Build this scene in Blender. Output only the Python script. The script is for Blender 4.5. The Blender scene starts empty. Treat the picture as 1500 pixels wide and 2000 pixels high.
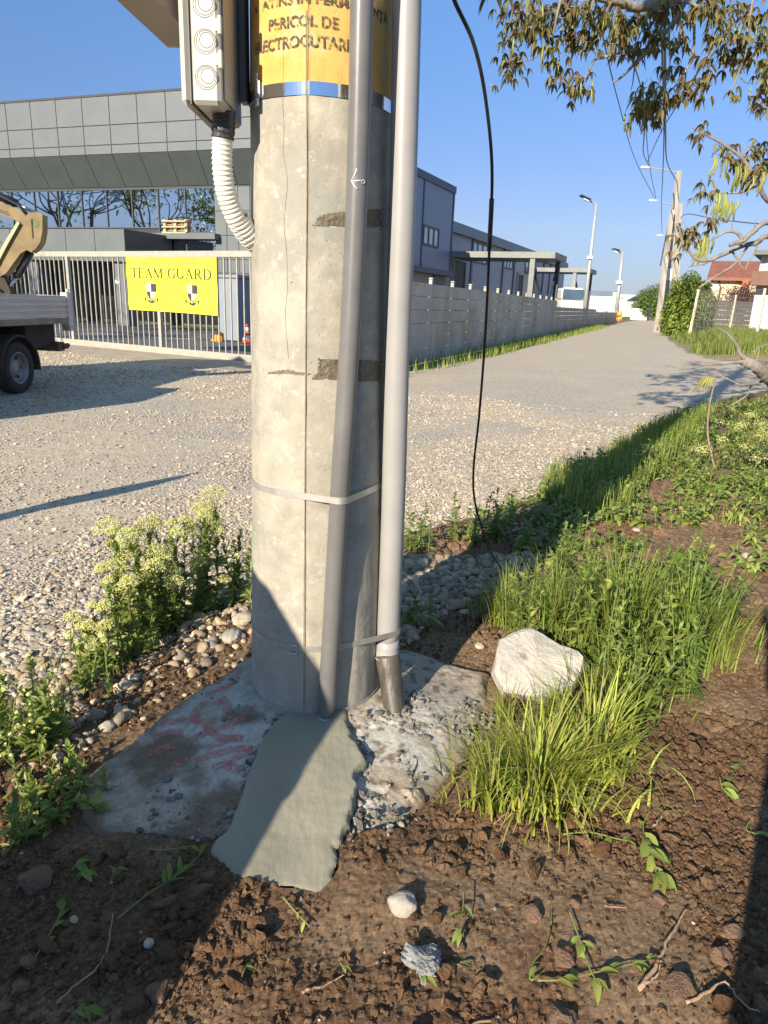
import bpy, math, random
import numpy as np
from mathutils import Matrix, Vector

# ------------------------------------------------------------------ camera, sky, sun
scene = bpy.context.scene
F, PITCH, ROLL, H = 1370.0, math.radians(16.6), math.radians(2.2), 1.45
cam = bpy.data.cameras.new('camera')
cam.sensor_fit = 'VERTICAL'; cam.sensor_height = 36.0; cam.lens = F / 2000 * 36
cam.clip_start = 0.02; cam.clip_end = 5000
co = bpy.data.objects.new('camera', cam); scene.collection.objects.link(co)
co.matrix_world = Matrix.Translation((0, 0, H)) @ (Matrix.Rotation(math.pi / 2 - PITCH, 4, 'X') @ Matrix.Rotation(ROLL, 4, 'Z'))
scene.camera = co
SUN_EL, SUN_AZ = math.radians(23.3), math.radians(209.4)      # azimuth clockwise from +Y
world = bpy.data.worlds.new('World'); scene.world = world; world.use_nodes = True
wn = world.node_tree.nodes; wl = world.node_tree.links
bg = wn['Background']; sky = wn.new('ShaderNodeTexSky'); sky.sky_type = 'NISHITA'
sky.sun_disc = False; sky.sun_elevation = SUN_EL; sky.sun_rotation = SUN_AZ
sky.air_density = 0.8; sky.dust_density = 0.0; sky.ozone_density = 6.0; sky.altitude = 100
wt = wn.new('ShaderNodeTexCoord'); wsep = wn.new('ShaderNodeSeparateXYZ'); wl.new(wt.outputs['Generated'], wsep.inputs[0])   # sky tinted by height: dimmed low, boosted warm overhead as added fill light
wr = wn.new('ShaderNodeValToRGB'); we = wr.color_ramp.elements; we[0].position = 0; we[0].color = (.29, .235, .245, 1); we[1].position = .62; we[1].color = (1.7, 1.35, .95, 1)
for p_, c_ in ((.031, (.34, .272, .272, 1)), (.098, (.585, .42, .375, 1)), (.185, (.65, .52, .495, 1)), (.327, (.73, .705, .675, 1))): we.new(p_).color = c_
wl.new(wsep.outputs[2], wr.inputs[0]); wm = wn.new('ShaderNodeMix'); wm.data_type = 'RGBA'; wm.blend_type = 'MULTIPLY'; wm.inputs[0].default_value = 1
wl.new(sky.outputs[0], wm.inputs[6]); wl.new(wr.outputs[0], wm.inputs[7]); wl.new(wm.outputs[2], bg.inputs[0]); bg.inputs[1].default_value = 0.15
sl = bpy.data.lights.new('sun', 'SUN'); sl.energy = 5.0; sl.angle = math.radians(0.53); sl.color = (1.0, 0.86, 0.68)
so = bpy.data.objects.new('sun', sl); scene.collection.objects.link(so)
sdir = Vector((math.sin(SUN_AZ) * math.cos(SUN_EL), math.cos(SUN_AZ) * math.cos(SUN_EL), math.sin(SUN_EL)))
so.rotation_euler = sdir.to_track_quat('Z', 'Y').to_euler(); so.location = sdir * 50
vs = scene.view_settings
vs.view_transform = 'Standard'; vs.look = 'None'; vs.gamma = 1; vs.exposure = 0.85
try: vs.use_curve_mapping = False
except Exception: pass
scene.cycles.max_bounces = 6; scene.cycles.transparent_max_bounces = 12

# ------------------------------------------------------------------ measuring helpers
CP, SP, CR, SR = math.cos(PITCH), math.sin(PITCH), math.cos(ROLL), math.sin(ROLL)
CAM = np.array([0, 0, H])
def ray(px, py):
    u = (px - 750) / F; v = -(py - 1000) / F
    a = u * CR - v * SR; b = u * SR + v * CR
    return np.array([a, CP + b * SP, -SP + b * CP])
def atz(px, py, z=0.0):
    d = ray(px, py); return CAM + (z - H) / d[2] * d
def aty(px, py, y):
    d = ray(px, py); return CAM + y / d[1] * d
def atr(px, py, r):
    d = ray(px, py); return CAM + r / np.linalg.norm(d) * d
rng = np.random.default_rng(7); random.seed(7)

# ------------------------------------------------------------------ numpy noise
def _h(ix, iy, seed):
    n = (ix.astype(np.int64) * 374761393 + iy.astype(np.int64) * 668265263 + seed * 1442695041) & 0xFFFFFFFF
    n = ((n ^ (n >> 13)) * 1274126177) & 0xFFFFFFFF
    n = ((n ^ (n >> 16)) * 2246822519) & 0xFFFFFFFF
    return (n ^ (n >> 15)) / 4294967295.0
def vnoise(x, y, seed=0):
    ix = np.floor(x); iy = np.floor(y); fx = x - ix; fy = y - iy
    fx = fx * fx * (3 - 2 * fx); fy = fy * fy * (3 - 2 * fy)
    a = _h(ix, iy, seed); b = _h(ix + 1, iy, seed); c = _h(ix, iy + 1, seed); d = _h(ix + 1, iy + 1, seed)
    return (a * (1 - fx) + b * fx) * (1 - fy) + (c * (1 - fx) + d * fx) * fy
def fbm(x, y, s=1.0, o=4, seed=0):
    t = 0; a = .5
    for i in range(o):
        t = t + a * vnoise(x * s + 17.3 * i, y * s - 9.1 * i, seed + i); s *= 2.03; a *= .5
    return t
def worley(x, y, s, seed=0, j=0.95):
    x = x * s; y = y * s; ix = np.floor(x); iy = np.floor(y)
    f1 = np.full(x.shape, 9.); f2 = np.full(x.shape, 9.); cid = np.zeros(x.shape)
    for dx in (-1, 0, 1):
        for dy in (-1, 0, 1):
            cx = ix + dx; cy = iy + dy
            px = cx + .5 + j * (_h(cx, cy, seed) - .5); py = cy + .5 + j * (_h(cx, cy, seed + 5) - .5)
            d = np.hypot(px - x, py - y); m = d < f1
            f2 = np.where(m, f1, np.minimum(f2, d)); cid = np.where(m, _h(cx, cy, seed + 11), cid); f1 = np.where(m, d, f1)
    return f1, f2, cid
def sstep(a, b, x):
    t = np.clip((x - a) / (b - a), 0, 1); return t * t * (3 - 2 * t)
def sdist(x, y, poly):
    """signed distance to a closed polygon, positive inside"""
    p = np.asarray(poly, float)[:, :2]; q = np.roll(p, -1, axis=0)
    d = np.full(x.shape, 1e9); ins = np.zeros(x.shape, bool)
    for (ax, ay), (bx, by) in zip(p, q):
        ex, ey = bx - ax, by - ay; L = ex * ex + ey * ey + 1e-12
        t = np.clip(((x - ax) * ex + (y - ay) * ey) / L, 0, 1)
        d = np.minimum(d, np.hypot(x - ax - t * ex, y - ay - t * ey))
        c = ((ay > y) != (by > y)) & (x < (bx - ax) * (y - ay) / (by - ay + 1e-15) + ax); ins ^= c
    return np.where(ins, d, -d)

# ------------------------------------------------------------------ materials
MATS = {}
def L(c): return (c[0], c[1], c[2], 1)
def mat(name, c1, c2=None, scale=4, rough=.7, metal=0, bump=0, bscale=60, contrast=(.35, .65), isl=0, c3=None, c3scale=1, c3lim=(.55, .65), spec=.5, trans=0, alpha_noise=None, coat=0, stretch=None, vc=False):
    if name in MATS: return MATS[name]
    m = bpy.data.materials.new(name); m.use_nodes = True; nt = m.node_tree; N = nt.nodes; K = nt.links
    b = N['Principled BSDF']; b.inputs['Roughness'].default_value = rough; b.inputs['Metallic'].default_value = metal
    b.inputs['Specular IOR Level'].default_value = spec; b.inputs['Coat Weight'].default_value = coat
    tc = N.new('ShaderNodeTexCoord'); vec = tc.outputs['Object']
    if stretch:
        mp = N.new('ShaderNodeMapping'); mp.inputs['Scale'].default_value = stretch; K.new(vec, mp.inputs[0]); vec = mp.outputs[0]
    col = None
    if c2 is not None:
        n = N.new('ShaderNodeTexNoise'); n.inputs['Scale'].default_value = scale; n.inputs['Detail'].default_value = 8; n.inputs['Roughness'].default_value = .62
        K.new(vec, n.inputs['Vector'])
        r = N.new('ShaderNodeValToRGB'); r.color_ramp.elements[0].position = contrast[0]; r.color_ramp.elements[1].position = contrast[1]
        r.color_ramp.elements[0].color = L(c1); r.color_ramp.elements[1].color = L(c2); K.new(n.outputs['Fac'], r.inputs[0]); col = r.outputs[0]
    if c3 is not None:
        n = N.new('ShaderNodeTexNoise'); n.inputs['Scale'].default_value = c3scale; n.inputs['Detail'].default_value = 7; K.new(vec, n.inputs['Vector'])
        r = N.new('ShaderNodeMapRange'); r.inputs[1].default_value = c3lim[0]; r.inputs[2].default_value = c3lim[1]; K.new(n.outputs['Fac'], r.inputs[0])
        mx = N.new('ShaderNodeMix'); mx.data_type = 'RGBA'; K.new(r.outputs[0], mx.inputs[0]); K.new(col, mx.inputs[6]); mx.inputs[7].default_value = L(c3); col = mx.outputs[2]
    if isl:
        g = N.new('ShaderNodeNewGeometry'); hs = N.new('ShaderNodeHueSaturation')
        a = N.new('ShaderNodeMapRange'); a.inputs[3].default_value = 1 - isl; a.inputs[4].default_value = 1 + isl; K.new(g.outputs['Random Per Island'], a.inputs[0]); K.new(a.outputs[0], hs.inputs['Value'])
        w = N.new('ShaderNodeMath'); w.operation = 'MULTIPLY'; w.inputs[1].default_value = 7.13; K.new(g.outputs['Random Per Island'], w.inputs[0])
        fr = N.new('ShaderNodeMath'); fr.operation = 'FRACT'; K.new(w.outputs[0], fr.inputs[0])
        a2 = N.new('ShaderNodeMapRange'); a2.inputs[3].default_value = .5 - isl * .06; a2.inputs[4].default_value = .5 + isl * .06; K.new(fr.outputs[0], a2.inputs[0]); K.new(a2.outputs[0], hs.inputs['Hue'])
        if col: K.new(col, hs.inputs['Color'])
        else: hs.inputs['Color'].default_value = L(c1)
        col = hs.outputs[0]
    if vc:
        at = N.new('ShaderNodeAttribute'); at.attribute_name = 'Col'
        mx = N.new('ShaderNodeMix'); mx.data_type = 'RGBA'; mx.blend_type = 'MULTIPLY'; mx.inputs[0].default_value = 1
        if col: K.new(col, mx.inputs[6])
        else: mx.inputs[6].default_value = L(c1)
        K.new(at.outputs['Color'], mx.inputs[7]); col = mx.outputs[2]
    if col: K.new(col, b.inputs['Base Color'])
    else: b.inputs['Base Color'].default_value = L(c1)
    if bump:
        n = N.new('ShaderNodeTexNoise'); n.inputs['Scale'].default_value = bscale; n.inputs['Detail'].default_value = 6; K.new(vec, n.inputs['Vector'])
        bp = N.new('ShaderNodeBump'); bp.inputs['Strength'].default_value = min(1, bump); bp.inputs['Distance'].default_value = .01 * max(1, bump); K.new(n.outputs['Fac'], bp.inputs['Height']); K.new(bp.outputs[0], b.inputs['Normal'])
    out = N['Material Output']; sh = b.outputs[0]
    if trans:
        t = N.new('ShaderNodeBsdfTranslucent')
        if col: K.new(col, t.inputs[0])
        else: t.inputs[0].default_value = L(c1)
        ms = N.new('ShaderNodeMixShader'); ms.inputs[0].default_value = trans; K.new(sh, ms.inputs[1]); K.new(t.outputs[0], ms.inputs[2]); sh = ms.outputs[0]
    if alpha_noise:
        n = N.new('ShaderNodeTexNoise'); n.inputs['Scale'].default_value = alpha_noise[0]; n.inputs['Detail'].default_value = 8; n.inputs['Roughness'].default_value = .7; K.new(vec, n.inputs['Vector'])
        r = N.new('ShaderNodeMapRange'); r.inputs[1].default_value = alpha_noise[1]; r.inputs[2].default_value = alpha_noise[2]; K.new(n.outputs['Fac'], r.inputs[0])
        t = N.new('ShaderNodeBsdfTransparent'); ms = N.new('ShaderNodeMixShader'); K.new(r.outputs[0], ms.inputs[0]); K.new(t.outputs[0], ms.inputs[1]); K.new(sh, ms.inputs[2]); sh = ms.outputs[0]
    K.new(sh, out.inputs[0]); MATS[name] = m; return m

# ------------------------------------------------------------------ geometry collector
class Geo:
    def __init__(s): s.V = []; s.Q = []; s.T = []; s.n = 0; s.C = []; s.P = []
    def add(s, V, faces=None, quads=None, tris=None, col=None):
        V = np.asarray(V, float).reshape(-1, 3)
        if faces is not None:
            for f in faces:
                f = [int(i) + s.n for i in f]
                (s.T if len(f) == 3 else s.Q if len(f) == 4 else s.P).append(np.array([f]))
        if quads is not None and len(quads): s.Q.append(np.asarray(quads) + s.n)
        if tris is not None and len(tris): s.T.append(np.asarray(tris) + s.n)
        s.V.append(V); s.n += len(V)
        if col is not None:
            c = np.ones((len(V), 4)); c[:, :3] = col; s.C.append(c)
        return s
    def box(s, c, size, rz=0, ax=None, bevel=0):
        """oriented box; ax = 3x3 rows of axes"""
        A = np.eye(3) if ax is None else np.asarray(ax, float)
        if rz: cz, sz = math.cos(rz), math.sin(rz); A = np.array([[cz, sz, 0], [-sz, cz, 0], [0, 0, 1]])
        h = np.asarray(size, float) / 2
        sg = np.array([[x, y, z] for z in (-1, 1) for y in (-1, 1) for x in (-1, 1)], float)
        if bevel <= 0:
            return s.add(np.asarray(c) + (sg * h) @ A, [(0, 2, 3, 1), (4, 5, 7, 6), (0, 1, 5, 4), (2, 6, 7, 3), (0, 4, 6, 2), (1, 3, 7, 5)])
        b = min(bevel, h.min() * .95); P = []; idx = {}
        for i, g in enumerate(sg):
            for k in range(3):
                q = g * h; q = q - g * b; q[k] = g[k] * h[k]; idx[(i, k)] = len(P); P.append(q)
        fs = []
        for k, (o1, o2) in ((0, (1, 2)), (1, (0, 2)), (2, (0, 1))):
            for sgn in (-1, 1):
                ids = [i for i in range(8) if sg[i][k] == sgn]
                ids.sort(key=lambda i: math.atan2(sg[i][o2], sg[i][o1])); fs.append([idx[(i, k)] for i in ids])
        for i in range(8):
            for j in range(i + 1, 8):
                df = np.nonzero(sg[i] != sg[j])[0]
                if len(df) == 1:
                    k1, k2 = [k for k in range(3) if k != df[0]]
                    fs.append([idx[(i, k1)], idx[(i, k2)], idx[(j, k2)], idx[(j, k1)]])
            fs.append([idx[(i, 0)], idx[(i, 1)], idx[(i, 2)]])
        return s.add(np.asarray(c) + np.array(P) @ A, fs)
    def tube(s, pts, r, n=10, cap=True, flat=1.0):
        P = np.asarray(pts, float); m = len(P); R = np.broadcast_to(np.asarray(r, float), (m,))
        T = np.gradient(P, axis=0); T /= np.linalg.norm(T, axis=1)[:, None] + 1e-12
        up = np.array([0, 0, 1.]) if abs(T[0][2]) < .9 else np.array([1., 0, 0])
        V = np.zeros((m, n, 3)); a = np.linspace(0, 2 * math.pi, n, endpoint=False)
        u = np.cross(up, T[0]); u /= np.linalg.norm(u)
        for i in range(m):
            u = u - T[i] * (u @ T[i]); u /= np.linalg.norm(u) + 1e-12; w = np.cross(T[i], u)
            V[i] = P[i] + R[i] * (np.cos(a)[:, None] * u + flat * np.sin(a)[:, None] * w)
        q = []
        for i in range(m - 1):
            k = np.arange(n); k2 = (k + 1) % n
            q.append(np.stack([i * n + k, i * n + k2, (i + 1) * n + k2, (i + 1) * n + k], 1))
        s.add(V.reshape(-1, 3), quads=np.concatenate(q))
        if cap:
            b = s.n - m * n
            s.P.append(np.array([[b + i for i in range(n)][::-1]])); s.P.append(np.array([[b + (m - 1) * n + i for i in range(n)]]))
        return s
    def prism(s, pts, off):
        """polygon (3D pts) extruded by vector off"""
        P = np.asarray(pts, float); n = len(P); o = np.asarray(off, float)
        return s.add(np.vstack([P, P + o]), [list(range(n))[::-1], list(range(n, 2 * n))] + [[i, (i + 1) % n, n + (i + 1) % n, n + i] for i in range(n)])
    def data(s):
        return np.vstack(s.V)

def mesh_of(name, g, m, origin=(0, 0, 0), smooth=False):
    me = bpy.data.meshes.new(name); V = np.vstack(g.V) - np.asarray(origin, float)
    Q = np.concatenate(g.Q) if g.Q else np.zeros((0, 4), int); T = np.concatenate(g.T) if g.T else np.zeros((0, 3), int)
    P = [p[0] for p in g.P]
    li = np.concatenate([Q.ravel(), T.ravel()] + P).astype(np.int32)
    ls = np.concatenate([np.full(len(Q), 4), np.full(len(T), 3), np.array([len(p) for p in P], int)]).astype(np.int32)
    st = np.concatenate([[0], np.cumsum(ls)[:-1]]).astype(np.int32)
    me.vertices.add(len(V)); me.vertices.foreach_set('co', V.astype(np.float32).ravel())
    me.loops.add(len(li)); me.loops.foreach_set('vertex_index', li)
    me.polygons.add(len(ls)); me.polygons.foreach_set('loop_start', st); me.polygons.foreach_set('loop_total', ls)
    me.polygons.foreach_set('use_smooth', np.full(len(ls), bool(smooth)))
    if g.C and sum(len(c) for c in g.C) == len(V):
        a = me.color_attributes.new('Col', 'FLOAT_COLOR', 'POINT'); a.data.foreach_set('color', np.vstack(g.C).astype(np.float32).ravel())
    me.update(calc_edges=True); me.validate()
    me.materials.append(m); return me
def obj(name, g, m, parent=None, smooth=False, label=None):
    org = tuple(parent.get('_o', (0, 0, 0))) if parent else (0, 0, 0)
    o = bpy.data.objects.new(name, mesh_of(name, g, m, org, smooth)); scene.collection.objects.link(o)
    if parent: o.parent = parent; o['_o'] = org
    if label: o['label'] = label
    return o
def thing(name, label, cat, loc, group=None):
    o = bpy.data.objects.new(name, None); scene.collection.objects.link(o); o.empty_display_size = .1
    o.location = tuple(float(v) for v in loc); o['_o'] = tuple(float(v) for v in loc); o['label'] = label; o['category'] = cat
    if group: o['group'] = group
    return o
def single(name, g, m, label, cat, group=None, smooth=False):
    V = g.data(); c = (float(V[:, 0].mean()), float(V[:, 1].mean()), float(V[:, 2].min()))
    o = bpy.data.objects.new(name, mesh_of(name, g, m, c, smooth)); scene.collection.objects.link(o); o.location = c
    o['label'] = label; o['category'] = cat; o['_o'] = c
    if group: o['group'] = group
    return o
def structure(name, g, m, kind='structure', smooth=False, label=None):
    o = obj(name, g, m, None, smooth); o['kind'] = kind
    if label: o['label'] = label
    return o
class Frame:
    """a vertical plane: O + s*e + z*up + d*n"""
    def __init__(f, O, e):
        f.O = np.array([O[0], O[1], 0.]); e = np.array([e[0], e[1], 0.]); f.e = e / np.linalg.norm(e); f.n = np.array([f.e[1], -f.e[0], 0.])
    def hit(f, px, py, d=0.0):
        r = ray(px, py); o = f.O + f.n * d; t = ((o - CAM) @ f.n) / (r @ f.n); p = CAM + t * r
        return (p - o) @ f.e, p[2]
    def P(f, s, z, d=0.0): return f.O + f.e * s + f.n * d + np.array([0, 0, z])
    def box(f, g, s0, s1, z0, z1, d0, d1, bevel=0):
        return g.box(f.P((s0 + s1) / 2, (z0 + z1) / 2, (d0 + d1) / 2), (abs(s1 - s0), abs(d1 - d0), abs(z1 - z0)), ax=[f.e, f.n, [0, 0, 1]], bevel=bevel)
    def poly(f, g, pts, d0, d1): return g.prism([f.P(s, z, d0) for s, z in pts], f.n * (d1 - d0))

# leaf / blade builders (vectorised)
def ico(sub=0):
    t = (1 + 5 ** .5) / 2
    V = np.array([(-1, t, 0), (1, t, 0), (-1, -t, 0), (1, -t, 0), (0, -1, t), (0, 1, t), (0, -1, -t), (0, 1, -t), (t, 0, -1), (t, 0, 1), (-t, 0, -1), (-t, 0, 1)], float)
    V /= np.linalg.norm(V[0])
    Fc = [(0, 11, 5), (0, 5, 1), (0, 1, 7), (0, 7, 10), (0, 10, 11), (1, 5, 9), (5, 11, 4), (11, 10, 2), (10, 7, 6), (7, 1, 8), (3, 9, 4), (3, 4, 2), (3, 2, 6), (3, 6, 8), (3, 8, 9), (4, 9, 5), (2, 4, 11), (6, 2, 10), (8, 6, 7), (9, 8, 1)]
    for _ in range(sub):
        V = list(map(tuple, V)); mid = {}; nf = []
        def md(a, b):
            k = (min(a, b), max(a, b))
            if k not in mid:
                p = np.array(V[a]) + np.array(V[b]); p /= np.linalg.norm(p); mid[k] = len(V); V.append(tuple(p))
            return mid[k]
        for a, b, c in Fc:
            x, y, z = md(a, b), md(b, c), md(c, a); nf += [(a, x, z), (b, y, x), (c, z, y), (x, y, z)]
        Fc = nf; V = np.array(V)
    return np.asarray(V), np.array(Fc)
def rotz(a):
    c, s = np.cos(a), np.sin(a); z = np.zeros_like(a); o = np.ones_like(a)
    return np.stack([np.stack([c, -s, z], -1), np.stack([s, c, z], -1), np.stack([z, z, o], -1)], -2)
def rotx(a):
    c, s = np.cos(a), np.sin(a); z = np.zeros_like(a); o = np.ones_like(a)
    return np.stack([np.stack([o, z, z], -1), np.stack([z, c, -s], -1), np.stack([z, s, c], -1)], -2)
def stones(g, pos, size, sub=0, flat=.6, rough=.25, seed=0, tilt=.5, boxy=0, cols=None):
    """irregular stones at pos (n,3), size (n,)"""
    r = np.random.default_rng(seed); T, Fc = ico(sub); n = len(pos); nv = len(T)
    V = np.broadcast_to(T, (n, nv, 3)).copy()
    if boxy: V = np.sign(V) * np.abs(V) ** (1 - boxy)
    lf = r.normal(size=(n, 4, 3)); lf /= np.linalg.norm(lf, axis=2)[:, :, None]
    for k in range(4): V *= (1 + rough * .7 * np.sin(2.2 * (V @ lf[:, k, :, None]) + k))
    V *= 1 + rough * .35 * r.normal(size=(n, nv, 1)) * (1 if sub < 2 else .25)
    sc = np.stack([r.uniform(.8, 1.25, n), r.uniform(.65, 1.05, n), flat * r.uniform(.7, 1.2, n)], 1)
    V *= (sc * size[:, None])[:, None, :]
    R = rotz(r.uniform(0, 6.28, n)) @ rotx(r.normal(0, tilt, n)) @ rotz(r.uniform(0, 6.28, n))
    V = np.einsum('nij,nvj->nvi', R, V) + pos[:, None, :]
    c = None
    if cols is not None: c = np.repeat(cols, nv, axis=0)
    return g.add(V.reshape(-1, 3), tris=(Fc[None] + (np.arange(n) * nv)[:, None, None]).reshape(-1, 3), col=c)
def blades(g, pos, h, w, az, lean, curve, seg=5, twist=0, cols=None):
    """grass blades: pos (n,3); h, w, az, lean (tip angle from vertical), curve"""
    n = len(pos); t = np.linspace(0, 1, seg + 1)
    ang = lean[:, None] * .35 + (lean[:, None] * .65 + curve[:, None]) * t[None] ** 1.3
    dz = np.cos(ang); dr = np.sin(ang); st = h[:, None] / seg
    z = np.concatenate([np.zeros((n, 1)), np.cumsum(dz[:, :-1] * st, 1)], 1); r = np.concatenate([np.zeros((n, 1)), np.cumsum(dr[:, :-1] * st, 1)], 1)
    ww = w[:, None] * (1 - t[None] ** 1.6) * .5 + .0003
    d = np.stack([np.cos(az), np.sin(az), np.zeros(n)], 1); sd = np.stack([-np.sin(az), np.cos(az), np.zeros(n)], 1)
    c = pos[:, None, :] + r[:, :, None] * d[:, None, :] + z[:, :, None] * np.array([0, 0, 1.])
    a = c - sd[:, None, :] * ww[:, :, None]; b = c + sd[:, None, :] * ww[:, :, None]
    V = np.stack([a, b], 2).reshape(n, -1, 3); k = np.arange(seg)
    q = np.stack([2 * k, 2 * k + 1, 2 * k + 3, 2 * k + 2], 1)
    q = (q[None] + (np.arange(n) * 2 * (seg + 1))[:, None, None]).reshape(-1, 4)
    cc = None if cols is None else np.repeat(cols, 2 * (seg + 1), axis=0)
    return g.add(V.reshape(-1, 3), quads=q, col=cc)
LT = np.linspace(0, 1, 6)
def leaves(g, base, dirv, ln, wd, up=None, fold=.25, droop=.5, seed=0, shape='lance'):
    """leaf blades: base (n,3), dirv (n,3) unit, length, width. 3 columns x 6 rows"""
    r = np.random.default_rng(seed); n = len(base); d = dirv / (np.linalg.norm(dirv, axis=1)[:, None] + 1e-9)
    z = np.array([0, 0, 1.]); side = np.cross(d, z) + r.normal(0, .25, (n, 3)); side -= d * (side * d).sum(1)[:, None]; side /= np.linalg.norm(side, axis=1)[:, None] + 1e-9
    nm = np.cross(side, d)
    prof = {'lance': np.array([.25, .8, 1, .85, .5, .02]), 'oval': np.array([.15, .75, 1, .95, .6, .03]), 'ovate': np.array([.3, 1, .95, .7, .35, .02])}[shape]
    dr = droop * r.uniform(.4, 1.4, n)
    c = base[:, None] + d[:, None] * (ln[:, None] * LT[None])[:, :, None] - z * (dr[:, None] * ln[:, None] * LT[None] ** 2)[:, :, None]
    w = wd[:, None] * prof[None] * .5
    f = fold * w
    a = c - side[:, None] * w[:, :, None] + nm[:, None] * f[:, :, None]; b = c + side[:, None] * w[:, :, None] + nm[:, None] * f[:, :, None]
    V = np.stack([a, c, b], 2).reshape(n, 18, 3); k = np.arange(5) * 3
    q = np.concatenate([np.stack([k, k + 1, k + 4, k + 3], 1), np.stack([k + 1, k + 2, k + 5, k + 4], 1)])
    return g.add(V.reshape(-1, 3), quads=(q[None] + (np.arange(n) * 18)[:, None, None]).reshape(-1, 4))
def spline(pts, n=24):
    P = np.asarray(pts, float); m = len(P)
    if m < 3:
        return P[0] + (P[-1] - P[0]) * np.linspace(0, 1, n)[:, None]
    Q = np.vstack([2 * P[0] - P[1], P, 2 * P[-1] - P[-2]]); out = []
    for u in np.linspace(0, m - 1 - 1e-6, n):
        i = int(u); t = u - i; a, b, c, d = Q[i:i + 4]
        out.append(.5 * (2 * b + (c - a) * t + (2 * a - 5 * b + 4 * c - d) * t * t + (3 * b - a - 3 * c + d) * t ** 3))
    return np.array(out)
def text_polys(s, size, bold=0):
    """2-D mesh of a string: vertices (n,2) and faces"""
    cu = bpy.data.curves.new('t', 'FONT'); cu.body = s; cu.size = size; cu.offset = bold; cu.resolution_u = 3
    o = bpy.data.objects.new('t', cu); scene.collection.objects.link(o)
    dg = bpy.context.evaluated_depsgraph_get(); me = bpy.data.meshes.new_from_object(o.evaluated_get(dg))
    V = np.array([v.co[:2] for v in me.vertices]).reshape(-1, 2); Fc = [tuple(p.vertices) for p in me.polygons]
    bpy.data.objects.remove(o); bpy.data.curves.remove(cu); bpy.data.meshes.remove(me); return V, Fc

# ------------------------------------------------------------------ terrain
PX, PY = -0.218, 2.2                                             # axis of the big pole
edge_px = [(-900, 1600), (-200, 1470), (0, 1385), (120, 1310), (260, 1255), (380, 1190), (495, 1130), (640, 1080), (800, 1030), (900, 1010), (1040, 965), (1060, 925), (1160, 900), (1240, 850), (1320, 812), (1420, 775), (1560, 748), (1700, 738)]
verge = [atz(x, y, .02)[:2] for x, y in edge_px] + [(14, 12), (14, -6), (-6, -6), (-6, 1.2)]
SLAB = [atz(x, y, .1)[:2] for x, y in [(135, 1560), (150, 1515), (235, 1445), (340, 1378), (500, 1285), (640, 1255), (790, 1268), (968, 1315), (965, 1400), (935, 1470), (885, 1530), (850, 1575), (760, 1640), (690, 1650), (600, 1640), (430, 1655), (300, 1645), (185, 1630), (142, 1600)]]
MORTAR = [atz(x, y, .12)[:2] for x, y in [(560, 1400), (535, 1440), (500, 1470), (485, 1520), (458, 1570), (425, 1630), (418, 1650), (440, 1685), (470, 1705), (510, 1718), (560, 1730), (620, 1732), (650, 1712), (672, 1680), (668, 1650), (690, 1612), (692, 1575), (704, 1535), (716, 1500), (700, 1470), (682, 1440), (672, 1398), (640, 1385), (600, 1390)]]
def soil_base(x, y):
    e = sdist(x, y, verge); wob = (fbm(x, y, 6, 3, 3) - .5) * .22
    h = sstep(-.03, .35, e + wob) * .085
    h = h + sstep(.3, 1.5, x) * sstep(.2, 1.5, e) * .06            # the weedy bank is a little higher
    h = h + (fbm(x, y, 2.2, 3, 9) - .45) * .07 * sstep(0, .3, e)
    h = h + .02 * np.exp(-((x - .3) ** 2 + (y - 2.95) ** 2) / .12) # heap of stones behind the slab
    h = np.where(e + wob < -.03, -.08, h)
    return h, e
def soil_h(x, y, fine=True):
    h, e = soil_base(x, y)
    if not fine: return h
    sm = sstep(.46, .60, fbm(x, y, 3.1, 3, 21))                    # trodden smooth places
    am = (1 - .8 * sm) * sstep(0, .15, e)
    f1, f2, _ = worley(x + .02 * vnoise(x * 30, y * 30, 1), y + .02 * vnoise(x * 30, y * 30, 2), 17, 3)
    g1, g2, c2 = worley(x, y, 42, 8); k1, k2, c3 = worley(x, y, 95, 4)
    big = sstep(.52, .62, fbm(x, y, 1.7, 2, 33)); crack = sstep(.05, .5, x) * sstep(1.35, 1.9, y)
    h = h + am * (.022 * (.6 - f1) * (.35 + .65 * np.maximum(big, crack)) + .013 * (.55 - g1) * (.3 + c2) + .006 * (.5 - k1) * (.3 + c3))
    h = h - am * crack * .018 * (1 - sstep(0, .13, f2 - f1))
    h = h + (fbm(x, y, 55, 3, 5) - .45) * .006 * sstep(0, .1, e)
    return h
def H1(x, y): return float(soil_h(np.array([float(x)]), np.array([float(y)]))[0])
def slab_top(x, y):
    r = np.hypot(x - PX, y - PY)
    return .118 + .05 * np.exp(-(r / .42) ** 4) + .008 * np.exp(-((r - .25) / .05) ** 2) + (fbm(x, y, 5, 3, 40) - .5) * .03 + (fbm(x, y, 60, 3, 41) - .5) * .005
def slab_h(x, y):
    sd = sdist(x, y, SLAB) + (fbm(x, y, 9, 3, 44) - .5) * .05
    wdt_ = .055 + .17 * sstep(.0, .2, x - PX) * sstep(2.25, 2.0, y); s = np.clip(sd / wdt_, 0, 1); prof = np.sqrt(np.clip(1 - (1 - s) ** 2, 0, 1))
    b = -.05
    rough = sstep(.0, .25, x - PX - .05) * sstep(.25, -.1, y - 1.95) * np.clip(sdist(x, y, SLAB) * 20, 0, 1)
    f1, f2, _ = worley(x, y, 45, 61); w = sstep(.5, .62, fbm(x, y, 14, 3, 62))
    return b + (slab_top(x, y) - b) * prof + rough * (w * .012 * (1 - f1) - .008 * sstep(.55, .7, fbm(x, y, 20, 2, 63))), sd

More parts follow.
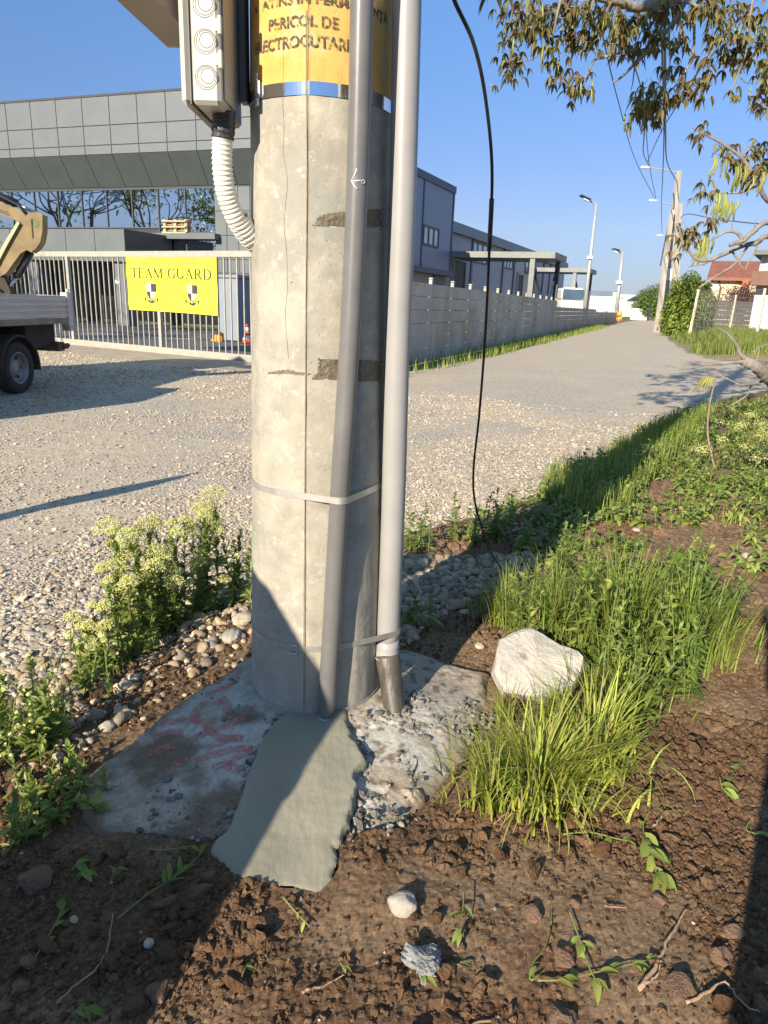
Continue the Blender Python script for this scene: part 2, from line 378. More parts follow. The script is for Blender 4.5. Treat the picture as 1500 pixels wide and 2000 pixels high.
def axis(lo, hi, spans):
    out = [lo]; v = lo
    while v < hi:
        st = next((s for a, b, s in spans if a <= v < b), .03); v += st; out.append(v)
    return np.array(out)
xs = axis(-5.5, 13.5, [(-5.5, -2, .12), (-2, -1.1, .02), (-1.1, 1.5, .0065), (1.5, 3.2, .02), (3.2, 6, .05), (6, 14, .15)])
ys = axis(-5.0, 17, [(-5, -.5, .25), (-.5, .85, .04), (.85, 2.1, .0065), (2.1, 3.0, .009), (3.0, 5, .02), (5, 8, .04), (8, 18, .12)])
X, Y = np.meshgrid(xs, ys); Z = soil_h(X, Y)
inm_ = sdist(X, Y, MORTAR); Z = np.where(inm_ > .012, Z - .03, Z); inslab = sdist(X, Y, SLAB); Z = np.where(inslab > .04, np.minimum(Z, .02), Z)
ny, nx = X.shape
idx = np.arange(ny * nx).reshape(ny, nx)
q = np.stack([idx[:-1, :-1], idx[:-1, 1:], idx[1:, 1:], idx[1:, :-1]], -1).reshape(-1, 4)
keep = (Z.ravel()[q] > -.07).any(1); q = q[keep]
e_ = soil_base(X, Y)[1]
sm = sstep(.46, .60, fbm(X, Y, 3.1, 3, 21))
dust = np.clip(.25 + .75 * sm * (.5 + .8 * fbm(X, Y, 8, 3, 71)), 0, 1); dust = np.maximum(dust, 1 - sstep(.0, .5, e_)); dust = np.maximum(dust, sstep(1.9, 2.5, Y) * .75)
c_dark = np.array([.095, .058, .034]); c_dust = np.array([.25, .18, .115]); c_red = np.array([.13, .066, .038])
cc = c_dark + (c_dust - c_dark) * (dust * .8)[..., None]; rr = sstep(.5, .68, fbm(X, Y, 6, 4, 77))[..., None]; cc = cc * (1 - .5 * rr) + c_red * .5 * rr
gg = Geo(); gg.add(np.stack([X, Y, Z], -1).reshape(-1, 3), quads=q); C4 = np.ones((ny * nx, 4)); C4[:, :3] = cc.reshape(-1, 3); gg.C = [C4]
m_soil = mat('soil', (.6, .6, .6), (1.35, 1.3, 1.25), scale=90, rough=.97, bump=.35, bscale=420, vc=True, spec=.1)
structure('soil_ground', gg, m_soil, smooth=False, label='brown loose soil of the verge')

# gravel surface (everything between verge, gate and wall), then the world beyond
def sheet(name, poly, z, m, grid=None):
    g = Geo(); g.add([(p[0], p[1], z) for p in poly], [list(range(len(poly)))]); return structure(name, g, m)
def gravel_mat():
    m = bpy.data.materials.new('gravel'); m.use_nodes = True; nt = m.node_tree; N = nt.nodes; K = nt.links; b = N['Principled BSDF']
    b.inputs['Roughness'].default_value = .9; b.inputs['Specular IOR Level'].default_value = .25
    tc = N.new('ShaderNodeTexCoord')
    v = N.new('ShaderNodeTexVoronoi'); v.inputs['Scale'].default_value = 48; K.new(tc.outputs['Object'], v.inputs['Vector'])
    sep = N.new('ShaderNodeSeparateColor'); K.new(v.outputs['Color'], sep.inputs[0])
    r = N.new('ShaderNodeValToRGB'); e = r.color_ramp.elements; e[0].color = L((.27, .24, .20)); e[1].color = L((.58, .53, .44)); e.new(.35).color = L((.40, .36, .30)); e.new(.7).color = L((.48, .43, .35)); K.new(sep.outputs[0], r.inputs[0])
    n = N.new('ShaderNodeTexNoise'); n.inputs['Scale'].default_value = .55; n.inputs['Detail'].default_value = 6; K.new(tc.outputs['Object'], n.inputs['Vector'])
    mr = N.new('ShaderNodeMapRange'); mr.inputs[1].default_value = .42; mr.inputs[2].default_value = .62; mr.inputs[4].default_value = .8; K.new(n.outputs['Fac'], mr.inputs[0])
    # farther up the lane the stones are worn into the ground
    sx = N.new('ShaderNodeSeparateXYZ'); K.new(tc.outputs['Object'], sx.inputs[0])
    my = N.new('ShaderNodeMapRange'); my.inputs[1].default_value = 9; my.inputs[2].default_value = 24; my.inputs[4].default_value = .5; K.new(sx.outputs['Y'], my.inputs[0])
    ad = N.new('ShaderNodeMath'); ad.operation = 'MAXIMUM'; K.new(mr.outputs[0], ad.inputs[0]); K.new(my.outputs[0], ad.inputs[1])
    n2 = N.new('ShaderNodeTexNoise'); n2.inputs['Scale'].default_value = 7; n2.inputs['Detail'].default_value = 12; n2.inputs['Roughness'].default_value = .88; K.new(tc.outputs['Object'], n2.inputs['Vector'])
    r2 = N.new('ShaderNodeValToRGB'); r2.color_ramp.elements[0].color = L((.35, .285, .205)); r2.color_ramp.elements[1].color = L((.68, .585, .44)); r2.color_ramp.elements[0].position = .38; r2.color_ramp.elements[1].position = .62; K.new(n2.outputs['Fac'], r2.inputs[0])
    mx = N.new('ShaderNodeMix'); mx.data_type = 'RGBA'; K.new(ad.outputs[0], mx.inputs[0]); K.new(r.outputs[0], mx.inputs[6]); K.new(r2.outputs[0], mx.inputs[7]); K.new(mx.outputs[2], b.inputs['Base Color'])
    inv = N.new('ShaderNodeMath'); inv.operation = 'SUBTRACT'; inv.inputs[0].default_value = 1; K.new(v.outputs['Distance'], inv.inputs[1])
    df = N.new('ShaderNodeMath'); df.operation = 'SUBTRACT'; df.inputs[0].default_value = 1.1; K.new(ad.outputs[0], df.inputs[1])
    mu = N.new('ShaderNodeMath'); mu.operation = 'MULTIPLY'; K.new(inv.outputs[0], mu.inputs[0]); K.new(df.outputs[0], mu.inputs[1])
    a2 = N.new('ShaderNodeMath'); a2.operation = 'MULTIPLY_ADD'; K.new(n2.outputs['Fac'], a2.inputs[0]); a2.inputs[1].default_value = .7; K.new(mu.outputs[0], a2.inputs[2])
    bp = N.new('ShaderNodeBump'); bp.inputs['Strength'].default_value = 1; bp.inputs['Distance'].default_value = .008; K.new(a2.outputs[0], bp.inputs['Height']); K.new(bp.outputs[0], b.inputs['Normal'])
    return m
m_gravel = gravel_mat()
GATE = Frame((-3.34, 16.87), (.863, -.505))
W0 = np.array([1.0, 19.2]); WD = np.array([.337, .9415]); WD /= np.linalg.norm(WD)
corner = GATE.P(3.3, 0)[:2]
m_field = mat('field_grass', (.10, .13, .035), (.20, .19, .08), scale=.35, rough=.95, bump=1, bscale=12, c3=(.07, .10, .03), c3scale=3)
g = Geo(); g.add([(-1500, -1500, -.06), (1500, -1500, -.06), (1500, 2500, -.06), (-1500, 2500, -.06)], [(0, 1, 2, 3)])
structure('ground', g, m_field)
lane_r = [atz(x, y, 0)[:2] for x, y in [(1292, 640), (1306, 660), (1345, 688), (1400, 703), (1470, 712)]]
far_l = W0 + WD * 95 + np.array([1.6, 0])
road = [(-30, -8), (14, -8), (30, 16), tuple(lane_r[4]), tuple(lane_r[3]), tuple(lane_r[2]), tuple(lane_r[1]), tuple(lane_r[0]), (78, 205), (72, 205), tuple(far_l), tuple(W0 + WD * 4 + np.array([1.1, -.3])), tuple(corner + np.array([.6, 0.])), tuple(GATE.P(-14, 0)[:2]), (-30, 28)]
sheet('gravel_road', road, 0.0, m_gravel)
# concrete strip before the gate and asphalt of the yard
m_apron = mat('apron_concrete', (.30, .255, .20), (.42, .36, .285), scale=2.5, rough=.9, bump=.6, bscale=60)
sheet('driveway_apron', [GATE.P(-12, 0, -.6)[:2], GATE.P(3.0, 0, -.6)[:2], GATE.P(3.0, 0, 1.7)[:2], GATE.P(-.4, 0, 1.75)[:2], GATE.P(-2.5, 0, 2.1)[:2], GATE.P(-6, 0, 1.6)[:2], GATE.P(-12, 0, 1.6)[:2]], .004, m_apron)
m_asph = mat('yard_asphalt', (.10, .105, .115), (.15, .15, .16), scale=3, rough=.9, bump=.5, bscale=90)
sheet('yard_asphalt', [GATE.P(-26, 0, -.6)[:2], GATE.P(3.0, 0, -.6)[:2], W0 + WD * 60, (-2, 80), (-40, 60)], -.004, m_asph)
m_wpaint = mat('road_paint', (.7, .7, .68), (.5, .5, .48), scale=20, rough=.8)
g = Geo()
for (a, b, w) in [((300, 660), (470, 664), .12), ((150, 650), (260, 655), .1)]:
    p, q2 = atz(*a)[:2], atz(*b)[:2]; d = (q2 - p) / np.linalg.norm(q2 - p); nn = np.array([-d[1], d[0]]) * w
    g.add([(*(p - nn), .002), (*(q2 - nn), .002), (*(q2 + nn), .002), (*(p + nn), .002)], [(0, 1, 2, 3)])
structure('yard_line_marking', g, m_wpaint)

# loose stones over the road: many near, fewer far
def scatter_ring(n, r0, r1, a0, a1, p):
    u = rng.random(n); r = (r0 ** (1 - p) + u * (r1 ** (1 - p) - r0 ** (1 - p))) ** (1 / (1 - p)); a = np.radians(rng.uniform(a0, a1, n))
    return np.stack([r * np.sin(a), r * np.cos(a)], 1)
stone_cols = np.array([(.42, .385, .335), (.50, .455, .38), (.34, .315, .28), (.56, .52, .45), (.40, .34, .26), (.47, .40, .30), (.27, .255, .235)])
def scol(n, r): return stone_cols[r.integers(0, len(stone_cols), n)] * np.array([1.04, 1, .93]) * r.uniform(.75, 1.2, (n, 1))
m_stone = mat('stone', (.85, .85, .85), (1.15, 1.15, 1.15), scale=60, rough=.85, bump=.5, bscale=220, vc=True, spec=.3)
P = scatter_ring(300000, 2.3, 34, -38, 40, .98)
hh, ee = soil_base(P[:, 0], P[:, 1])
comp = sstep(.40, .58, fbm(P[:, 0], P[:, 1], .8, 3, 90)) * .8; gd_ = (P[:, 0] - GATE.O[0]) * GATE.n[0] + (P[:, 1] - GATE.O[1]) * GATE.n[1]
ok = (ee < .05) & (gd_ > 1.7 + .5 * fbm(P[:, 0], P[:, 1], 1.5, 2, 91)) & (rng.random(len(P)) > comp) & (np.hypot(P[:, 0] - PX, P[:, 1] - PY) > .3)
P = P[ok]; rr_ = np.hypot(P[:, 0], P[:, 1])
sz = np.clip(rng.lognormal(math.log(.0060), .42, len(P)), .003, .022) * (1 + .12 * sstep(4.5, 2.6, rr_)) * (1 + .8 * sstep(6, 20, rr_))
g = Geo(); near = rr_ < 3.6
stones(g, np.column_stack([P[near], sz[near] * .35]), sz[near] * 1.1, sub=1, flat=.5, rough=.28, seed=1, cols=scol(int(near.sum()), rng), tilt=.3, boxy=.25)
stones(g, np.column_stack([P[~near], sz[~near] * .35]), sz[~near], sub=0, flat=.5, rough=.3, seed=2, cols=scol(int((~near).sum()), rng) * 1.05, tilt=.3)
structure('gravel', g, m_stone, kind='stuff', smooth=False, label='grey gravel stones strewn over the lane')
# coarse pebbles on the verge edge and the dark heap behind the slab
def band(n, lo, hi, box, seed, pw=1):
    r = np.random.default_rng(seed); p = np.stack([r.uniform(box[0], box[1], n), r.uniform(box[2], box[3], n)], 1)
    h, e = soil_base(p[:, 0], p[:, 1]); s = sdist(p[:, 0], p[:, 1], SLAB); m = (e > lo) & (e < hi) & (s < -.01)
    return p[m], soil_h(p[m][:, 0], p[m][:, 1])
g = Geo()
p, h = band(20000, -.25, .62, (-2.6, -.15, 1.0, 3.4), 11); k_ = np.random.default_rng(5).random(len(p)) < 1.05 - 1.7 * np.clip(soil_base(p[:, 0], p[:, 1])[1], 0, 1); p, h = p[k_], h[k_]
s = np.clip(rng.lognormal(math.log(.0078), .6, len(p)), .003, .03); stones(g, np.column_stack([p, np.maximum(h, 0) + s * .25]), s, sub=1, flat=.62, rough=.2, seed=3, cols=scol(len(p), rng) * np.array([.85, .79, .70]))
p, h = band(12000, -.2, 1.1, (0.0, .85, 2.45, 3.75), 12)
s = np.clip(rng.lognormal(math.log(.0062), .65, len(p)), .0025, .036); stones(g, np.column_stack([p, np.maximum(h, 0) + s * .35]), s, sub=1, flat=.6, rough=.13, seed=4, cols=scol(len(p), rng) * np.array([.72, .68, .62]))
p, h = band(2500, -.1, .6, (.7, 2.3, 2.5, 4.4), 13)
s = np.clip(rng.lognormal(math.log(.009), .45, len(p)), .004, .03); stones(g, np.column_stack([p, np.maximum(h, 0) + s * .3]), s, sub=1, flat=.6, rough=.15, seed=5, cols=scol(len(p), rng) * np.array([1, .92, .8]))
structure('pebbles', g, m_stone, kind='stuff', smooth=True, label='rounded pebbles along the edge of the verge')
# crumbs and clods of soil
m_clod = mat('clod', (.8, .8, .8), (1.3, 1.2, 1.1), scale=35, rough=.97, bump=1, bscale=150, vc=True, spec=.1)
def soilcols(n, r):
    t = r.random((n, 1)); return np.array([.085, .052, .031]) * (1 - t) + np.array([.185, .125, .078]) * t
n = 150000; p = np.stack([rng.uniform(-1.3, 1.9, n), rng.uniform(.75, 2.9, n)], 1)
e = sdist(p[:, 0], p[:, 1], verge); s_ = sdist(p[:, 0], p[:, 1], SLAB); smm = sstep(.46, .6, fbm(p[:, 0], p[:, 1], 3.1, 3, 21)); cl = sstep(.35, .6, fbm(p[:, 0], p[:, 1], 4.7, 3, 28))
ok = (e > .1) & (s_ < -.005) & (sdist(p[:, 0], p[:, 1], MORTAR) < -.004) & (rng.random(n) > smm * .7) & (rng.random(n) < .25 + cl); p = p[ok]
s = np.clip(rng.lognormal(math.log(.0021), .45, len(p)), .001, .008); big_ = rng.random(len(p)); s = np.where(big_ < .13, rng.lognormal(math.log(.0045), .35, len(p)), s); s = np.where(big_ < .007, rng.uniform(.009, .02, len(p)), s)
g = Geo(); h = soil_h(p[:, 0], p[:, 1]); sm_k = s < .0035
stones(g, np.column_stack([p[sm_k], (h + s * .25)[sm_k]]), s[sm_k], sub=0, flat=.8, rough=.30, seed=6, cols=soilcols(int(sm_k.sum()), rng), tilt=1)
stones(g, np.column_stack([p[~sm_k], (h + s * .2)[~sm_k]]), s[~sm_k], sub=1, flat=.75, rough=.34, seed=6, cols=soilcols(int((~sm_k).sum()), rng), tilt=1, boxy=.3)
structure('soil_crumbs', g, m_clod, kind='stuff', label='crumbs and clods of brown soil')
n = 150; p = np.stack([rng.uniform(-1.2, 1.6, n), rng.uniform(.8, 2.6, n)], 1); ok = (sdist(p[:, 0], p[:, 1], SLAB) < -.02) & (sdist(p[:, 0], p[:, 1], verge) > .2); p = p[ok]
g = Geo(); s = np.clip(rng.lognormal(math.log(.004), .4, len(p)), .002, .011); stones(g, np.column_stack([p, soil_h(p[:, 0], p[:, 1]) + s * .4]), s, sub=1, rough=.12, seed=7, cols=scol(len(p), rng) * .7)
structure('small_pebbles', g, m_stone, kind='stuff', smooth=True, label='small pale pebbles in the soil')

# ------------------------------------------------------------------ concrete foundation of the pole
def hf_patch(poly, hfun, step, margin=.02, lim=0.0, rag=0.0):
    P_ = np.asarray(poly)[:, :2]; x0, y0 = P_.min(0) - margin; x1, y1 = P_.max(0) + margin
    X, Y = np.meshgrid(np.arange(x0, x1, step), np.arange(y0, y1, step)); Z, sd = hfun(X, Y); m = sd > lim
    idx = np.arange(X.size).reshape(X.shape); q = np.stack([idx[:-1, :-1], idx[:-1, 1:], idx[1:, 1:], idx[1:, :-1]], -1).reshape(-1, 4)
    q = q[m.ravel()[q].all(1)]; used = np.unique(q); re = np.full(X.size, -1); re[used] = np.arange(len(used))
    V = np.stack([X, Y, Z], -1).reshape(-1, 3)[used]; return V, re[q]
found = thing('concrete_foundation', 'weathered concrete pad with faded red paint marks round the foot of the big pole', 'concrete pad', (PX, PY, 0))
V, q = hf_patch(SLAB, slab_h, .0065, margin=.06)
x, y = V[:, 0], V[:, 1]
rpole = np.hypot(x - PX, y - PY)
base = np.array([.38, .335, .265]); white = np.array([.47, .45, .40]); dirt = np.array([.19, .145, .10]); sand = np.array([.40, .33, .245])
wn_ = fbm(x, y, 9, 5, 50); c = np.tile(base, (len(V), 1)) * (.8 + .4 * fbm(x, y, 40, 4, 51))[:, None]
def lay(c, col, a): return c * (1 - a[:, None]) + col * a[:, None]
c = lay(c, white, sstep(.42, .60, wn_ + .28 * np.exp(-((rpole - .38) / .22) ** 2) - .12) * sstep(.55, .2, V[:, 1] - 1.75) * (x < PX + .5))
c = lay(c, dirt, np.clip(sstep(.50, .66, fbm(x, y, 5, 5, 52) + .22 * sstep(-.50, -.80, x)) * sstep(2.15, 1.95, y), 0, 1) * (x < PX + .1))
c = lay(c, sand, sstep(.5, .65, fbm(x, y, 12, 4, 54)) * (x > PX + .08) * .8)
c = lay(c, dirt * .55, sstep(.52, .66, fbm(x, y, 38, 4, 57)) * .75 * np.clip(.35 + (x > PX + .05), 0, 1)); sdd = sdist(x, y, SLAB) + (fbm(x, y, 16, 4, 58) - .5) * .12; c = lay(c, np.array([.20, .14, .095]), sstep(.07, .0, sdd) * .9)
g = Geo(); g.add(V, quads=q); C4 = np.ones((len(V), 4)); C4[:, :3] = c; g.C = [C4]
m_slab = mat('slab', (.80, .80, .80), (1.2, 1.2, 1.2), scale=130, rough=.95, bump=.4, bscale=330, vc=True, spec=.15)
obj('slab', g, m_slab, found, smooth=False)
def topz(x, y):
    a, sd = slab_h(x, y); b = soil_base(x, y)[0] + .01; return np.where(sd > 0, np.maximum(a, b), b)
def mort_h(x, y):
    sd = sdist(x, y, MORTAR) + (fbm(x, y, 15, 4, 80) - .5) * .045
    s = np.clip(sd / (.012 + .02 * fbm(x, y, 12, 2, 84)), 0, 1); t = np.sqrt(np.clip(1 - (1 - s) ** 2, 0, 1))
    # a trowelled skin that slopes from the pole down over the pad's front edge
    fy = np.clip((y - 1.32) / .62, 0, 1); plane = .086 + .090 * fy ** .8
    z = np.maximum(plane, topz(x, y) * .35 + plane * .65 + .004) + (fbm(x, y, 6, 3, 81) - .5) * .012 + (fbm(x, y, 45, 3, 82) - .5) * .0022
    b_ = topz(x, y) - .014; return b_ + np.maximum(z - b_, .004) * t, sd
V, q = hf_patch(MORTAR, mort_h, .0038, margin=.03)
g = Geo(); g.add(V, quads=q)
m_mort = mat('fresh_mortar', (.225, .215, .16), (.29, .275, .21), scale=5, rough=.8, bump=.3, bscale=55, spec=.35, stretch=(1, .35, 1))
obj('mortar_patch', g, m_mort, found, smooth=True, label='fresh smooth grey mortar')
# crumbly mortar debris
g = Geo(); n = 4200; p = np.stack([rng.uniform(-.62, .45, n), rng.uniform(1.45, 2.2, n)], 1); s_ = sdist(p[:, 0], p[:, 1], SLAB); m_ = sdist(p[:, 0], p[:, 1], MORTAR)
dens = np.where(p[:, 0] > -.05, .95, .22) * sstep(.42, .56, fbm(p[:, 0], p[:, 1], 9, 3, 88)); dens = np.maximum(dens, .9 * (np.abs(m_) < .02)); ok = (s_ > .0) & (m_ < .006) & (rng.random(n) < dens) & (np.hypot(p[:, 0] - PX, p[:, 1] - PY) > .25); p = p[ok]
s = np.clip(rng.lognormal(math.log(.0042), .5, len(p)), .0015, .013)
stones(g, np.column_stack([p, topz(p[:, 0], p[:, 1]) + s * .2]), s, sub=1, flat=.7, rough=.3, seed=9, cols=np.array([.21, .195, .165]) * rng.uniform(.5, 1.5, (len(p), 1)))
o = obj('mortar_crumbs', g, m_stone, found); o['kind'] = 'stuff'
# red paint strokes
def ribbon(pts, w, zoff=.0022, hf=None, n=30, z0=.13):
    P_ = spline([atz(a, b, z0)[:2].tolist() + [0] for a, b in pts], n)[:, :2]; T = np.gradient(P_, axis=0); T /= np.linalg.norm(T, axis=1)[:, None]; N_ = np.stack([-T[:, 1], T[:, 0]], 1)
    cols_ = np.linspace(-.5, .5, 5); V = []
    for k in cols_:
        p = P_ + N_ * w * k; V.append(np.column_stack([p, topz(p[:, 0], p[:, 1]) + zoff]))
    V = np.stack(V, 1).reshape(-1, 3); q = []
    for i in range(n - 1):
        for j in range(4): q.append((i * 5 + j, i * 5 + j + 1, (i + 1) * 5 + j + 1, (i + 1) * 5 + j))
    return V, q
g = Geo(); c6 = lambda a, b: (a / 2.63, 940 + b / 2.63)
for st in [[(1110, 1062), (1150, 1018), (1212, 1000), (1232, 1022), (1190, 1062)], [(1055, 1115), (1130, 1095), (1205, 1082)], [(1100, 1178), (1140, 1152), (1163, 1180), (1168, 1215), (1155, 1250)], [(820, 1248), (890, 1235), (950, 1222)], [(1060, 1150), (1010, 1195), (1000, 1240), (1050, 1255), (1075, 1290)], [(975, 1332), (1050, 1305), (1150, 1285), (1250, 1248)], [(1062, 1372), (1150, 1345), (1250, 1335)], [(1090, 1300), (1130, 1330), (1250, 1345)], [(880, 1440), (930, 1425), (972, 1412)], [(1000, 1420), (1150, 1390), (1300, 1385)], [(1090, 1465), (1170, 1440), (1300, 1395)], [(1150, 1450), (1210, 1470), (1240, 1480)], [(760, 1385), (820, 1360), (900, 1340)], [(780, 1300), (850, 1285), (940, 1290)]]:
    V, q = ribbon([c6(a, b) for a, b in st], .030); g.add(V, q)
m_red = mat('red_marking', (.60, .16, .15), (.52, .24, .21), scale=30, rough=.9, alpha_noise=(45, .36, .72))
obj('paint_marks', g, m_red, found, label='faded red spray paint marks')

# ------------------------------------------------------------------ the big pole
def pole_r(z): return .2265 - .0125 * z
TH0 = math.atan2(aty(598, 585, PY)[1] - .2 - PY, 0)
p_ = None
def pole_hit(px, py, extra=0.0):
    d = ray(px, py); z = H
    for _ in range(6):
        R_ = pole_r(z) * .985 + extra; A = d[0] ** 2 + d[1] ** 2; B = -2 * (d[0] * PX + d[1] * PY); C = PX ** 2 + PY ** 2 - R_ ** 2
        disc = B * B - 4 * A * C; t = (-B - math.sqrt(max(disc, 0))) / (2 * A); p = CAM + t * d; z = p[2]
    return p
h_ = pole_hit(598, 585); TH0 = math.atan2(h_[1] - PY, h_[0] - PX)
def rth(th, z):
    a = (th - TH0 + math.pi / 8) % (math.pi / 4) - math.pi / 8          # 0 at a corner
    octo = math.cos(math.pi / 8) / np.cos(np.abs(a) - math.pi / 8)
    s = np.clip((z - .1) / 1.2, 0, 1) * .34 + .12
    r = pole_r(z) * (1 - s + s * octo)
    return r * .997
def pole_surf(th, z, off=0.0):
    r = rth(th, z) + off; return np.stack([PX + r * np.cos(th), PY + r * np.sin(th), z + 0 * th], -1)
pole = thing('utility_pole', 'thick weathered concrete pole with a yellow band, steel straps and black stencilled warning', 'utility pole', (PX, PY, .1))
th = np.unique(np.concatenate([np.linspace(0, 2 * math.pi, 160, endpoint=False), (TH0 + np.array([-.012, -.006, 0, .006, .012])) % (2 * math.pi)]))
zz = np.concatenate([np.linspace(.02, 2.3, 150), np.linspace(2.35, 9.2, 40)])
TT, ZZ = np.meshgrid(th, zz); R_ = rth(TT, ZZ)
dth = np.abs((TT - TH0 + math.pi) % (2 * math.pi) - math.pi)
R_ = R_ + .0032 * np.exp(-(dth / .006) ** 2) * (.5 + vnoise(ZZ * 35, ZZ * 0, 5)) + (fbm(TT * 3, ZZ * 4, 3, 4, 6) - .5) * .003
V = np.stack([PX + R_ * np.cos(TT), PY + R_ * np.sin(TT), ZZ], -1).reshape(-1, 3); n = len(th); k = np.arange(n)
q = np.concatenate([np.stack([i * n + k, i * n + (k + 1) % n, (i + 1) * n + (k + 1) % n, (i + 1) * n + k], 1) for i in range(len(zz) - 1)])
g = Geo(); g.add(V, quads=q); g.P.append(np.array([list((len(zz) - 1) * n + k)]))
ZY = float(pole_hit(600, 182)[2]); 
def pole_mat():
    m = bpy.data.materials.new('pole_concrete'); m.use_nodes = True; nt = m.node_tree; N = nt.nodes; K = nt.links; b = N['Principled BSDF']; b.inputs['Roughness'].default_value = .85; b.inputs['Specular IOR Level'].default_value = .3
    tc = N.new('ShaderNodeTexCoord'); O = tc.outputs['Object']
    def noise(s, d=8, r=.6, v=O):
        n = N.new('ShaderNodeTexNoise'); n.inputs['Scale'].default_value = s; n.inputs['Detail'].default_value = d; n.inputs['Roughness'].default_value = r; K.new(v, n.inputs['Vector']); return n.outputs['Fac']
    def ramp(f, *st):
        r = N.new('ShaderNodeValToRGB'); e = r.color_ramp.elements; e[0].position = st[0][0]; e[0].color = L(st[0][1]); e[1].position = st[-1][0]; e[1].color = L(st[-1][1])
        for p, c in st[1:-1]: e.new(p).color = L(c)
        K.new(f, r.inputs[0]); return r.outputs[0]
    def mix(f, a, c, bl='MIX'):
        x = N.new('ShaderNodeMix'); x.data_type = 'RGBA'; x.blend_type = bl
        if isinstance(f, float): x.inputs[0].default_value = f
        else: K.new(f, x.inputs[0])
        for s, v in ((6, a), (7, c)):
            if isinstance(v, tuple): x.inputs[s].default_value = L(v)
            else: K.new(v, x.inputs[s])
        return x.outputs[2]
    def rng_(f, a, c, lo=0., hi=1.):
        x = N.new('ShaderNodeMapRange'); x.inputs[1].default_value = a; x.inputs[2].default_value = c; x.inputs[3].default_value = lo; x.inputs[4].default_value = hi; K.new(f, x.inputs[0]); return x.outputs[0]
    con = ramp(noise(7, 10, .68), (.3, (.25, .24, .20)), (.5, (.35, .33, .272)), (.7, (.44, .415, .34)))
    con = mix(rng_(noise(3.2, 9, .7), .52, .60), con, (.29, .29, .25))
    con = mix(rng_(noise(26, 8, .75), .56, .63, 0, .55), con, (.50, .48, .41))
    mp = N.new('ShaderNodeMapping'); mp.inputs['Scale'].default_value = (14, 14, 2.2); K.new(O, mp.inputs[0])
    con = mix(rng_(noise(1, 7, .7, mp.outputs[0]), .60, .68, 0, .5), con, (.25, .23, .19))
    v = N.new('ShaderNodeTexVoronoi'); v.inputs['Scale'].default_value = 55; K.new(O, v.inputs['Vector'])
    con = mix(rng_(noise(85, 3, .5), .70, .74, 0, .7), con, (.16, .145, .12))
    sx = N.new('ShaderNodeSeparateXYZ'); K.new(O, sx.inputs[0])
    zz_ = N.new('ShaderNodeMath'); zz_.operation = 'MULTIPLY_ADD'; K.new(noise(9, 5), zz_.inputs[0]); zz_.inputs[1].default_value = .02; K.new(sx.outputs['Z'], zz_.inputs[2])
    yel = ramp(noise(10, 7, .6), (.3, (.55, .30, .06)), (.6, (.62, .40, .13)))
    wear = rng_(noise(9, 12, .75), .50, .60, 0, .85)
    yel = mix(wear, yel, (.50, .43, .24))
    isy = rng_(zz_.outputs[0], ZY - .1 + .008, ZY - .1 + .013)
    col = mix(isy, con, yel)
    K.new(col, b.inputs['Base Color'])
    ad = N.new('ShaderNodeMath'); ad.operation = 'MULTIPLY_ADD'; K.new(noise(60, 6), ad.inputs[0]); ad.inputs[1].default_value = 1.0
    K.new(rng_(v.outputs['Distance'], .05, .16), ad.inputs[2])
    bp = N.new('ShaderNodeBump'); bp.inputs['Strength'].default_value = .45; bp.inputs['Distance'].default_value = .003; K.new(ad.outputs[0], bp.inputs['Height']); K.new(bp.outputs[0], b.inputs['Normal'])
    return m
obj('shaft', g, pole_mat(), pole, smooth=True)
# hairline crack and mould seam
g = Geo()
def pole_line(pts, w, off=.0012):
    P3 = [pole_hit(a, b) for a, b in pts]; tz = [(math.atan2(p[1] - PY, p[0] - PX), p[2]) for p in P3]; tz = spline([(a, b, 0) for a, b in tz], len(pts) * 5)
    V = []
    for i, (t, z, _) in enumerate(tz):
        ww = w * (.6 + .8 * random.random()) / .21 / 2
        V += [pole_surf(np.float64(t - ww), z, off), pole_surf(np.float64(t + ww), z, off)]
    return V, [(2 * i, 2 * i + 1, 2 * i + 3, 2 * i + 2) for i in range(len(tz) - 1)]
V, q = pole_line([(551, 75), (552, 130), (550, 190), (553, 250), (552, 300), (560, 350), (556, 400), (553, 440), (558, 490), (560, 560), (556, 620), (562, 700)], .0010); g.add(V, q)
V, q = pole_line([(599, 20), (599, 200), (600, 330), (599, 470), (597.5, 640), (597, 800), (596, 950), (596, 1100), (595.5, 1250), (595, 1380)], .0026, .0035); g.add(V, q)
obj('crack', g, mat('crack_dark', (.20, .15, .09), (.30, .24, .16), scale=50, rough=.95), pole)
def hull(pts):
    pts = sorted(map(tuple, pts)); 
    def half(ps):
        o = []
        for p in ps:
            while len(o) > 1 and (o[-1][0] - o[-2][0]) * (p[1] - o[-2][1]) - (o[-1][1] - o[-2][1]) * (p[0] - o[-2][0]) <= 0: o.pop()
            o.append(p)
        return o
    a = half(pts); b = half(pts[::-1]); return np.array(a[:-1] + b[:-1])
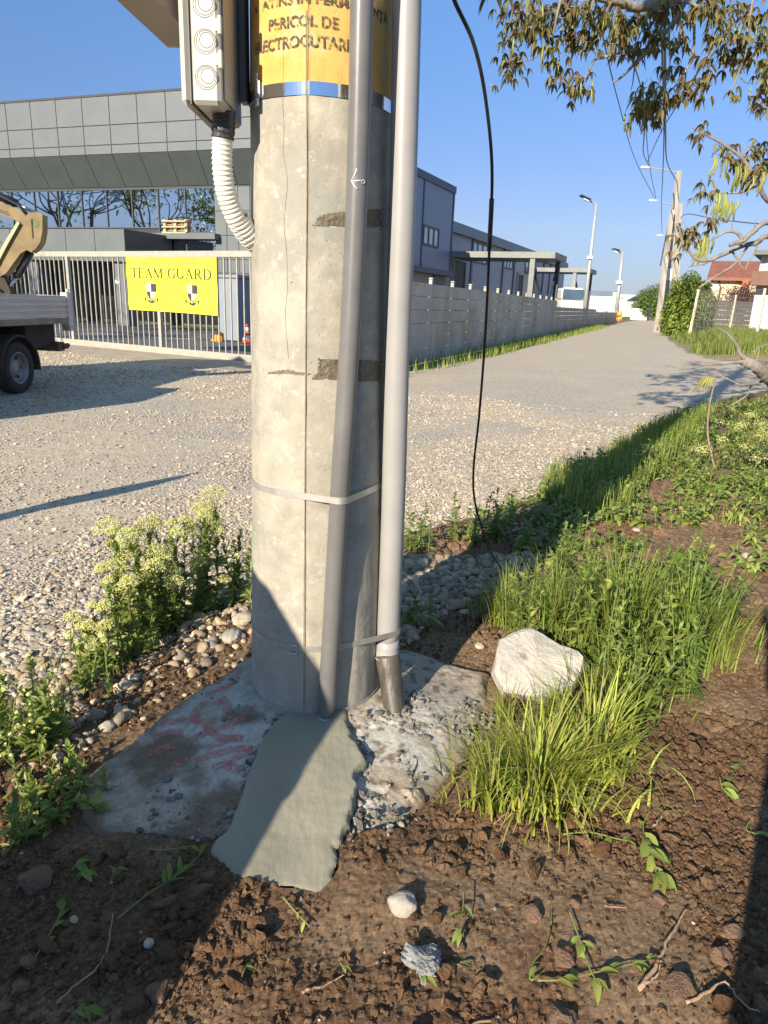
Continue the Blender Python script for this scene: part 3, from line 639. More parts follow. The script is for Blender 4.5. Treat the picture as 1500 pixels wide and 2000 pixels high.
# conduit paths (pixel, pushed off the pole surface)
def conduit_path(pts): return spline([pole_hit(a, b, off) for a, b, off in pts], 48)
thin = conduit_path([(712, -160, .075), (707, 0, .065), (697, 380, .046), (681, 700, .036), (662, 990, .031), (645, 1270, .028), (638, 1370, .028), (634, 1402, .030)])
RT = .0285
fatpx = [(797, -160, 2.10), (795, 0, 2.10), (786, 400, 2.11), (775, 700, 2.12), (768, 990, 2.13), (757, 1262, 2.14)]
fat = spline([aty(a, b, d) for a, b, d in fatpx], 40); RF = .0375
def strap(name, px, py, width, m, inc=(), thick=.0012, bump_=0.0, parent=pole, label=None, seg=120, tilt=0):
    z = pole_hit(px, py)[2]; a = np.linspace(0, 2 * math.pi, seg, endpoint=False); pts = [tuple(x) for x in pole_surf(a, z * np.ones(seg), .0015)[:, :2]]
    for path, r in inc:
        c = path[np.argmin(np.abs(path[:, 2] - z))]; pts += [(c[0] + (r + .001) * math.cos(t), c[1] + (r + .001) * math.sin(t)) for t in a]
    hp = hull(pts); cen = hp.mean(0); dirs = hp - cen; dirs /= np.linalg.norm(dirs, axis=1)[:, None]; nh = len(hp); V = []
    for dr, dz in ((0, -1), (thick, -1), (thick, 1), (0, 1)): V.append(np.column_stack([hp + dirs * dr, np.full(nh, z + dz * width / 2) + tilt * (hp[:, 0] - PX)]))
    g = Geo(); k = np.arange(nh); k2 = (k + 1) % nh
    g.add(np.vstack(V), quads=np.concatenate([np.stack([i * nh + k, i * nh + k2, ((i + 1) % 4) * nh + k2, ((i + 1) % 4) * nh + k], 1) for i in range(4)]))
    return obj(name, g, m, parent, label=label), z
m_steel = mat('steel_band', (.60, .59, .57), (.48, .47, .45), scale=25, rough=.48, metal=.75)
m_steelb = mat('bright_steel', (.85, .86, .88), (.72, .73, .75), scale=12, rough=.13, metal=1, bump=.05, bscale=15)
s1, z1 = strap('steel_strap', 600, 172, .031, m_steelb, label='wide shiny steel strap under the yellow band')
s2, z2 = strap('steel_strap', 597, 968, .020, m_steel, inc=[(thin, RT)], label='narrow steel strap over the thinner conduit')
s3, z3 = strap('steel_strap', 560, 1262, .020, m_steel, inc=[(fat, RF)], label='narrow steel strap with a clip near the foot')
s4, z4 = strap('steel_strap', 540, 1382, .020, m_steel, label='lowest steel strap at the foot of the pole')
# strap buckles
def on_pole(px, py, off=0):
    p = pole_hit(px, py); t = math.atan2(p[1] - PY, p[0] - PX); er = np.array([math.cos(t), math.sin(t), 0]); et = np.array([math.sin(t), -math.cos(t), 0]) * -1
    return p + er * off, er, et
g = Geo(); c, er, et = on_pole(508, 176, .008); A = [et, er, [0, 0, 1]]
g.box(c, (.022, .006, .040), ax=A, bevel=.002); g.box(c + [0, 0, .028] + er * .003, (.014, .004, .020), ax=A, bevel=.003); g.box(c - [0, 0, .030] + er * .002, (.014, .008, .020), ax=A, bevel=.002)
g.tube([c + er * .002 - [0, 0, .02], c - et * .02 - [0, 0, .032] + er * .006, c - et * .034 - [0, 0, .036] + er * .004], .002, 6)
obj('buckle', g, m_steel, s1)
g = Geo(); c, er, et = on_pole(574, 1268, .005); A = [et, er, [0, 0, 1]]
for dz in (-1, 1): g.box(c + [0, 0, dz * .014], (.026, .006, .007), ax=A, bevel=.0015)
for dx in (-1, 1): g.box(c + et * dx * .010, (.004, .005, .026), ax=A, bevel=.001)
obj('buckle', g, m_steel, s3)
# old adhesive tape remains
def patch(px_pts, off=.0016, nt=60, nz=26, rag=.35, seed=0):
    tz = np.array([(math.atan2(p[1] - PY, p[0] - PX), p[2]) for p in (pole_hit(a, b) for a, b in px_pts)])
    t = np.linspace(tz[:, 0].min(), tz[:, 0].max(), nt); z = np.linspace(tz[:, 1].min(), tz[:, 1].max(), nz); T_, Z_ = np.meshgrid(t, z)
    sd = sdist(T_ * .21, Z_, np.column_stack([tz[:, 0] * .21, tz[:, 1]])) + (vnoise(T_ * 90, Z_ * 300, seed) - .6) * .004 * rag * 3
    V = pole_surf(T_.ravel(), Z_.ravel(), off); idx = np.arange(nt * nz).reshape(nz, nt); q = np.stack([idx[:-1, :-1], idx[:-1, 1:], idx[1:, 1:], idx[1:, :-1]], -1).reshape(-1, 4)
    return V, q[(sd.ravel()[q] > 0).all(1)]
g = Geo()
for i, pp in enumerate([[(606, 443), (622, 420), (660, 412), (700, 409), (767, 404), (767, 446), (700, 444)], [(602, 741), (618, 728), (620, 699), (690, 701), (752, 702), (752, 746), (680, 744)], [(521, 731), (523, 726), (560, 721), (598, 727), (612, 730), (600, 733), (560, 731)]]):
    V, q = patch(pp, seed=i, rag=.4); g.add(V, quads=q)
obj('tape_remnant', g, mat('old_tape', (.10, .085, .055), (.17, .145, .10), scale=60, rough=.5, bump=.6, bscale=90, alpha_noise=(110, .30, .42)), pole, label='torn remains of dark adhesive tape')
# stencilled warning
m_sten = mat('stencil_black', (.05, .045, .035), (.09, .08, .05), scale=40, rough=.8, alpha_noise=(75, .39, .54))
def stencil(s, x0, x1, yb, yt):
    V2, Fc = text_polys(s, 1.0, .035); lo, hi = V2.min(0), V2.max(0); gm = Geo()
    a = pole_hit(x0, yb); b = pole_hit(x1, yb); ta, tb = math.atan2(a[1] - PY, a[0] - PX), math.atan2(b[1] - PY, b[0] - PX); zb = pole_hit((x0 + x1) / 2, yb)[2]; zt = pole_hit((x0 + x1) / 2, yt)[2]
    u = (V2 - lo) / (hi - lo); V = pole_surf(ta + (tb - ta) * u[:, 0], zb + (zt - zb) * u[:, 1], .0022); gm.add(V, Fc); return gm
for s, x0, x1, yb, yt in [('A  ATINS ÎN PERMANENȚĂ', 496, 760, 14, -16), ('PERICOL DE', 524, 662, 53, 29), ('ELECTROCUTARE', 500, 690, 93, 68)]:
    obj('stencil_text', stencil(s, x0, x1, yb, yt), m_sten, pole)

# conduits
m_pipe = mat('pvc_grey', (.13, .13, .128), (.16, .16, .157), scale=9, rough=.32, spec=.5, bump=.08, bscale=10)
m_pipe2 = mat('pvc_lightgrey', (.29, .29, .285), (.33, .33, .325), scale=6, rough=.38, spec=.5)
cd = thing('conduit_pipe', 'thin dark grey plastic conduit in front of the pole, entering the mortar', 'conduit', thin[-1])
rad = np.full(len(thin), RT); rad[-7:] = np.linspace(RT, RT * .62, 7)
ext = thin[-1] + np.array([-.006, -.008, -.07]); g = Geo(); g.tube(np.vstack([thin, ext]), np.append(rad, RT * .6), 28); obj('pipe', g, m_pipe, cd, smooth=True)
g = Geo(); e1 = thin[-1]; g.tube([e1 + [0, -.001, .004], e1 + (ext - e1) * .35], [RT * .70, RT * .70], 24); obj('collar', g, mat('clear_tape', (.33, .33, .33), (.45, .45, .45), scale=60, rough=.2, bump=1, bscale=60), cd, smooth=True)
# dent with white stress marks
g = Geo(); i0 = int(np.argmin(np.abs(thin[:, 2] - pole_hit(690, 378, .05)[2]))); c0 = thin[i0]
vd = (CAM - c0); vd[2] = 0; vd /= np.linalg.norm(vd); sd_ = np.array([vd[1], -vd[0], 0]) * -1
def onp(a, dz): return c0 + (vd * math.cos(a) + sd_ * math.sin(a)) * (RT + .0006) + np.array([0, 0, dz])
for pth in [[(-.45, 0), (-.2, .002), (.1, 0), (.55, .001)], [(.55, .001), (.3, .012), (.12, .022), (.08, .03)], [(.55, .001), (.3, -.010), (.1, -.016), (-.1, -.018)]]:
    g.tube([onp(-a, z) for a, z in pth], .0016, 6)
ring = [onp(.55 + .16 * math.cos(t), .0045 * math.sin(t)) for t in np.linspace(0, 6.28, 12)]; g.tube(ring, .0011, 5)
obj('dent', g, mat('stress_white', (.6, .6, .6), (.5, .5, .5), scale=20, rough=.5), cd, smooth=True, label='dent with pale stress marks')
cf = thing('conduit_pipe', 'thick light grey plastic pipe beside the pole with a black sleeve at its foot', 'conduit', fat[-1])
g = Geo(); g.tube(fat, RF, 36); obj('pipe', g, m_pipe2, cf, smooth=True)
g = Geo(); e0, e1 = fat[-1], fat[-1] + np.array([0, 0, -.035]); g.tube([e0 + [0, 0, .03], e0 + [0, 0, -.002], e1, e1 - [0, 0, .001], e1 - [0, 0, .006]], [RF + .0005, RF + .001, RF + .002, RF + .006, RF + .005], 36); obj('pipe_rim', g, m_pipe2, cf, smooth=True)
g = Geo(); b0 = e1 + np.array([0, .0, .004]); b1 = aty(771, 1392, 2.06); b1[2] = .13; pts = spline([b0, (b0 * .5 + b1 * .5) + [.002, 0, 0], b1, b1 + (b1 - b0) * .15], 20)
g.tube(pts, np.concatenate([np.full(4, RF + .004), np.full(10, RF + .001), [RF + .001, RF + .006, RF + .007, RF + .006, RF + .002, RF]]), 32)
obj('sleeve', g, mat('black_sleeve', (.055, .05, .042), (.12, .105, .085), scale=18, rough=.45, bump=.3, bscale=60, stretch=(1, 1, .2)), cf, smooth=True, label='scuffed black rubber sleeve')

# ------------------------------------------------------------------ junction box, flexible hose, cabinet overhead
m_box = mat('box_plastic', (.42, .41, .365), (.46, .45, .40), scale=3, rough=.42, spec=.45)
m_boxd = mat('box_groove', (.12, .115, .10), (.15, .14, .12), scale=9, rough=.6)
xb, yb0, zb0 = -.438, 1.93, aty(440, 205, 1.93)[2]
W_, D_, HH = .072, .255, .50
jb = thing('junction_box', 'pale plastic junction box with round knockouts on the side of the pole', 'junction box', (xb - .06, yb0 + .12, zb0))
lidw = .024
g = Geo(); g.box((xb - W_ / 2, yb0 + D_ / 2, zb0 + HH / 2), (W_, D_, HH), bevel=.009); obj('housing', g, m_box, jb)
g = Geo(); g.box((xb - W_ - lidw / 2 - .0015, yb0 + D_ / 2, zb0 + HH / 2), (lidw, D_ + .006, HH + .006), bevel=.011); obj('lid', g, m_box, jb)
g = Geo(); g.box((xb - W_ - .001, yb0 + D_ / 2, zb0 + HH / 2), (.0025, D_ + .001, HH + .001)); obj('seal', g, m_boxd, jb)
for i, dz in enumerate((.058, .134, .210, .286)):
    g = Geo()
    for r_, dx, dzz in ((.0265, 0, 0), (.0225, .001, .001), (.0165, .003, .003)):
        t = np.linspace(0, 2 * math.pi, 33)[:-1]; pts = [(xb - W_ * .47 + dx + r_ * math.cos(a), yb0 + .0001, zb0 + dz + dzz + r_ * math.sin(a)) for a in t]
        g.tube(pts + [pts[0]], .0009, 5)
    obj('knockout', g, m_boxd, jb, smooth=True)
for dz in (.098, .170, .242):
    g = Geo(); g.box((xb + .001, yb0 + .004, zb0 + dz), (.010, .014, .040), bevel=.002); g.box((xb - .009, yb0 + .0005, zb0 + dz), (.009, .003, .026)); obj('latch', g, m_box, jb)
g = Geo()
g.box((xb + .003, yb0 + .09, zb0 + .2), (.003, .12, .36)); obj('rib', g, m_box, jb)
g = Geo(); g.box((xb + .012, yb0 + .235, zb0 + .26), (.022, .05, .40), bevel=.003); obj('mounting_plate', g, mat('dark_bracket', (.07, .075, .08), (.12, .12, .12), scale=12, rough=.5, metal=.3), jb)
# corrugated hose
hp = spline([aty(437, 213, 2.03), aty(437, 240, 2.035), aty(434, 290, 2.04), aty(436, 345, 2.05), aty(447, 395, 2.07), aty(468, 440, 2.10), aty(496, 474, 2.15), aty(530, 490, 2.24)], 260)
hs = thing('corrugated_hose', 'white corrugated hose bending from the junction box round the back of the pole', 'hose', hp[0])
RH = .0275; t = np.arange(len(hp)); i_s = 62
g = Geo(); rw = RH * (1 - .085 * (np.cos(t * 2 * math.pi / 6.5) > .1)); g.tube(hp[i_s - 8:], rw[i_s - 8:], 24); m_hose = mat('hose_white', (.66, .64, .56), (.72, .70, .62), scale=12, rough=.45); obj('hose_body', g, m_hose, hs, smooth=False)
g = Geo(); tw = RH * 1.07 * (1 - .05 * (np.sin(t * 2 * math.pi / 9 + .8) > .2)) + .0016 * np.array([vnoise(np.array([i * .23]), np.array([0.]), 3)[0] for i in t]); g.tube(hp[2:i_s], tw[2:i_s], 24); obj('tape_wrap', g, mat('black_tape', (.025, .027, .03), (.05, .05, .055), scale=30, rough=.38, bump=.6, bscale=50), hs, smooth=True, label='black insulating tape wrapped round the hose')
g = Geo(); g.tube(hp[178:256] + np.array([.004, -.004, .006]), rw[178:256] * 1.10, 24, cap=False); obj('hose_sleeve', g, m_hose, hs)
# cabinet overhead
zc = 2.12; cA = atz(325, 90, zc); cB = atz(228, 0, zc); dirn = (cB - cA); dirn /= np.linalg.norm(dirn); perp = np.array([-dirn[1], dirn[0], 0]); perp = perp if perp[0] > 0 else -perp
cab = thing('meter_cabinet', 'brown beige metal cabinet seen from below beside the pole top', 'cabinet', cA)
g = Geo(); Lc = float(np.linalg.norm(cB - cA)) * 1.08; farR = aty(395, 92, cA[1]); farR[2] = zc; w_ = farR - cA
pg = [cA, cA + w_, cA + w_ + dirn * Lc, cA + dirn * Lc]; g.prism(pg, (0, 0, .28)); m_cab = mat('cabinet_paint', (.36, .30, .245), (.40, .335, .27), scale=3, rough=.55); obj('body', g, m_cab, cab)
g = Geo(); g.prism([p - [0, 0, .0] for p in [cA + w_ * -.01, cA + w_ * 1.0, cA + w_ * 1.0 - dirn * .012, cA + w_ * -.01 - dirn * .012]], (0, 0, .02)); obj('lit_edge_strip', g, mat('cabinet_lit_edge', (.55, .5, .42), (.58, .53, .45), scale=5, rough=.5), cab)  # paler strip paints the lit edge of the underside
# hanging black cable
cb = spline([aty(872, -60, 2.25), aty(887, 0, 2.3), aty(925, 85, 2.38), aty(948, 190, 2.48), aty(961, 330, 2.6), aty(956, 480, 2.72), aty(948, 650, 2.85), aty(936, 810, 3.0), aty(926, 900, 3.05), aty(925, 960, 3.1), aty(935, 1010, 3.12), aty(960, 1080, 3.1), aty(1000, 1135, 3.0), aty(1040, 1180, 2.9), aty(1100, 1180, 2.9)], 90)
g = Geo(); g.tube(cb, np.concatenate([np.linspace(.0062, .0048, 60), np.linspace(.0048, .0034, 30)]), 10)
cab2 = thing('hanging_cable', 'thin black cable hanging in a long curve down to the weeds', 'cable', cb[-1]); obj('sheath', g, mat('cable_black', (.012, .012, .014), (.03, .03, .03), scale=20, rough=.4), cab2, smooth=True)
g = Geo(); g.tube(cb[28:33] + np.array([0, -.001, 0]), .0085, 10); obj('splice', g, MATS['black_tape'], cab2, smooth=True)

# ------------------------------------------------------------------ people who stand just outside the picture (they cast the two big shadows)
def person(loc, face, label, shirt, armL, armR, lean=0):
    sh = lambda x, z: x + (1.07 - z) * lean
    t = thing('person', label, 'person', (loc[0], loc[1], loc[2]))
    J = {'pel': (0, 0, .95), 'sp': (0, .01, 1.15), 'ch': (0, .0, 1.36), 'nk': (0, .01, 1.50), 'hd': (0, .03, 1.60), 'tp': (0, .02, 1.72),
         'hl': (-.10, 0, .90), 'kl': (-.11, .02, .50), 'al': (-.12, -.02, .09), 'tl': (-.13, .14, .04), 'hr': (.10, 0, .90), 'kr': (.12, .02, .50), 'ar': (.13, -.02, .09), 'tr': (.14, .14, .04),
         'sl': (-.19, 0, 1.42), 'sr': (.19, 0, 1.42)}
    J['el'], J['wl'] = armL; J['er'], J['wr'] = armR
    Rr = {'pel': .145, 'sp': .135, 'ch': .15, 'nk': .058, 'hd': .092, 'tp': .07, 'hl': .095, 'kl': .06, 'al': .042, 'tl': .038, 'hr': .095, 'kr': .06, 'ar': .042, 'tr': .038, 'sl': .06, 'sr': .06, 'el': .043, 'er': .043, 'wl': .03, 'wr': .03}
    E_ = [('pel', 'sp'), ('sp', 'ch'), ('ch', 'nk'), ('nk', 'hd'), ('hd', 'tp'), ('pel', 'hl'), ('hl', 'kl'), ('kl', 'al'), ('al', 'tl'), ('pel', 'hr'), ('hr', 'kr'), ('kr', 'ar'), ('ar', 'tr'), ('ch', 'sl'), ('sl', 'el'), ('el', 'wl'), ('ch', 'sr'), ('sr', 'er'), ('er', 'wr')]
    for sd in 'lr':
        e, w = np.array(J['e' + sd]), np.array(J['w' + sd]); d = (w - e) / np.linalg.norm(w - e); up = np.cross(d, (1, 0, 0)); pm = w + d * .07
        J['p' + sd] = tuple(pm); Rr['p' + sd] = .034; E_.append(('w' + sd, 'p' + sd))
        for k, (o, ln) in enumerate(((-.03, .065), (-.01, .08), (.012, .078), (.032, .06))):
            f1 = pm + d * .025 + np.array([o, 0, 0]); f2 = f1 + d * ln + up * .02; J[f'f{sd}{k}a'] = tuple(f1); J[f'f{sd}{k}b'] = tuple(f2); Rr[f'f{sd}{k}a'] = .0095; Rr[f'f{sd}{k}b'] = .0085; E_ += [('p' + sd, f'f{sd}{k}a'), (f'f{sd}{k}a', f'f{sd}{k}b')]
        tb = w + d * .04 + up * .045; J[f't{sd}h'] = tuple(tb); Rr[f't{sd}h'] = .011; E_.append(('w' + sd, f't{sd}h'))
    names = list(J); me = bpy.data.meshes.new('body'); c, s_ = math.cos(face), math.sin(face)
    me.from_pydata([((sh(x, z) * c - y * s_), (sh(x, z) * s_ + y * c), z) for x, y, z in J.values()], [(names.index(a), names.index(b)) for a, b in E_], [])
    o = bpy.data.objects.new('body', me); scene.collection.objects.link(o); md = o.modifiers.new('s', 'SKIN'); o.modifiers.new('u', 'SUBSURF').levels = 1
    for i, nme in enumerate(names): me.skin_vertices[0].data[i].radius = (Rr[nme], Rr[nme] * (.8 if nme in ('pel', 'sp', 'ch') else 1))
    me.skin_vertices[0].data[0].use_root = True
    dg = bpy.context.evaluated_depsgraph_get(); m2 = bpy.data.meshes.new_from_object(o.evaluated_get(dg)); bpy.data.objects.remove(o)
    m2.name = 'body'; m2.materials.clear(); mats_ = [mat('work_cloth_' + shirt[0], shirt[1], shirt[2], scale=12, rough=.9), mat('skin', (.45, .27, .19), (.5, .31, .22), scale=8, rough=.6), mat('trousers', (.04, .05, .08), (.06, .07, .1), scale=9, rough=.9)]
    for mm in mats_: m2.materials.append(mm)
    for p in m2.polygons:
        z = p.center.z; r_ = math.hypot(p.center.x, p.center.y); p.use_smooth = True
        p.material_index = 1 if z > 1.5 else 2 if (z < .98 and r_ < .3) else 0
    b = bpy.data.objects.new('body', m2); scene.collection.objects.link(b); b.parent = t; b['_o'] = t['_o']
    cg = Geo(); th_ = np.linspace(0, 2 * math.pi, 28, endpoint=False); prof = [(1.47, .10, .08), (1.44, .20, .11), (1.36, .27, .14), (1.1, .285, .17), (.8, .30, .19), (.42, .33, .21)]; V_ = []
    for z_, a_, b_ in prof:
        x_ = sh(a_ * np.cos(th_), z_); y_ = b_ * np.sin(th_) * (1 + .04 * np.sin(th_ * 7)); V_.append(np.column_stack([x_ * c - y_ * s_, x_ * s_ + y_ * c, np.full(28, z_)]) + np.array(t['_o']))
    k_i = np.arange(28); cg.add(np.vstack(V_), quads=np.concatenate([np.stack([i * 28 + k_i, i * 28 + (k_i + 1) % 28, (i + 1) * 28 + (k_i + 1) % 28, (i + 1) * 28 + k_i], 1) for i in range(5)]))
    obj('coat', cg, mats_[0], t, smooth=True)
    hm = Geo(); T, Fc = ico(2); Vh = T * [.105, .12, .10]; Vh = Vh[:, :]; hh_ = np.array([0, -.005, 1.665]); Vh = np.where(Vh[:, 2:3] < -.02, Vh * [1, .75, .6], Vh) + hh_
    Vh[:, 0] = sh(Vh[:, 0], Vh[:, 2]); Vh = np.column_stack([Vh[:, 0] * c - Vh[:, 1] * s_, Vh[:, 0] * s_ + Vh[:, 1] * c, Vh[:, 2]]) + np.array(t['_o']); hm.add(Vh, tris=Fc)
    obj('hair', hm, mat('dark_hair', (.03, .02, .015), (.05, .035, .025), scale=30, rough=.7), t, smooth=True)
    return t
person((-1.49, .155, .06), math.radians(-29), 'person in an orange work shirt standing beside the verge watching', ('orange', (.6, .2, .05), (.5, .17, .05)), ((-.30, .06, 1.14), (-.22, .22, .98)), ((.28, .02, 1.13), (.24, .2, .9)), lean=.40)
person((.32, -.29, .08), math.radians(-29), 'person in a blue shirt standing on the dug soil taking the photo', ('blue', (.07, .12, .3), (.06, .1, .25)), ((-.27, .12, 1.2), (-.30, .22, 1.36)), ((.27, .10, 1.18), (.20, .24, 1.33)))
# made-up unseen board in the gravel, shaped to cast the streak of shadow
sp = np.array([-3.3, 3.0, 0.]); fx = np.array([.87, -.49, 0]); g = Geo()
cen = spline([(0, 0, 0), (.03, .35, 0), (-.02, .75, 0), (.05, 1.1, 0), (.10, 1.42, 0)], 16); wv = np.array([.07] * 9 + [.085, .095, .095, .08, .06, .035, .01])
g.prism([sp + fx * (c_[0] - w_ / 1.0) + [0, 0, c_[1]] for c_, w_ in zip(cen, wv)] + [sp + fx * (c_[0] + w_ / 1.0) + [0, 0, c_[1]] for c_, w_ in zip(cen[::-1], wv[::-1])], (.01, .018, 0))
single('shadow_board', g, mat('ash_wood', (.40, .27, .15), (.50, .36, .2), scale=5, rough=.7, stretch=(8, 8, 1)), 'curved pointed board added outside the picture to cast the shadow streak on the gravel', 'board')

# ------------------------------------------------------------------ sliding gate with banner
m_galv = mat('galvanised', (.36, .35, .30), (.45, .43, .37), scale=7, rough=.55, metal=.25)
gate = thing('sliding_gate', 'long galvanised sliding gate of thin vertical bars before the office yard', 'gate', GATE.P(-3, 0))
zt0, zt1 = 1.96, 2.11; s_ref, zt1 = GATE.hit(300, 490.5); _, zt0 = GATE.hit(300, 502); _, zb1 = GATE.hit(240, 671); _, zb0 = GATE.hit(240, 689)
gs0, gs1 = -11.5, 3.1
g = Geo(); GATE.box(g, gs0, gs1, zt0, zt1, -.05, .05, .006); obj('top_rail', g, m_galv, gate)
g = Geo(); GATE.box(g, gs0, gs1, zb0 + .03, zb1, -.05, .05, .006); GATE.box(g, gs0, gs1, zb0 - .10, zb0 + .027, -.07, .07, .006); obj('bottom_rail', g, m_galv, gate)
posts_s = [GATE.hit(138, 580)[0], GATE.hit(312, 600)[0]]; dp = posts_s[1] - posts_s[0]; posts_s = [posts_s[0] - 2 * dp, posts_s[0] - dp] + posts_s + [posts_s[1] + dp]
for s_ in posts_s:
    if gs0 < s_ < gs1: g = Geo(); GATE.box(g, s_ - .05, s_ + .05, zb1 + .001, zt0 - .001, -.045, .045, .004); obj('upright', g, m_galv, gate)
s0_, s1_ = GATE.hit(472, 520)[0], GATE.hit(459, 520)[0]; sp_ = abs(s0_ - s1_); bar_me = None; s_ = gs0 + .1
while s_ < gs1:
    if min(abs(s_ - p) for p in posts_s) > .09:
        g = Geo(); GATE.box(g, s_ - .014, s_ + .014, zb1 - .01, zt0 + .01, -.014, .014); obj('bar', g, m_galv, gate)
    s_ += sp_
# banner
Fb = GATE; D0 = .058
bn = [Fb.hit(px, py, D0) for px, py in ((245, 500), (422, 504), (426, 614), (250, 605))]
bs0, bs1 = bn[0][0], bn[1][0]; bz1, bz0 = (bn[0][1] + bn[1][1]) / 2, (bn[2][1] + bn[3][1]) / 2; BW, BH = bs1 - bs0, bz1 - bz0
ban = thing('banner', 'bright yellow security banner with black lettering and two shields tied to the gate', 'banner', GATE.P((bs0 + bs1) / 2, bz0, D0))
g = Geo(); nu, nv = 40, 24; u, v = np.meshgrid(np.linspace(0, 1, nu), np.linspace(0, 1, nv)); bulge = .012 * np.sin(u * 9 + v * 2) * (1 - v) + .006 * np.sin(v * 11)
Vb = np.array([GATE.P(bs0 + BW * a + .012 * (1 - b), bz0 + BH * b + .012 * math.sin(a * 3.1) * (1 - b) - .03 * a * (1 - b), D0 + c) for a, b, c in zip(u.ravel(), v.ravel(), bulge.ravel())]); idx = np.arange(nu * nv).reshape(nv, nu)
g.add(Vb, quads=np.stack([idx[:-1, :-1], idx[:-1, 1:], idx[1:, 1:], idx[1:, :-1]], -1).reshape(-1, 4)); m_yel = mat('banner_yellow', (.80, .80, .05), (.86, .86, .08), scale=3, rough=.45, trans=.15); obj('cloth', g, m_yel, ban, smooth=True)
def bpt(a, b, off=.02): return GATE.P(bs0 + BW * a + .012 * (1 - b), bz0 + BH * b + .012 * math.sin(a * 3.1) * (1 - b) - .03 * a * (1 - b), D0 + .012 * math.sin(a * 9 + b * 2) * (1 - b) + .006 * math.sin(b * 11) + off * .5)
m_ink = mat('ink_black', (.035, .035, .04), (.06, .05, .06), scale=20, rough=.6)
def btext(s, a0, a1, b0, b1, m=m_ink, bold=0):
    V2, Fc = text_polys(s, 1.0, bold); lo, hi = V2.min(0), V2.max(0); uu = (V2 - lo) / (hi - lo); g = Geo(); g.add([bpt(a0 + (a1 - a0) * p, b0 + (b1 - b0) * q_, .03) for p, q_ in uu], Fc); return g
# serif capitals for the two big words: strokes (x0,y0,x1,y1,width)
K_, k_ = .15, .055
def arc(cx, cy, rx, ry, a0, a1, w0, w1, n=9):
    o = []; A = np.radians(np.linspace(a0, a1, n))
    for i in range(n - 1):
        w = (w0 + (w1 - w0) * abs(math.cos((A[i] + A[i + 1]) / 2))); o.append((cx + rx * math.cos(A[i]), cy + ry * math.sin(A[i]), cx + rx * math.cos(A[i + 1]), cy + ry * math.sin(A[i + 1]), w))
    return o
def serif(x, y, w=.26): return [(x - w / 2, y, x + w / 2, y, .045)]
GL = {'T': (.8, [(.4, 0, .4, 1, K_), (0, .98, .8, .98, .05), (.02, .8, .02, 1, .05), (.78, .8, .78, 1, .05)] + serif(.4, .02, .36)),
      'E': (.75, [(.16, 0, .16, 1, K_), (0, .98, .66, .98, .05), (0, .02, .7, .02, .05), (.16, .52, .5, .52, .05), (.65, .8, .65, 1, .05), (.69, 0, .69, .22, .05), (.5, .42, .5, .62, .04)]),
      'A': (.95, [(.12, 0, .45, 1, k_), (.42, 1, .8, 0, K_), (.22, .33, .68, .33, .05)] + serif(.12, .02) + serif(.82, .02, .3)),
      'M': (1.15, [(.15, 0, .15, 1, k_), (.15, 1, .56, .05, K_), (.56, .05, .95, 1, k_), (.97, 0, .97, 1, K_)] + serif(.15, .02) + serif(.97, .02, .34) + serif(.1, .98, .22) + serif(1.0, .98, .26)),
      'G': (.95, arc(.48, .5, .4, .48, 50, 320, .05, .16, 14) + [(.78, 0.1, .78, .42, .13), (.62, .42, .93, .42, .045), (.76, .74, .76, .96, .05)]),
      'U': (.95, [(.16, .3, .16, 1, K_), (.8, .3, .8, 1, k_)] + arc(.48, .32, .32, .3, 180, 360, .06, .14, 9) + serif(.16, .98, .34) + serif(.8, .98)),
      'R': (.9, [(.16, 0, .16, 1, K_), (.16, .98, .42, .98, .05), (.16, .5, .42, .5, .05), (.4, .5, .8, 0, .14)] + arc(.42, .74, .24, .24, 90, -90, .05, .15, 8) + serif(.16, .02, .34) + serif(.82, .02, .2)),
      'D': (.95, [(.16, 0, .16, 1, K_), (.0, .98, .45, .98, .05), (0, .02, .45, .02, .05)] + arc(.44, .5, .4, .48, 90, -90, .05, .16, 11)), ' ': (.4, [])}
def serif_word(s, a0, a1, b0, b1):
    tot = sum(GL[c][0] + .1 for c in s) - .1; g = Geo(); x = 0
    for c in s:
        w, st = GL[c]
        for x0, y0, x1, y1, ww in st:
            d = np.array([x1 - x0, y1 - y0]); l = np.linalg.norm(d) + 1e-9; n_ = np.array([-d[1], d[0]]) / l * ww / 2
            pts = [np.array([x0, y0]) + n_, np.array([x0, y0]) - n_, np.array([x1, y1]) - n_, np.array([x1, y1]) + n_]
            o_ = .02 + .004 * random.random(); g.add([bpt(a0 + (a1 - a0) * (x + p[0]) / tot, b0 + (b1 - b0) * p[1], o_) for p in pts], [(0, 1, 2, 3)])
        x += w + .1
    return g
obj('lettering', serif_word('TEAM GUARD', .06, .95, .615, .795), m_ink, ban)
obj('lettering', btext('Obiectiv monitorizat video', .14, .84, .855, .945, mat('ink_faded', (.30, .29, .08), (.36, .35, .1), scale=20, rough=.6)), MATS['ink_faded'], ban)
obj('lettering', btext('Tel. 07...  21 84', .13, .40, .055, .105, MATS['ink_faded']), MATS['ink_faded'], ban)
obj('lettering', btext('office@teamguard.ro', .58, .88, .05, .105, MATS['ink_faded']), MATS['ink_faded'], ban)
m_pale = mat('shield_pale', (.55, .50, .32), (.6, .55, .35), scale=9, rough=.6)
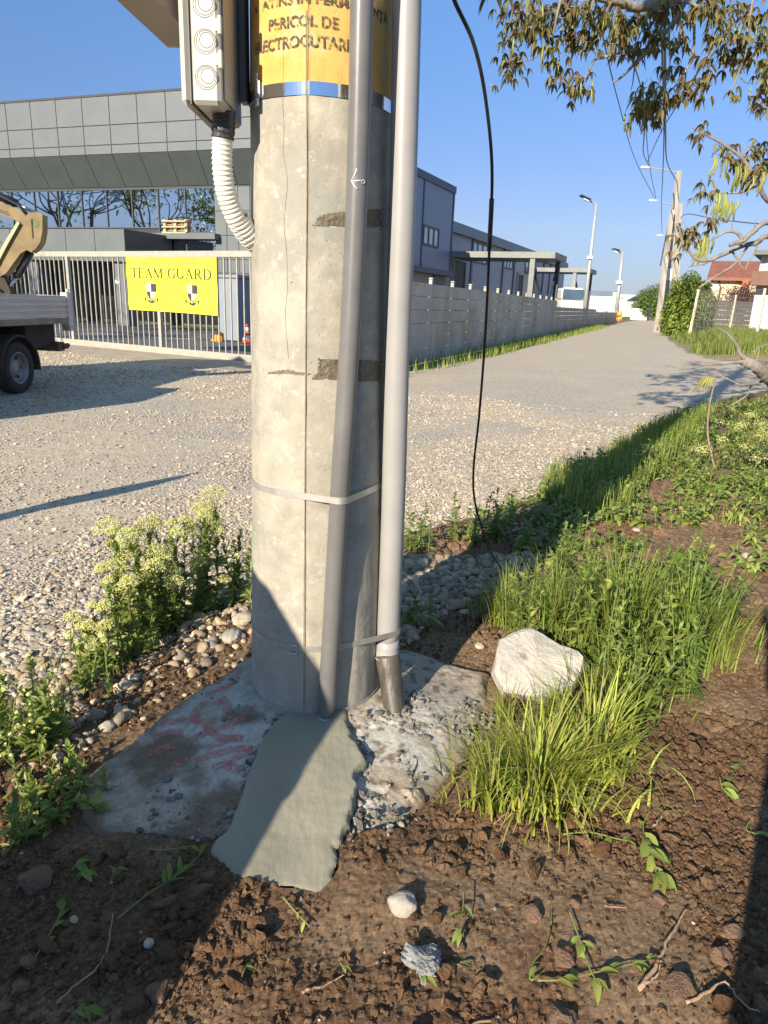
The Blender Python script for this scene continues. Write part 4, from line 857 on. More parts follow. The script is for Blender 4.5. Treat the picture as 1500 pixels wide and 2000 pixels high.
for cx in (.28, .74):
    gd, gp = Geo(), Geo(); w, b0, b1 = .055, .215, .51; md = .36
    def q4(g, pts): g.add([bpt(cx + a * w, b, .03) for a, b in pts], [list(range(len(pts)))])
    q4(gp, [(-1, md), (-.03, md), (-.03, b1), (-1, b1)]); q4(gd, [(.03, md), (1, md), (1, b1), (.03, b1)])
    q4(gd, [(-.97, md), (-.85, .31), (-.5, .25), (-.03, b0), (-.03, md)]); q4(gp, [(.97, md), (.85, .31), (.5, .25), (.03, b0), (.03, md)][::-1])
    e = obj('emblem', gd, m_ink, ban)
    obj('emblem_field', gp, m_pale, e)
    g2 = Geo(); g2.add([bpt(cx + a, b, .04) for a, b in [(-.004, .18), (.004, .18), (.004, .53), (0, .57), (-.004, .53)]], [(0, 1, 2, 3, 4)]); obj('emblem_sword', g2, mat('sword_grey', (.6, .6, .55), (.7, .7, .65), scale=9, rough=.5), e)
    g3 = Geo()
    for a0_, a1_, c0, c1, dk in [(-.07, .07, .225, .232, 1), (-.07, .07, .195, .202, 1), (-.075, -.066, .19, .25, 1), (.066, .075, .19, .25, 1)]: g3.add([bpt(cx + a, b, .045) for a, b in [(a0_, c0), (a1_, c0), (a1_, c1), (a0_, c1)]], [(0, 1, 2, 3)])
    g3.add([bpt(cx + .035 * math.cos(t), .192 + .045 * math.sin(t), .035) for t in np.linspace(math.pi, 2 * math.pi, 9)], [list(range(9))]); obj('emblem_scroll', g3, m_ink, e)
# pale plastic scrap caught on the gate
g = Geo(); s_, z_ = GATE.hit(231, 552); a = GATE.P(s_, z_, .02); T, Fc = ico(1); r_ = np.random.default_rng(4); g.add(T * [.06, .04, .05] * (1 + .25 * r_.normal(size=(42, 1))) + a, tris=Fc); g.tube([a + [-.06, 0, .05], a + [0, 0, .13], a + [.05, 0, .06]], .004, 5)
single('plastic_bag', g, mat('bag_white', (.75, .75, .75), (.85, .85, .85), scale=9, rough=.4), 'crumpled white plastic bag caught on the gate bars beside the banner', 'bag', smooth=True)

# ------------------------------------------------------------------ office building
OFF = Frame((aty(300, 460, 36)[0], 36), (.94, -.34))
m_pan = mat('cladding_grey', (.125, .142, .158), (.14, .158, .172), scale=1.2, rough=.5, spec=.4)
m_pan2 = mat('cladding_side', (.10, .122, .13), (.12, .14, .148), scale=1.2, rough=.5)
m_joint = mat('joint_dark', (.05, .055, .065), (.06, .065, .075), scale=3, rough=.8)
off = thing('office_building', 'large grey panelled office building with a ribbon of reflecting windows behind the gate', 'building', OFF.P(0, 0))
def offz(px, py, d): return OFF.hit(px, py, d)[1]
DF = .9
ztop, zr1, zr2, zbot = offz(180, 188.5, DF), offz(180, 246, DF), offz(180, 284.5, DF), offz(180, 302.5, DF)
sj = [OFF.hit(x, 230, DF)[0] for x in (12, 60, 107, 156, 208, 261, 319, 382)]; dj = (sj[-1] - sj[0]) / 7; s_start = sj[0] - 6 * dj; s_end = min(sj[0] + 13 * dj, OFF.hit(600, 230, DF)[0]); s_end = s_start + dj * int((s_end - s_start) / dj)
g = Geo(); OFF.box(g, s_start, s_end, zbot, ztop, DF - .5, DF - .03); OFF.box(g, s_start - .05, s_end + .05, ztop - .02, ztop + .07, DF - .6, DF + .03); obj('fascia_backing', g, m_joint, off)
g = Geo(); jg = .022; s_ = s_start
while s_ < s_end - .1:
    for z0, z1 in ((zbot, zr2), (zr2, zr1), (zr1, ztop)): OFF.box(g, s_ + jg, s_ + dj - jg, z0 + jg, z1 - jg, DF - .03, DF)
    s_ += dj
obj('fascia_cladding', g, m_pan, off)
# sloping soffit
zs = offz(180, 367, 0.0); g = Geo(); s_ = s_start
while s_ < s_end - .1:
    a, b = s_ + jg * .6, s_ + dj - jg * .6; g.prism([OFF.P(a, zbot, DF), OFF.P(b, zbot, DF), OFF.P(b, zs, .1), OFF.P(a, zs, .1)], OFF.n * -.04); s_ += dj
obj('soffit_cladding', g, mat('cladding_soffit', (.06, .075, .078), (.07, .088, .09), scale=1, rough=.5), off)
g = Geo(); OFF.box(g, s_start, s_end, zs - .06, zs + .9, -.4, .06); obj('soffit_backing', g, m_joint, off)
# window band
zw0 = offz(180, 446, 0); sr = OFF.hit(420, 400, 0)[0]; sm_ = [OFF.hit(x, 410, 0)[0] for x in (161, 208, 257, 306, 362)]; dm = (sm_[-1] - sm_[0]) / 4
m_glass = bpy.data.materials.new('window_glass'); m_glass.use_nodes = True; nt = m_glass.node_tree; nt.nodes.clear()
o_ = nt.nodes.new('ShaderNodeOutputMaterial'); gl = nt.nodes.new('ShaderNodeBsdfGlossy'); gl.inputs['Roughness'].default_value = .015; gl.inputs['Color'].default_value = (.86, .88, .92, 1); tr = nt.nodes.new('ShaderNodeBsdfTransparent'); tr.inputs[0].default_value = (.55, .6, .62, 1)
mx = nt.nodes.new('ShaderNodeMixShader'); mx.inputs[0].default_value = .62; nt.links.new(tr.outputs[0], mx.inputs[1]); nt.links.new(gl.outputs[0], mx.inputs[2]); nt.links.new(mx.outputs[0], o_.inputs[0])
m_frame = mat('frame_dark', (.05, .055, .06), (.07, .075, .08), scale=5, rough=.5)
s_ = sr - dm; k = 0; wins = []
edges = [sr] + [sm_[-1] - dm * i for i in range(0, 14)]
zmid = zw0
for i in range(len(edges) - 1):
    b, a = edges[i], edges[i + 1]; zlo = zw0 if i >= 2 else offz(390, 494, 0)
    g = Geo(); OFF.box(g, a, a + .05, zlo, zs - .06, -.06, .05); OFF.box(g, a + .05, b, zlo, zlo + .06, -.06, .045); OFF.box(g, a + .05, b, zs - .12, zs - .06, -.06, .045)
    if i < 2: OFF.box(g, a + .05, b, offz(390, 455, 0) - .04, offz(390, 455, 0) + .04, -.06, .045)
    w = obj('window', g, m_frame, off); g = Geo(); OFF.box(g, a + .05, b, zlo + .06, zs - .12, -.02, .0); obj('pane', g, m_glass, w)
# interior: floor, back wall, pale columns
g = Geo(); sl_, sr_ = edges[-1], sr; OFF.box(g, sl_, sr_, zw0 - .9, zw0 - .7, -7, -.1); OFF.box(g, sl_, sr_, zw0 - .7, zs, -7.2, -7); obj('interior', g, mat('interior_dark', (.10, .105, .11), (.14, .14, .14), scale=1, rough=.9), off)
for px in (97, 288):
    s_ = OFF.hit(px, 400, -.4)[0]; g = Geo(); OFF.box(g, s_ - .24, s_ + .24, zw0 - .7, zs - .05, -.7, -.25); obj('column', g, mat('column_white', (.75, .75, .72), (.8, .8, .78), scale=2, rough=.7), off)
# panel band under the windows, pier at the end of the windows, ground floor
zg = offz(180, 500, 0) - .1
def panels(g, s0, s1, z0, z1, d, nx, nz):
    for i in range(nx):
        for j in range(nz): OFF.box(g, s0 + (s1 - s0) * i / nx + .015, s0 + (s1 - s0) * (i + 1) / nx - .015, z0 + (z1 - z0) * j / nz + .015, z0 + (z1 - z0) * (j + 1) / nz - .015, d - .03, d)
g = Geo(); panels(g, sr + .0, s_end, 0, zs - .06, .05, 7, 6); obj('wall_cladding', g, m_pan2, off)
g = Geo(); OFF.box(g, sr, s_end, 0, zs, -.5, .015); OFF.box(g, s_start, s_end, zbot + .9, ztop - .3, -14, DF - .55); obj('wall_core', g, m_joint, off)
# projecting porch
dpz = 3.4; ps1 = OFF.hit(243, 470, dpz)[0]; pz1 = offz(243, 447, dpz); pz0 = pz1 - 1.35; s_l = ps1 - 13
g = Geo(); OFF.box(g, s_l, ps1, pz0, pz1, .06, dpz - .035); obj('porch_core', g, mat('porch_side', (.055, .065, .075), (.065, .075, .085), scale=1, rough=.5), off)
g = Geo(); panels(g, s_l, ps1 + .015, pz0, pz1, dpz, 8, 1); obj('porch_cladding', g, m_pan2, off)
for s_ in (ps1 - .5, ps1 - 5.5, ps1 - 10.5): g = Geo(); OFF.box(g, s_ - .3, s_ + .3, 0, pz0, dpz - .8, dpz - .2); obj('porch_column', g, m_pan, off)
g = Geo(); OFF.box(g, s_start, sr, 0, zw0, -.5, -.02); obj('ground_wall', g, mat('entry_dark', (.035, .04, .045), (.06, .065, .07), scale=.6, rough=.35), off)
s_ = s_start; 
for i in range(8):
    a = ps1 - 14 + i * 2.4; g = Geo(); OFF.box(g, a, a + .07, 0, pz0, -.018, .06); OFF.box(g, a + .07, a + 2.4, pz0 - .3, pz0 - .2, -.018, .06); OFF.box(g, a + .07, a + 2.4, 0, .12, -.018, .06); w = obj('entrance_window', g, m_frame, off); g = Geo(); OFF.box(g, a + .07, a + 2.4, .12, pz0 - .3, .0, .02); obj('pane', g, mat('dark_glass', (.012, .015, .017), (.02, .024, .026), scale=1, rough=.12, spec=.35), w)
# pallet leaning inside the window
g = Geo(); sa, za = OFF.hit(317, 456, .25); sb, zb_ = OFF.hit(362, 428, .25); wdt = sb - sa; hgt = zb_ - za
for i in range(3): OFF.box(g, sa, sb, za + i * .0 + hgt * (.02 + .40 * i), za + hgt * (.12 + .40 * i), .16, .28)
for i in range(3): OFF.box(g, sa + wdt * (.0 + .45 * i), sa + wdt * (.1 + .45 * i), za, zb_, .05, .16)
for i in range(2): OFF.box(g, sa, sb, za + hgt * (.22 + .4 * i), za + hgt * (.30 + .4 * i), .0, .05)
single('wooden_pallet', g, mat('pallet_wood', (.42, .31, .18), (.55, .42, .26), scale=8, rough=.85), 'pale wooden pallet standing on the ledge before the office windows', 'pallet')
g = Geo(); OFF.box(g, OFF.hit(300, 456, .3)[0], OFF.hit(424, 456, .3)[0], za - .25, za - .005, .055, .5); obj('window_ledge', g, m_pan2, off)
# things in the yard
m_kiosk = mat('kiosk_grey', (.20, .23, .28), (.24, .27, .32), scale=2, rough=.6)
YF = Frame((aty(440, 600, 25)[0], 25.), (.90, -.43))
k0, k1 = YF.hit(426, 630)[0], YF.hit(466, 630)[0]; kz = YF.hit(440, 542)[1]
g = Geo(); YF.box(g, k0, k1, 0, kz, -.8, 0, .02); YF.box(g, k0 - .06, k1 + .06, kz, kz + .09, -.88, .07); ki = single('utility_kiosk', g, m_kiosk, 'plain grey blue kiosk in the yard behind the banner', 'kiosk')
g = Geo(); YF2 = Frame((aty(482, 630, 23.5)[0], 23.5), (1, 0)); c = YF2.P(0, 0); rs = [.17, .15, .115, .085, .055, .03]; zs_ = [.03, .14, .27, .40, .52, .62]
cone = thing('traffic_cone', 'small red and white traffic cone in the yard', 'traffic cone', c)
g.box(c + [0, 0, .015], (.36, .36, .03)); obj('base', g, mat('rubber_black', (.02, .02, .02), (.03, .03, .03), scale=3, rough=.8), cone)
for i in range(5):
    g = Geo(); g.tube([c + [0, 0, zs_[i]], c + [0, 0, zs_[i + 1]]], [rs[i], rs[i + 1]], 20); obj('band', g, mat('cone_red', (.65, .06, .04), (.6, .08, .05), scale=5, rough=.5) if i % 2 == 0 else mat('cone_white', (.8, .8, .8), (.75, .75, .75), scale=5, rough=.5), cone, smooth=True)
g = Geo(); a = aty(427, 627, 24); a[2] = .0; g.tube([a + [.0, 0, .0], a + [0, 0, .05], a + [.01, 0, .28], a + [.02, 0, .33]], [.15, .16, .15, .05], 16); g.box(a + [-.15, 0, .05], (.25, .2, .06), bevel=.01)
single('orange_bucket', g, mat('orange_plastic', (.75, .33, .03), (.7, .3, .04), scale=5, rough=.5), 'orange plastic container on the grass strip behind the gate', 'container', smooth=False)
g = Geo(); pth = [atz(x, y, 0)[:2] for x, y in [(322, 640), (400, 645), (490, 647), (600, 645), (600, 637), (490, 638), (400, 634), (330, 630)]]; g.add([(a, b, .012) for a, b in pth], [list(range(8))]); structure('yard_lawn', g, mat('lawn', (.05, .09, .02), (.08, .12, .03), scale=6, rough=.95, bump=1, bscale=60))

# ------------------------------------------------------------------ concrete panel wall along the lane
WALL = Frame(W0, WD)                        # n points to +x side (towards the lane)
m_wallp = mat('wall_panel', (.38, .36, .325), (.50, .465, .41), scale=1.1, rough=.92, bump=.7, bscale=40, c3=(.38, .32, .25), c3scale=.9, c3lim=(.5, .62))
m_post = mat('wall_post', (.40, .385, .35), (.55, .52, .46), scale=6, rough=.9)
fence = thing('panel_wall', 'long grey precast concrete panel wall along the lane, stepping down in the distance', 'wall', WALL.P(0, 0))
step_s = 2.17; s1st = WALL.hit(841, 600)[0]; zw_ = WALL.hit(841, 553)[1]
npan = 52
for i in range(-3, npan):
    s_ = s1st + i * step_s; x1087 = 12; top = zw_ if i < 12 else zw_ - .36 if i < 27 else zw_ - .62
    g = Geo(); 
    for j in range(6):
        h_ = (top - .02) / 6; WALL.box(g, s_ + .07, s_ + step_s - .07, j * h_ + .008, (j + 1) * h_ - .006, -.025, .02 + .004 * ((i * 7 + j * 3) % 3), .004)
    obj('panel', g, m_wallp, fence)
    pt = top + .10 if i != 12 else zw_ + .05
    g = Geo(); WALL.poly(g, [(s_ - .07, 0), (s_ + .07, 0), (s_ + .07, pt - .03), (s_ + .03, pt), (s_ - .03, pt), (s_ - .07, pt - .03)], -.06, .024); po_ = obj('post', g, m_wallp, fence); g = Geo(); WALL.box(g, s_ - .075, s_ + .075, pt + .001, pt + .035, -.07, .035, .01); obj('post_cap', g, m_post, po_); g = Geo(); WALL.box(g, s_ + .0705, s_ + .085, 0, pt - .1, .0, .026); obj('joint_shade', g, m_joint, po_)  # dark strip stands for the joint gap and the post's shaded side
# red and yellow marker at the end of the wall
md_ = Frame(WALL.P(WALL.hit(1197, 615)[0], 0, .9)[:2], (1, -.15)); g = Geo(); zb_ = md_.hit(1197, 626)[1]; zt_ = md_.hit(1197, 606)[1]
mk = thing('hazard_board', 'small orange and yellow hazard board before the far end of the wall', 'sign', md_.P(0, 0))
sc_ = (zt_ - zb_); g = Geo(); md_.box(g, -.36, .36, zb_, zt_, 0, .05); obj('board', g, mat('board_orange', (.55, .10, .02), (.5, .09, .02), scale=3, rough=.5), mk)
g = Geo(); md_.poly(g, [(-.40, zb_ + sc_ * .62), (.1, zb_ + sc_ * .55), (.40, zb_ + sc_ * .98), (-.1, zb_ + sc_ * .98)], .052, .06); md_.poly(g, [(-.1, zb_ + sc_ * .12), (.40, zb_ + sc_ * .2), (.40, zb_ + sc_ * .42), (-.40, zb_ + sc_ * .22)], .052, .06); obj('stripe', g, mat('board_yellow', (.7, .4, .05), (.65, .36, .05), scale=3, rough=.5), mk)
g = Geo(); md_.box(g, -.05, .05, 0, zb_, 0, .05); obj('post', g, m_steel, mk)

# ------------------------------------------------------------------ industrial hall and canopies
DH = 56.; HO = np.array([aty(880, 500, DH)[0], DH]); HALL = Frame(HO, (.396, .918))
m_hall = mat('hall_blue', (.21, .245, .34), (.23, .265, .36), scale=.8, rough=.45, spec=.5)
m_hall2 = mat('hall_violet', (.33, .33, .39), (.36, .36, .42), scale=.8, rough=.5)
m_trim = mat('hall_trim', (.06, .085, .13), (.07, .1, .15), scale=2, rough=.5)
hall = thing('industrial_hall', 'long blue grey metal clad hall with a taller head end behind the panel wall', 'building', HALL.P(0, 0))
def hz(px, py, d=0): return HALL.hit(px, py, d)[1]
ht = hz(880, 364); hb0 = hz(860, 528); t0 = HALL.hit(770, 500)[0]
g = Geo(); HALL.box(g, t0 - 8, 0, hb0, ht, -14, 0); obj('head_cladding', g, m_hall, hall)
g = Geo(); HALL.box(g, t0 - 8, .12, ht - .35, ht + .1, -14.1, .12); 
for px in (827,): s_ = HALL.hit(px, 400)[0]; HALL.box(g, s_ - .1, s_ + .1, hb0, ht - .35, .01, .05)
HALL.box(g, -.12, .06, hb0, ht - .35, .01, .06); HALL.box(g, t0 - 8, .1, hb0 - .35, hb0, -13.9, .35); obj('trim', g, m_trim, hall)
g = Geo(); HALL.box(g, t0 - 8, .0, 0, hb0 - .35, -13.5, -.2); obj('base_wall', g, mat('hall_base', (.42, .38, .28), (.48, .43, .33), scale=.8, rough=.8), hall)
le = HALL.hit(1068, 560)[0] + 14; el = hz(884, 450)
g = Geo(); HALL.box(g, 0.05, le, 0, el, -16, -.6); obj('long_cladding', g, m_hall2, hall)
g = Geo(); HALL.box(g, 0.05, le, el, el + .75, -16, -.2); obj('eave', g, mat('eave_grey', (.17, .21, .25), (.2, .24, .28), scale=2, rough=.5), hall)
for px in (920, 982, 1004, 1045, 1062, 1075): s_ = HALL.hit(px, 520, -.6)[0]; g = Geo(); HALL.box(g, s_ - .22, s_ + .22, 0, el, -.6, -.5); obj('downpipe', g, m_trim, hall)
m_wfr = mat('hall_window_frame', (.05, .07, .09), (.06, .08, .1), scale=2, rough=.5)
m_hglass = mat('hall_glass', (.30, .36, .38), (.50, .56, .58), scale=.6, rough=.08, spec=.8)
def hwin(pl, pr, pt, pb, d, n=3, nm='window'):
    a, z1 = HALL.hit(pl, pt, d); b, z0 = HALL.hit(pr, pb, d); z1 = HALL.hit((pl + pr) / 2, pt, d)[1]; z0 = HALL.hit((pl + pr) / 2, pb, d)[1]; g = Geo(); f = .14
    HALL.box(g, a, b, z1 - f, z1, d + .01, d + .09); HALL.box(g, a, b, z0, z0 + f, d + .01, d + .09); 
    for i in range(n + 1): c = a + (b - a - f) * i / n; HALL.box(g, c, c + f, z0 + f, z1 - f, d + .01, d + .085)
    w = obj(nm, g, m_wfr, hall); g = Geo(); HALL.box(g, a + f, b - f, z0 + f, z1 - f, d + .012, d + .03); obj('pane', g, m_hglass, w)
hwin(826, 855, 442, 482, 0); hwin(922, 950, 474, 515, -.6); hwin(984, 1000, 506, 526, -.6); hwin(1026, 1042, 511, 536, -.6)
for pl, pr, pt, pb in ((884, 910, 505, 590), (1010, 1022, 533, 590)):
    a = HALL.hit(pl, pt, -.6)[0]; b = HALL.hit(pr, pt, -.6)[0]; z = hz((pl + pr) / 2, pt, -.6); g = Geo(); HALL.box(g, a + .2, b - .2, 0, z - .2, -.59, -.54); dr = obj('door', g, mat('door_dark', (.02, .025, .03), (.03, .035, .04), scale=2, rough=.6), hall)
    g = Geo(); HALL.box(g, a, a + .2, 0, z, -.59, -.45); HALL.box(g, b - .2, b, 0, z, -.59, -.45); HALL.box(g, a + .2, b - .2, z - .2, z, -.59, -.45); obj('door_frame', g, mat('door_frame', (.4, .4, .38), (.45, .45, .43), scale=3, rough=.7), dr)
g = Geo(); a = HALL.hit(850, 552)[0]; b = HALL.hit(870, 552)[0]; HALL.box(g, a, b, 1.2, hz(860, 537), -.19, -.1); obj('window', g, m_wfr, hall, label='low dark window in the cream base')
m_canb = mat('canopy_metal', (.15, .17, .165), (.21, .23, .215), scale=2, rough=.5)
m_dark = mat('steel_dark', (.02, .035, .06), (.03, .045, .07), scale=3, rough=.5)
def canopy(c0, tz, L_, U_, label, col2=True):
    """c0: near outer corner; slab runs back to the hall (L_) and along it (U_)"""
    e = HALL.e; nn = HALL.n; t = thing('canopy', label, 'canopy', (c0[0], c0[1], 0)); c0 = np.array([c0[0], c0[1], 0]); U3 = np.array([0, 0, 1.])
    p = [c0, c0 + e * U_, c0 + e * U_ - nn * L_, c0 - nn * L_]; g = Geo(); g.prism([q_ + U3 * (tz - .42) for q_ in p], (0, 0, .42)); obj('roof_slab', g, m_canb, t)
    f = Frame((c0 - nn * 1.6)[:2], HALL.e)
    g = Geo(); f.box(g, .1, .5, 0, tz - .423, -.18, .18); obj('column', g, m_canb, t)
    g = Geo(); f2 = Frame((c0 - nn * .5)[:2], HALL.e); f2.box(g, U_ - .8, U_ - .45, 0, tz - .423, -.16, .16); obj('column', g, m_dark, t)
    a = f2.P(U_ - .6, tz - .8, 0); b = f.P(.9, .8, 0) ; g = Geo(); m_ = (a + b) / 2
    g.tube([f2.P(U_ - .6, tz - .9), f.P(U_ * .45, tz * .25, .8)], .11, 6); g.tube([f.P(.4, tz - .9), f.P(U_ * .45, tz * .25, .8)], .11, 6); obj('brace', g, m_dark, t)
c1 = aty(1085, 492, DH * .944); canopy(c1[:2], c1[2], DH * .142, 4.6, 'nearer flat metal canopy on posts beside the hall')
c2 = aty(1153, 524, 80); canopy(c2[:2], c2[2], 9.5, 5.0, 'farther flat metal canopy on posts beside the hall')
# van standing beyond the wall
vx = aty(1120, 575, 78); vf = Frame(vx[:2], (1, -.06)); van = thing('parked_van', 'white van with a dark windscreen showing above the wall', 'van', vf.P(0, 0)); vz = vf.hit(1120, 562)[1]; vw = vf.hit(1145, 570)[0] - vf.hit(1096, 570)[0]
g = Geo(); vf.box(g, -vw / 2, vw / 2, .4, vz - 1.3, -5, 0, .2); vf.box(g, -vw / 2 + .1, vw / 2 - .1, vz - 1.32, vz, -4.8, -.15, .25); obj('body', g, mat('van_white', (.75, .75, .73), (.8, .8, .78), scale=2, rough=.35), van)
g = Geo(); vf.box(g, -vw / 2 + .22, vw / 2 - .22, vz - 1.2, vz - .15, -.18, -.10, .02); obj('windscreen', g, mat('van_glass', (.05, .09, .14), (.08, .13, .18), scale=1, rough=.15), van)
for sx_ in (-1, 1): g = Geo(); g.tube([vf.P(sx_ * (vw / 2 - .25), .38, -.9), vf.P(sx_ * (vw / 2 - .02), .38, -.9)], .38, 16); obj('wheel', g, MATS['rubber_black'], van)

# ------------------------------------------------------------------ street lamps and utility poles
m_lp = mat('lamp_galv', (.42, .44, .43), (.5, .52, .5), scale=4, rough=.5, metal=.4)
m_lampd = mat('lamp_panel', (.03, .04, .07), (.05, .06, .09), scale=3, rough=.25)
m_lamph = mat('lamp_head_pale', (.72, .74, .74), (.78, .8, .8), scale=3, rough=.4)
def street_lamp(d, base_px, top_px, head_px, box_py, label):
    b = aty(*base_px, d); b[2] = 0; tp = aty(*top_px, d); hd = aty(*head_px, d); t = thing('street_lamp', label, 'street lamp', b, 'tall street lamps behind the panel wall')
    k = d / 72; g = Geo(); g.tube([b, b + (tp - b) * .5, tp], [.24 * k, .17 * k, .11 * k], 12); obj('pole', g, m_lp, t, smooth=True)
    g = Geo(); g.tube([tp, tp + (hd - tp) * .6], .09 * k, 8); obj('arm', g, m_lp, t)
    dv = (hd - tp) / np.linalg.norm(hd - tp); c = tp + (hd - tp) * .72; ax = [dv, [0, 1, 0], np.cross(dv, [0, 1, 0])]
    g = Geo(); g.box(c + np.array([0, 0, .10 * k]), (np.linalg.norm(hd - tp) * .62, 1.0 * k, .07 * k), ax=ax); obj('solar_panel', g, m_lampd, t)
    g = Geo(); g.box(c + np.array([.1, 0, -.10 * k]), (np.linalg.norm(hd - tp) * .35, .4 * k, .14 * k), ax=ax, bevel=.03); obj('lamp_head', g, m_lamph, t)
    q_ = b + (tp - b) * (aty(top_px[0], box_py, d)[2] / tp[2]); g = Geo(); g.box(q_ + np.array([-.12 * k, -.2 * k, 0]), (.55 * k, .35 * k, .28 * k), bevel=.03); obj('camera_box', g, m_lamph, t)
street_lamp(72, (1140, 620), (1165, 399), (1134, 384), 504, 'nearer street lamp on a tall galvanised pole beside the second canopy')
street_lamp(160, (1203, 620), (1216, 494), (1197, 488), 552, 'farther small street lamp above the white warehouses')
m_cpole = mat('old_pole_concrete', (.33, .30, .25), (.46, .43, .37), scale=2, rough=.9, stretch=(1, 1, .3))
def taper(g, a, b, w0, w1, yaw=.2):
    cz, sz = math.cos(yaw), math.sin(yaw); V = []
    for p, w in ((a, w0), (b, w1)):
        for sx_, sy in ((-1, -1), (1, -1), (1, 1), (-1, 1)): V.append(np.asarray(p) + np.array([(sx_ * cz - sy * sz) * w / 2, (sx_ * sz + sy * cz) * w / 2, 0]))
    g.add(V, [(3, 2, 1, 0), (4, 5, 6, 7), (0, 1, 5, 4), (1, 2, 6, 5), (2, 3, 7, 6), (3, 0, 4, 7)])
dB = 60; bB = aty(1293, 640, dB); bB[2] = .0; tB = aty(1326, 334, dB); gp = 'concrete poles along the lane'
up = thing('utility_pole', 'tallest concrete pole beside the lane with a leaning strut and long lamp arm', 'utility pole', bB, gp)
g = Geo(); taper(g, bB, tB, .44, .30); obj('shaft', g, m_cpole, up)
bA = aty(1283, 646, 57); bA[2] = 0; tA = aty(1313, 410, 59.3); g = Geo(); taper(g, bA, tA, .34, .24); obj('strut', g, m_cpole, up)
g = Geo(); a = tB + (bB - tB) * .0; a = a + [0, 0, -.1]; h1 = aty(1260, 327, dB); g.tube([a, a + (h1 - a) * .5 + [0, 0, .05], h1], .045, 6); am = obj('lamp_arm', g, m_lp, up); g = Geo(); g.box(h1, (.7, .28, .16), bevel=.05); obj('lamp_head', g, m_lamph, am)
g = Geo(); q_ = bB + (tB - bB) * .37; g.box(q_ + np.array([0, -.26, 0]), (.50, .03, .9)); obj('white_plate', g, mat('plate_white', (.8, .78, .68), (.75, .73, .63), scale=2, rough=.7), up)
g = Geo(); g.tube(spline([tB + [-.25, -.2, -1.6], tB + [-.1, -.25, -2.6], tB + [-.35, -.25, -4.5], tB + [-.5, -.25, -7]], 14), .05, 6); obj('cable_drop', g, MATS['cable_black'], up)
for pxb, pxt, hx, d, lb in (((1308, 640), (1329, 398), (1275, 392), 88, 'second concrete pole showing close behind the tallest one with a lamp arm'), ((1314, 625), (1324, 452), (1288, 460), 125, 'third concrete pole, half hidden behind the others with a short lamp arm'), ((1322, 620), (1326, 510), None, 170, 'farthest small concrete pole rising behind the hedge')):
    b = aty(*pxb, d); b[2] = 0; tp = aty(*pxt, d); t = thing('utility_pole', lb, 'utility pole', b, gp); g = Geo(); taper(g, b, tp, .5, .36); obj('shaft', g, m_cpole, t)
    if hx: h1 = aty(*hx, d); g = Geo(); g.tube([tp + [0, 0, -.2], h1], .06, 6); am = obj('lamp_arm', g, m_lp, t); g = Geo(); g.box(h1, (.9, .35, .2), bevel=.05); obj('lamp_head', g, m_lamph, am)
m_wire = mat('wire', (.03, .035, .045), (.05, .055, .06), scale=3, rough=.5)
def wire(pts, r, label):
    P_ = spline(pts, 60); g = Geo(); g.tube(P_, r, 6); single('overhead_wire', g, m_wire, label, 'wire', 'overhead wires above the lane', smooth=True)
wire([aty(1296, -40, 14), aty(1299, 120, 20), aty(1300, 260, 32), aty(1304, 320, 45), tB + [-.1, -.2, -.8]], .032, 'thickest overhead cable hooked to the head of the tallest pole')
wire([aty(1160, -20, 20), aty(1175, 60, 26), aty(1208, 200, 45), aty(1240, 310, 70), aty(1278, 386, 88)], .03, 'thin overhead wire sweeping farthest out over the lane')
wire([aty(1215, 60, 22), aty(1228, 100, 26), aty(1257, 200, 40), aty(1268, 320, 66), aty(1281, 388, 87)], .028, 'thin overhead wire ending at the second lamp arm')
wire([aty(1255, 160, 22), aty(1258, 260, 34), aty(1257, 300, 46), aty(1268, 325, 58)], .028, 'thin overhead wire with a small loop at the first lamp arm')
wire([aty(1292, 60, 24), aty(1297, 240, 38), aty(1295, 330, 60), aty(1292, 400, 90), aty(1293, 455, 124)], .035, 'overhead wire dropping straight to the third lamp arm')
wire([aty(1370, 130, 20), aty(1320, 210, 30), aty(1290, 260, 40), aty(1265, 315, 58)], .025, 'faint overhead wire slanting down from the walnut tree')
wire([aty(1330, 424, 88), aty(1345, 418, 80), aty(1400, 428, 66), aty(1470, 436, 56), aty(1540, 440, 50)], .04, 'service wire running level from the second pole towards the houses')

# ------------------------------------------------------------------ far end of the lane
def simple_house(name, label, cat, d, pl, pr, ptop, pbot, wallm, roofm, pe, hip=0, dep=9, win=()):
    f = Frame(aty((pl + pr) / 2, pbot, d)[:2], (1, -.05)); w = f.hit(pr, pbot)[0] - f.hit(pl, pbot)[0]; xm = (pl + pr) / 2; ze = f.hit(xm, pe)[1]; zt = f.hit(xm, ptop)[1]
    t = thing(name, label, cat, f.P(0, 0)); g = Geo(); f.box(g, -w / 2, w / 2, 0, ze, -dep, 0); obj('wall', g, wallm, t)
    g = Geo(); o = w * .02
    if hip is None: f.box(g, -w / 2 - o, w / 2 + o, ze + .002, zt, -dep - o, o)
    else:
        r_ = hip * w; V = [f.P(-w / 2 - o, ze + .002, o), f.P(w / 2 + o, ze + .002, o), f.P(w / 2 + o, ze + .002, -dep - o), f.P(-w / 2 - o, ze + .002, -dep - o), f.P(-w / 2 + r_, zt, -dep / 2), f.P(w / 2 - r_, zt, -dep / 2)]
        g.add(V, [(3, 2, 1, 0), (0, 1, 5, 4), (2, 3, 4, 5), (1, 2, 5), (3, 0, 4)])
    obj('roof', g, roofm, t)
    for a, b, c_, e_ in win:
        g = Geo(); s0, z1 = f.hit(a, c_); s1, z0 = f.hit(b, e_); f.box(g, s0, s1, min(z0, z1), max(z0, z1), .01, .06); obj('window', g, m_wfr, t)
    return t, f
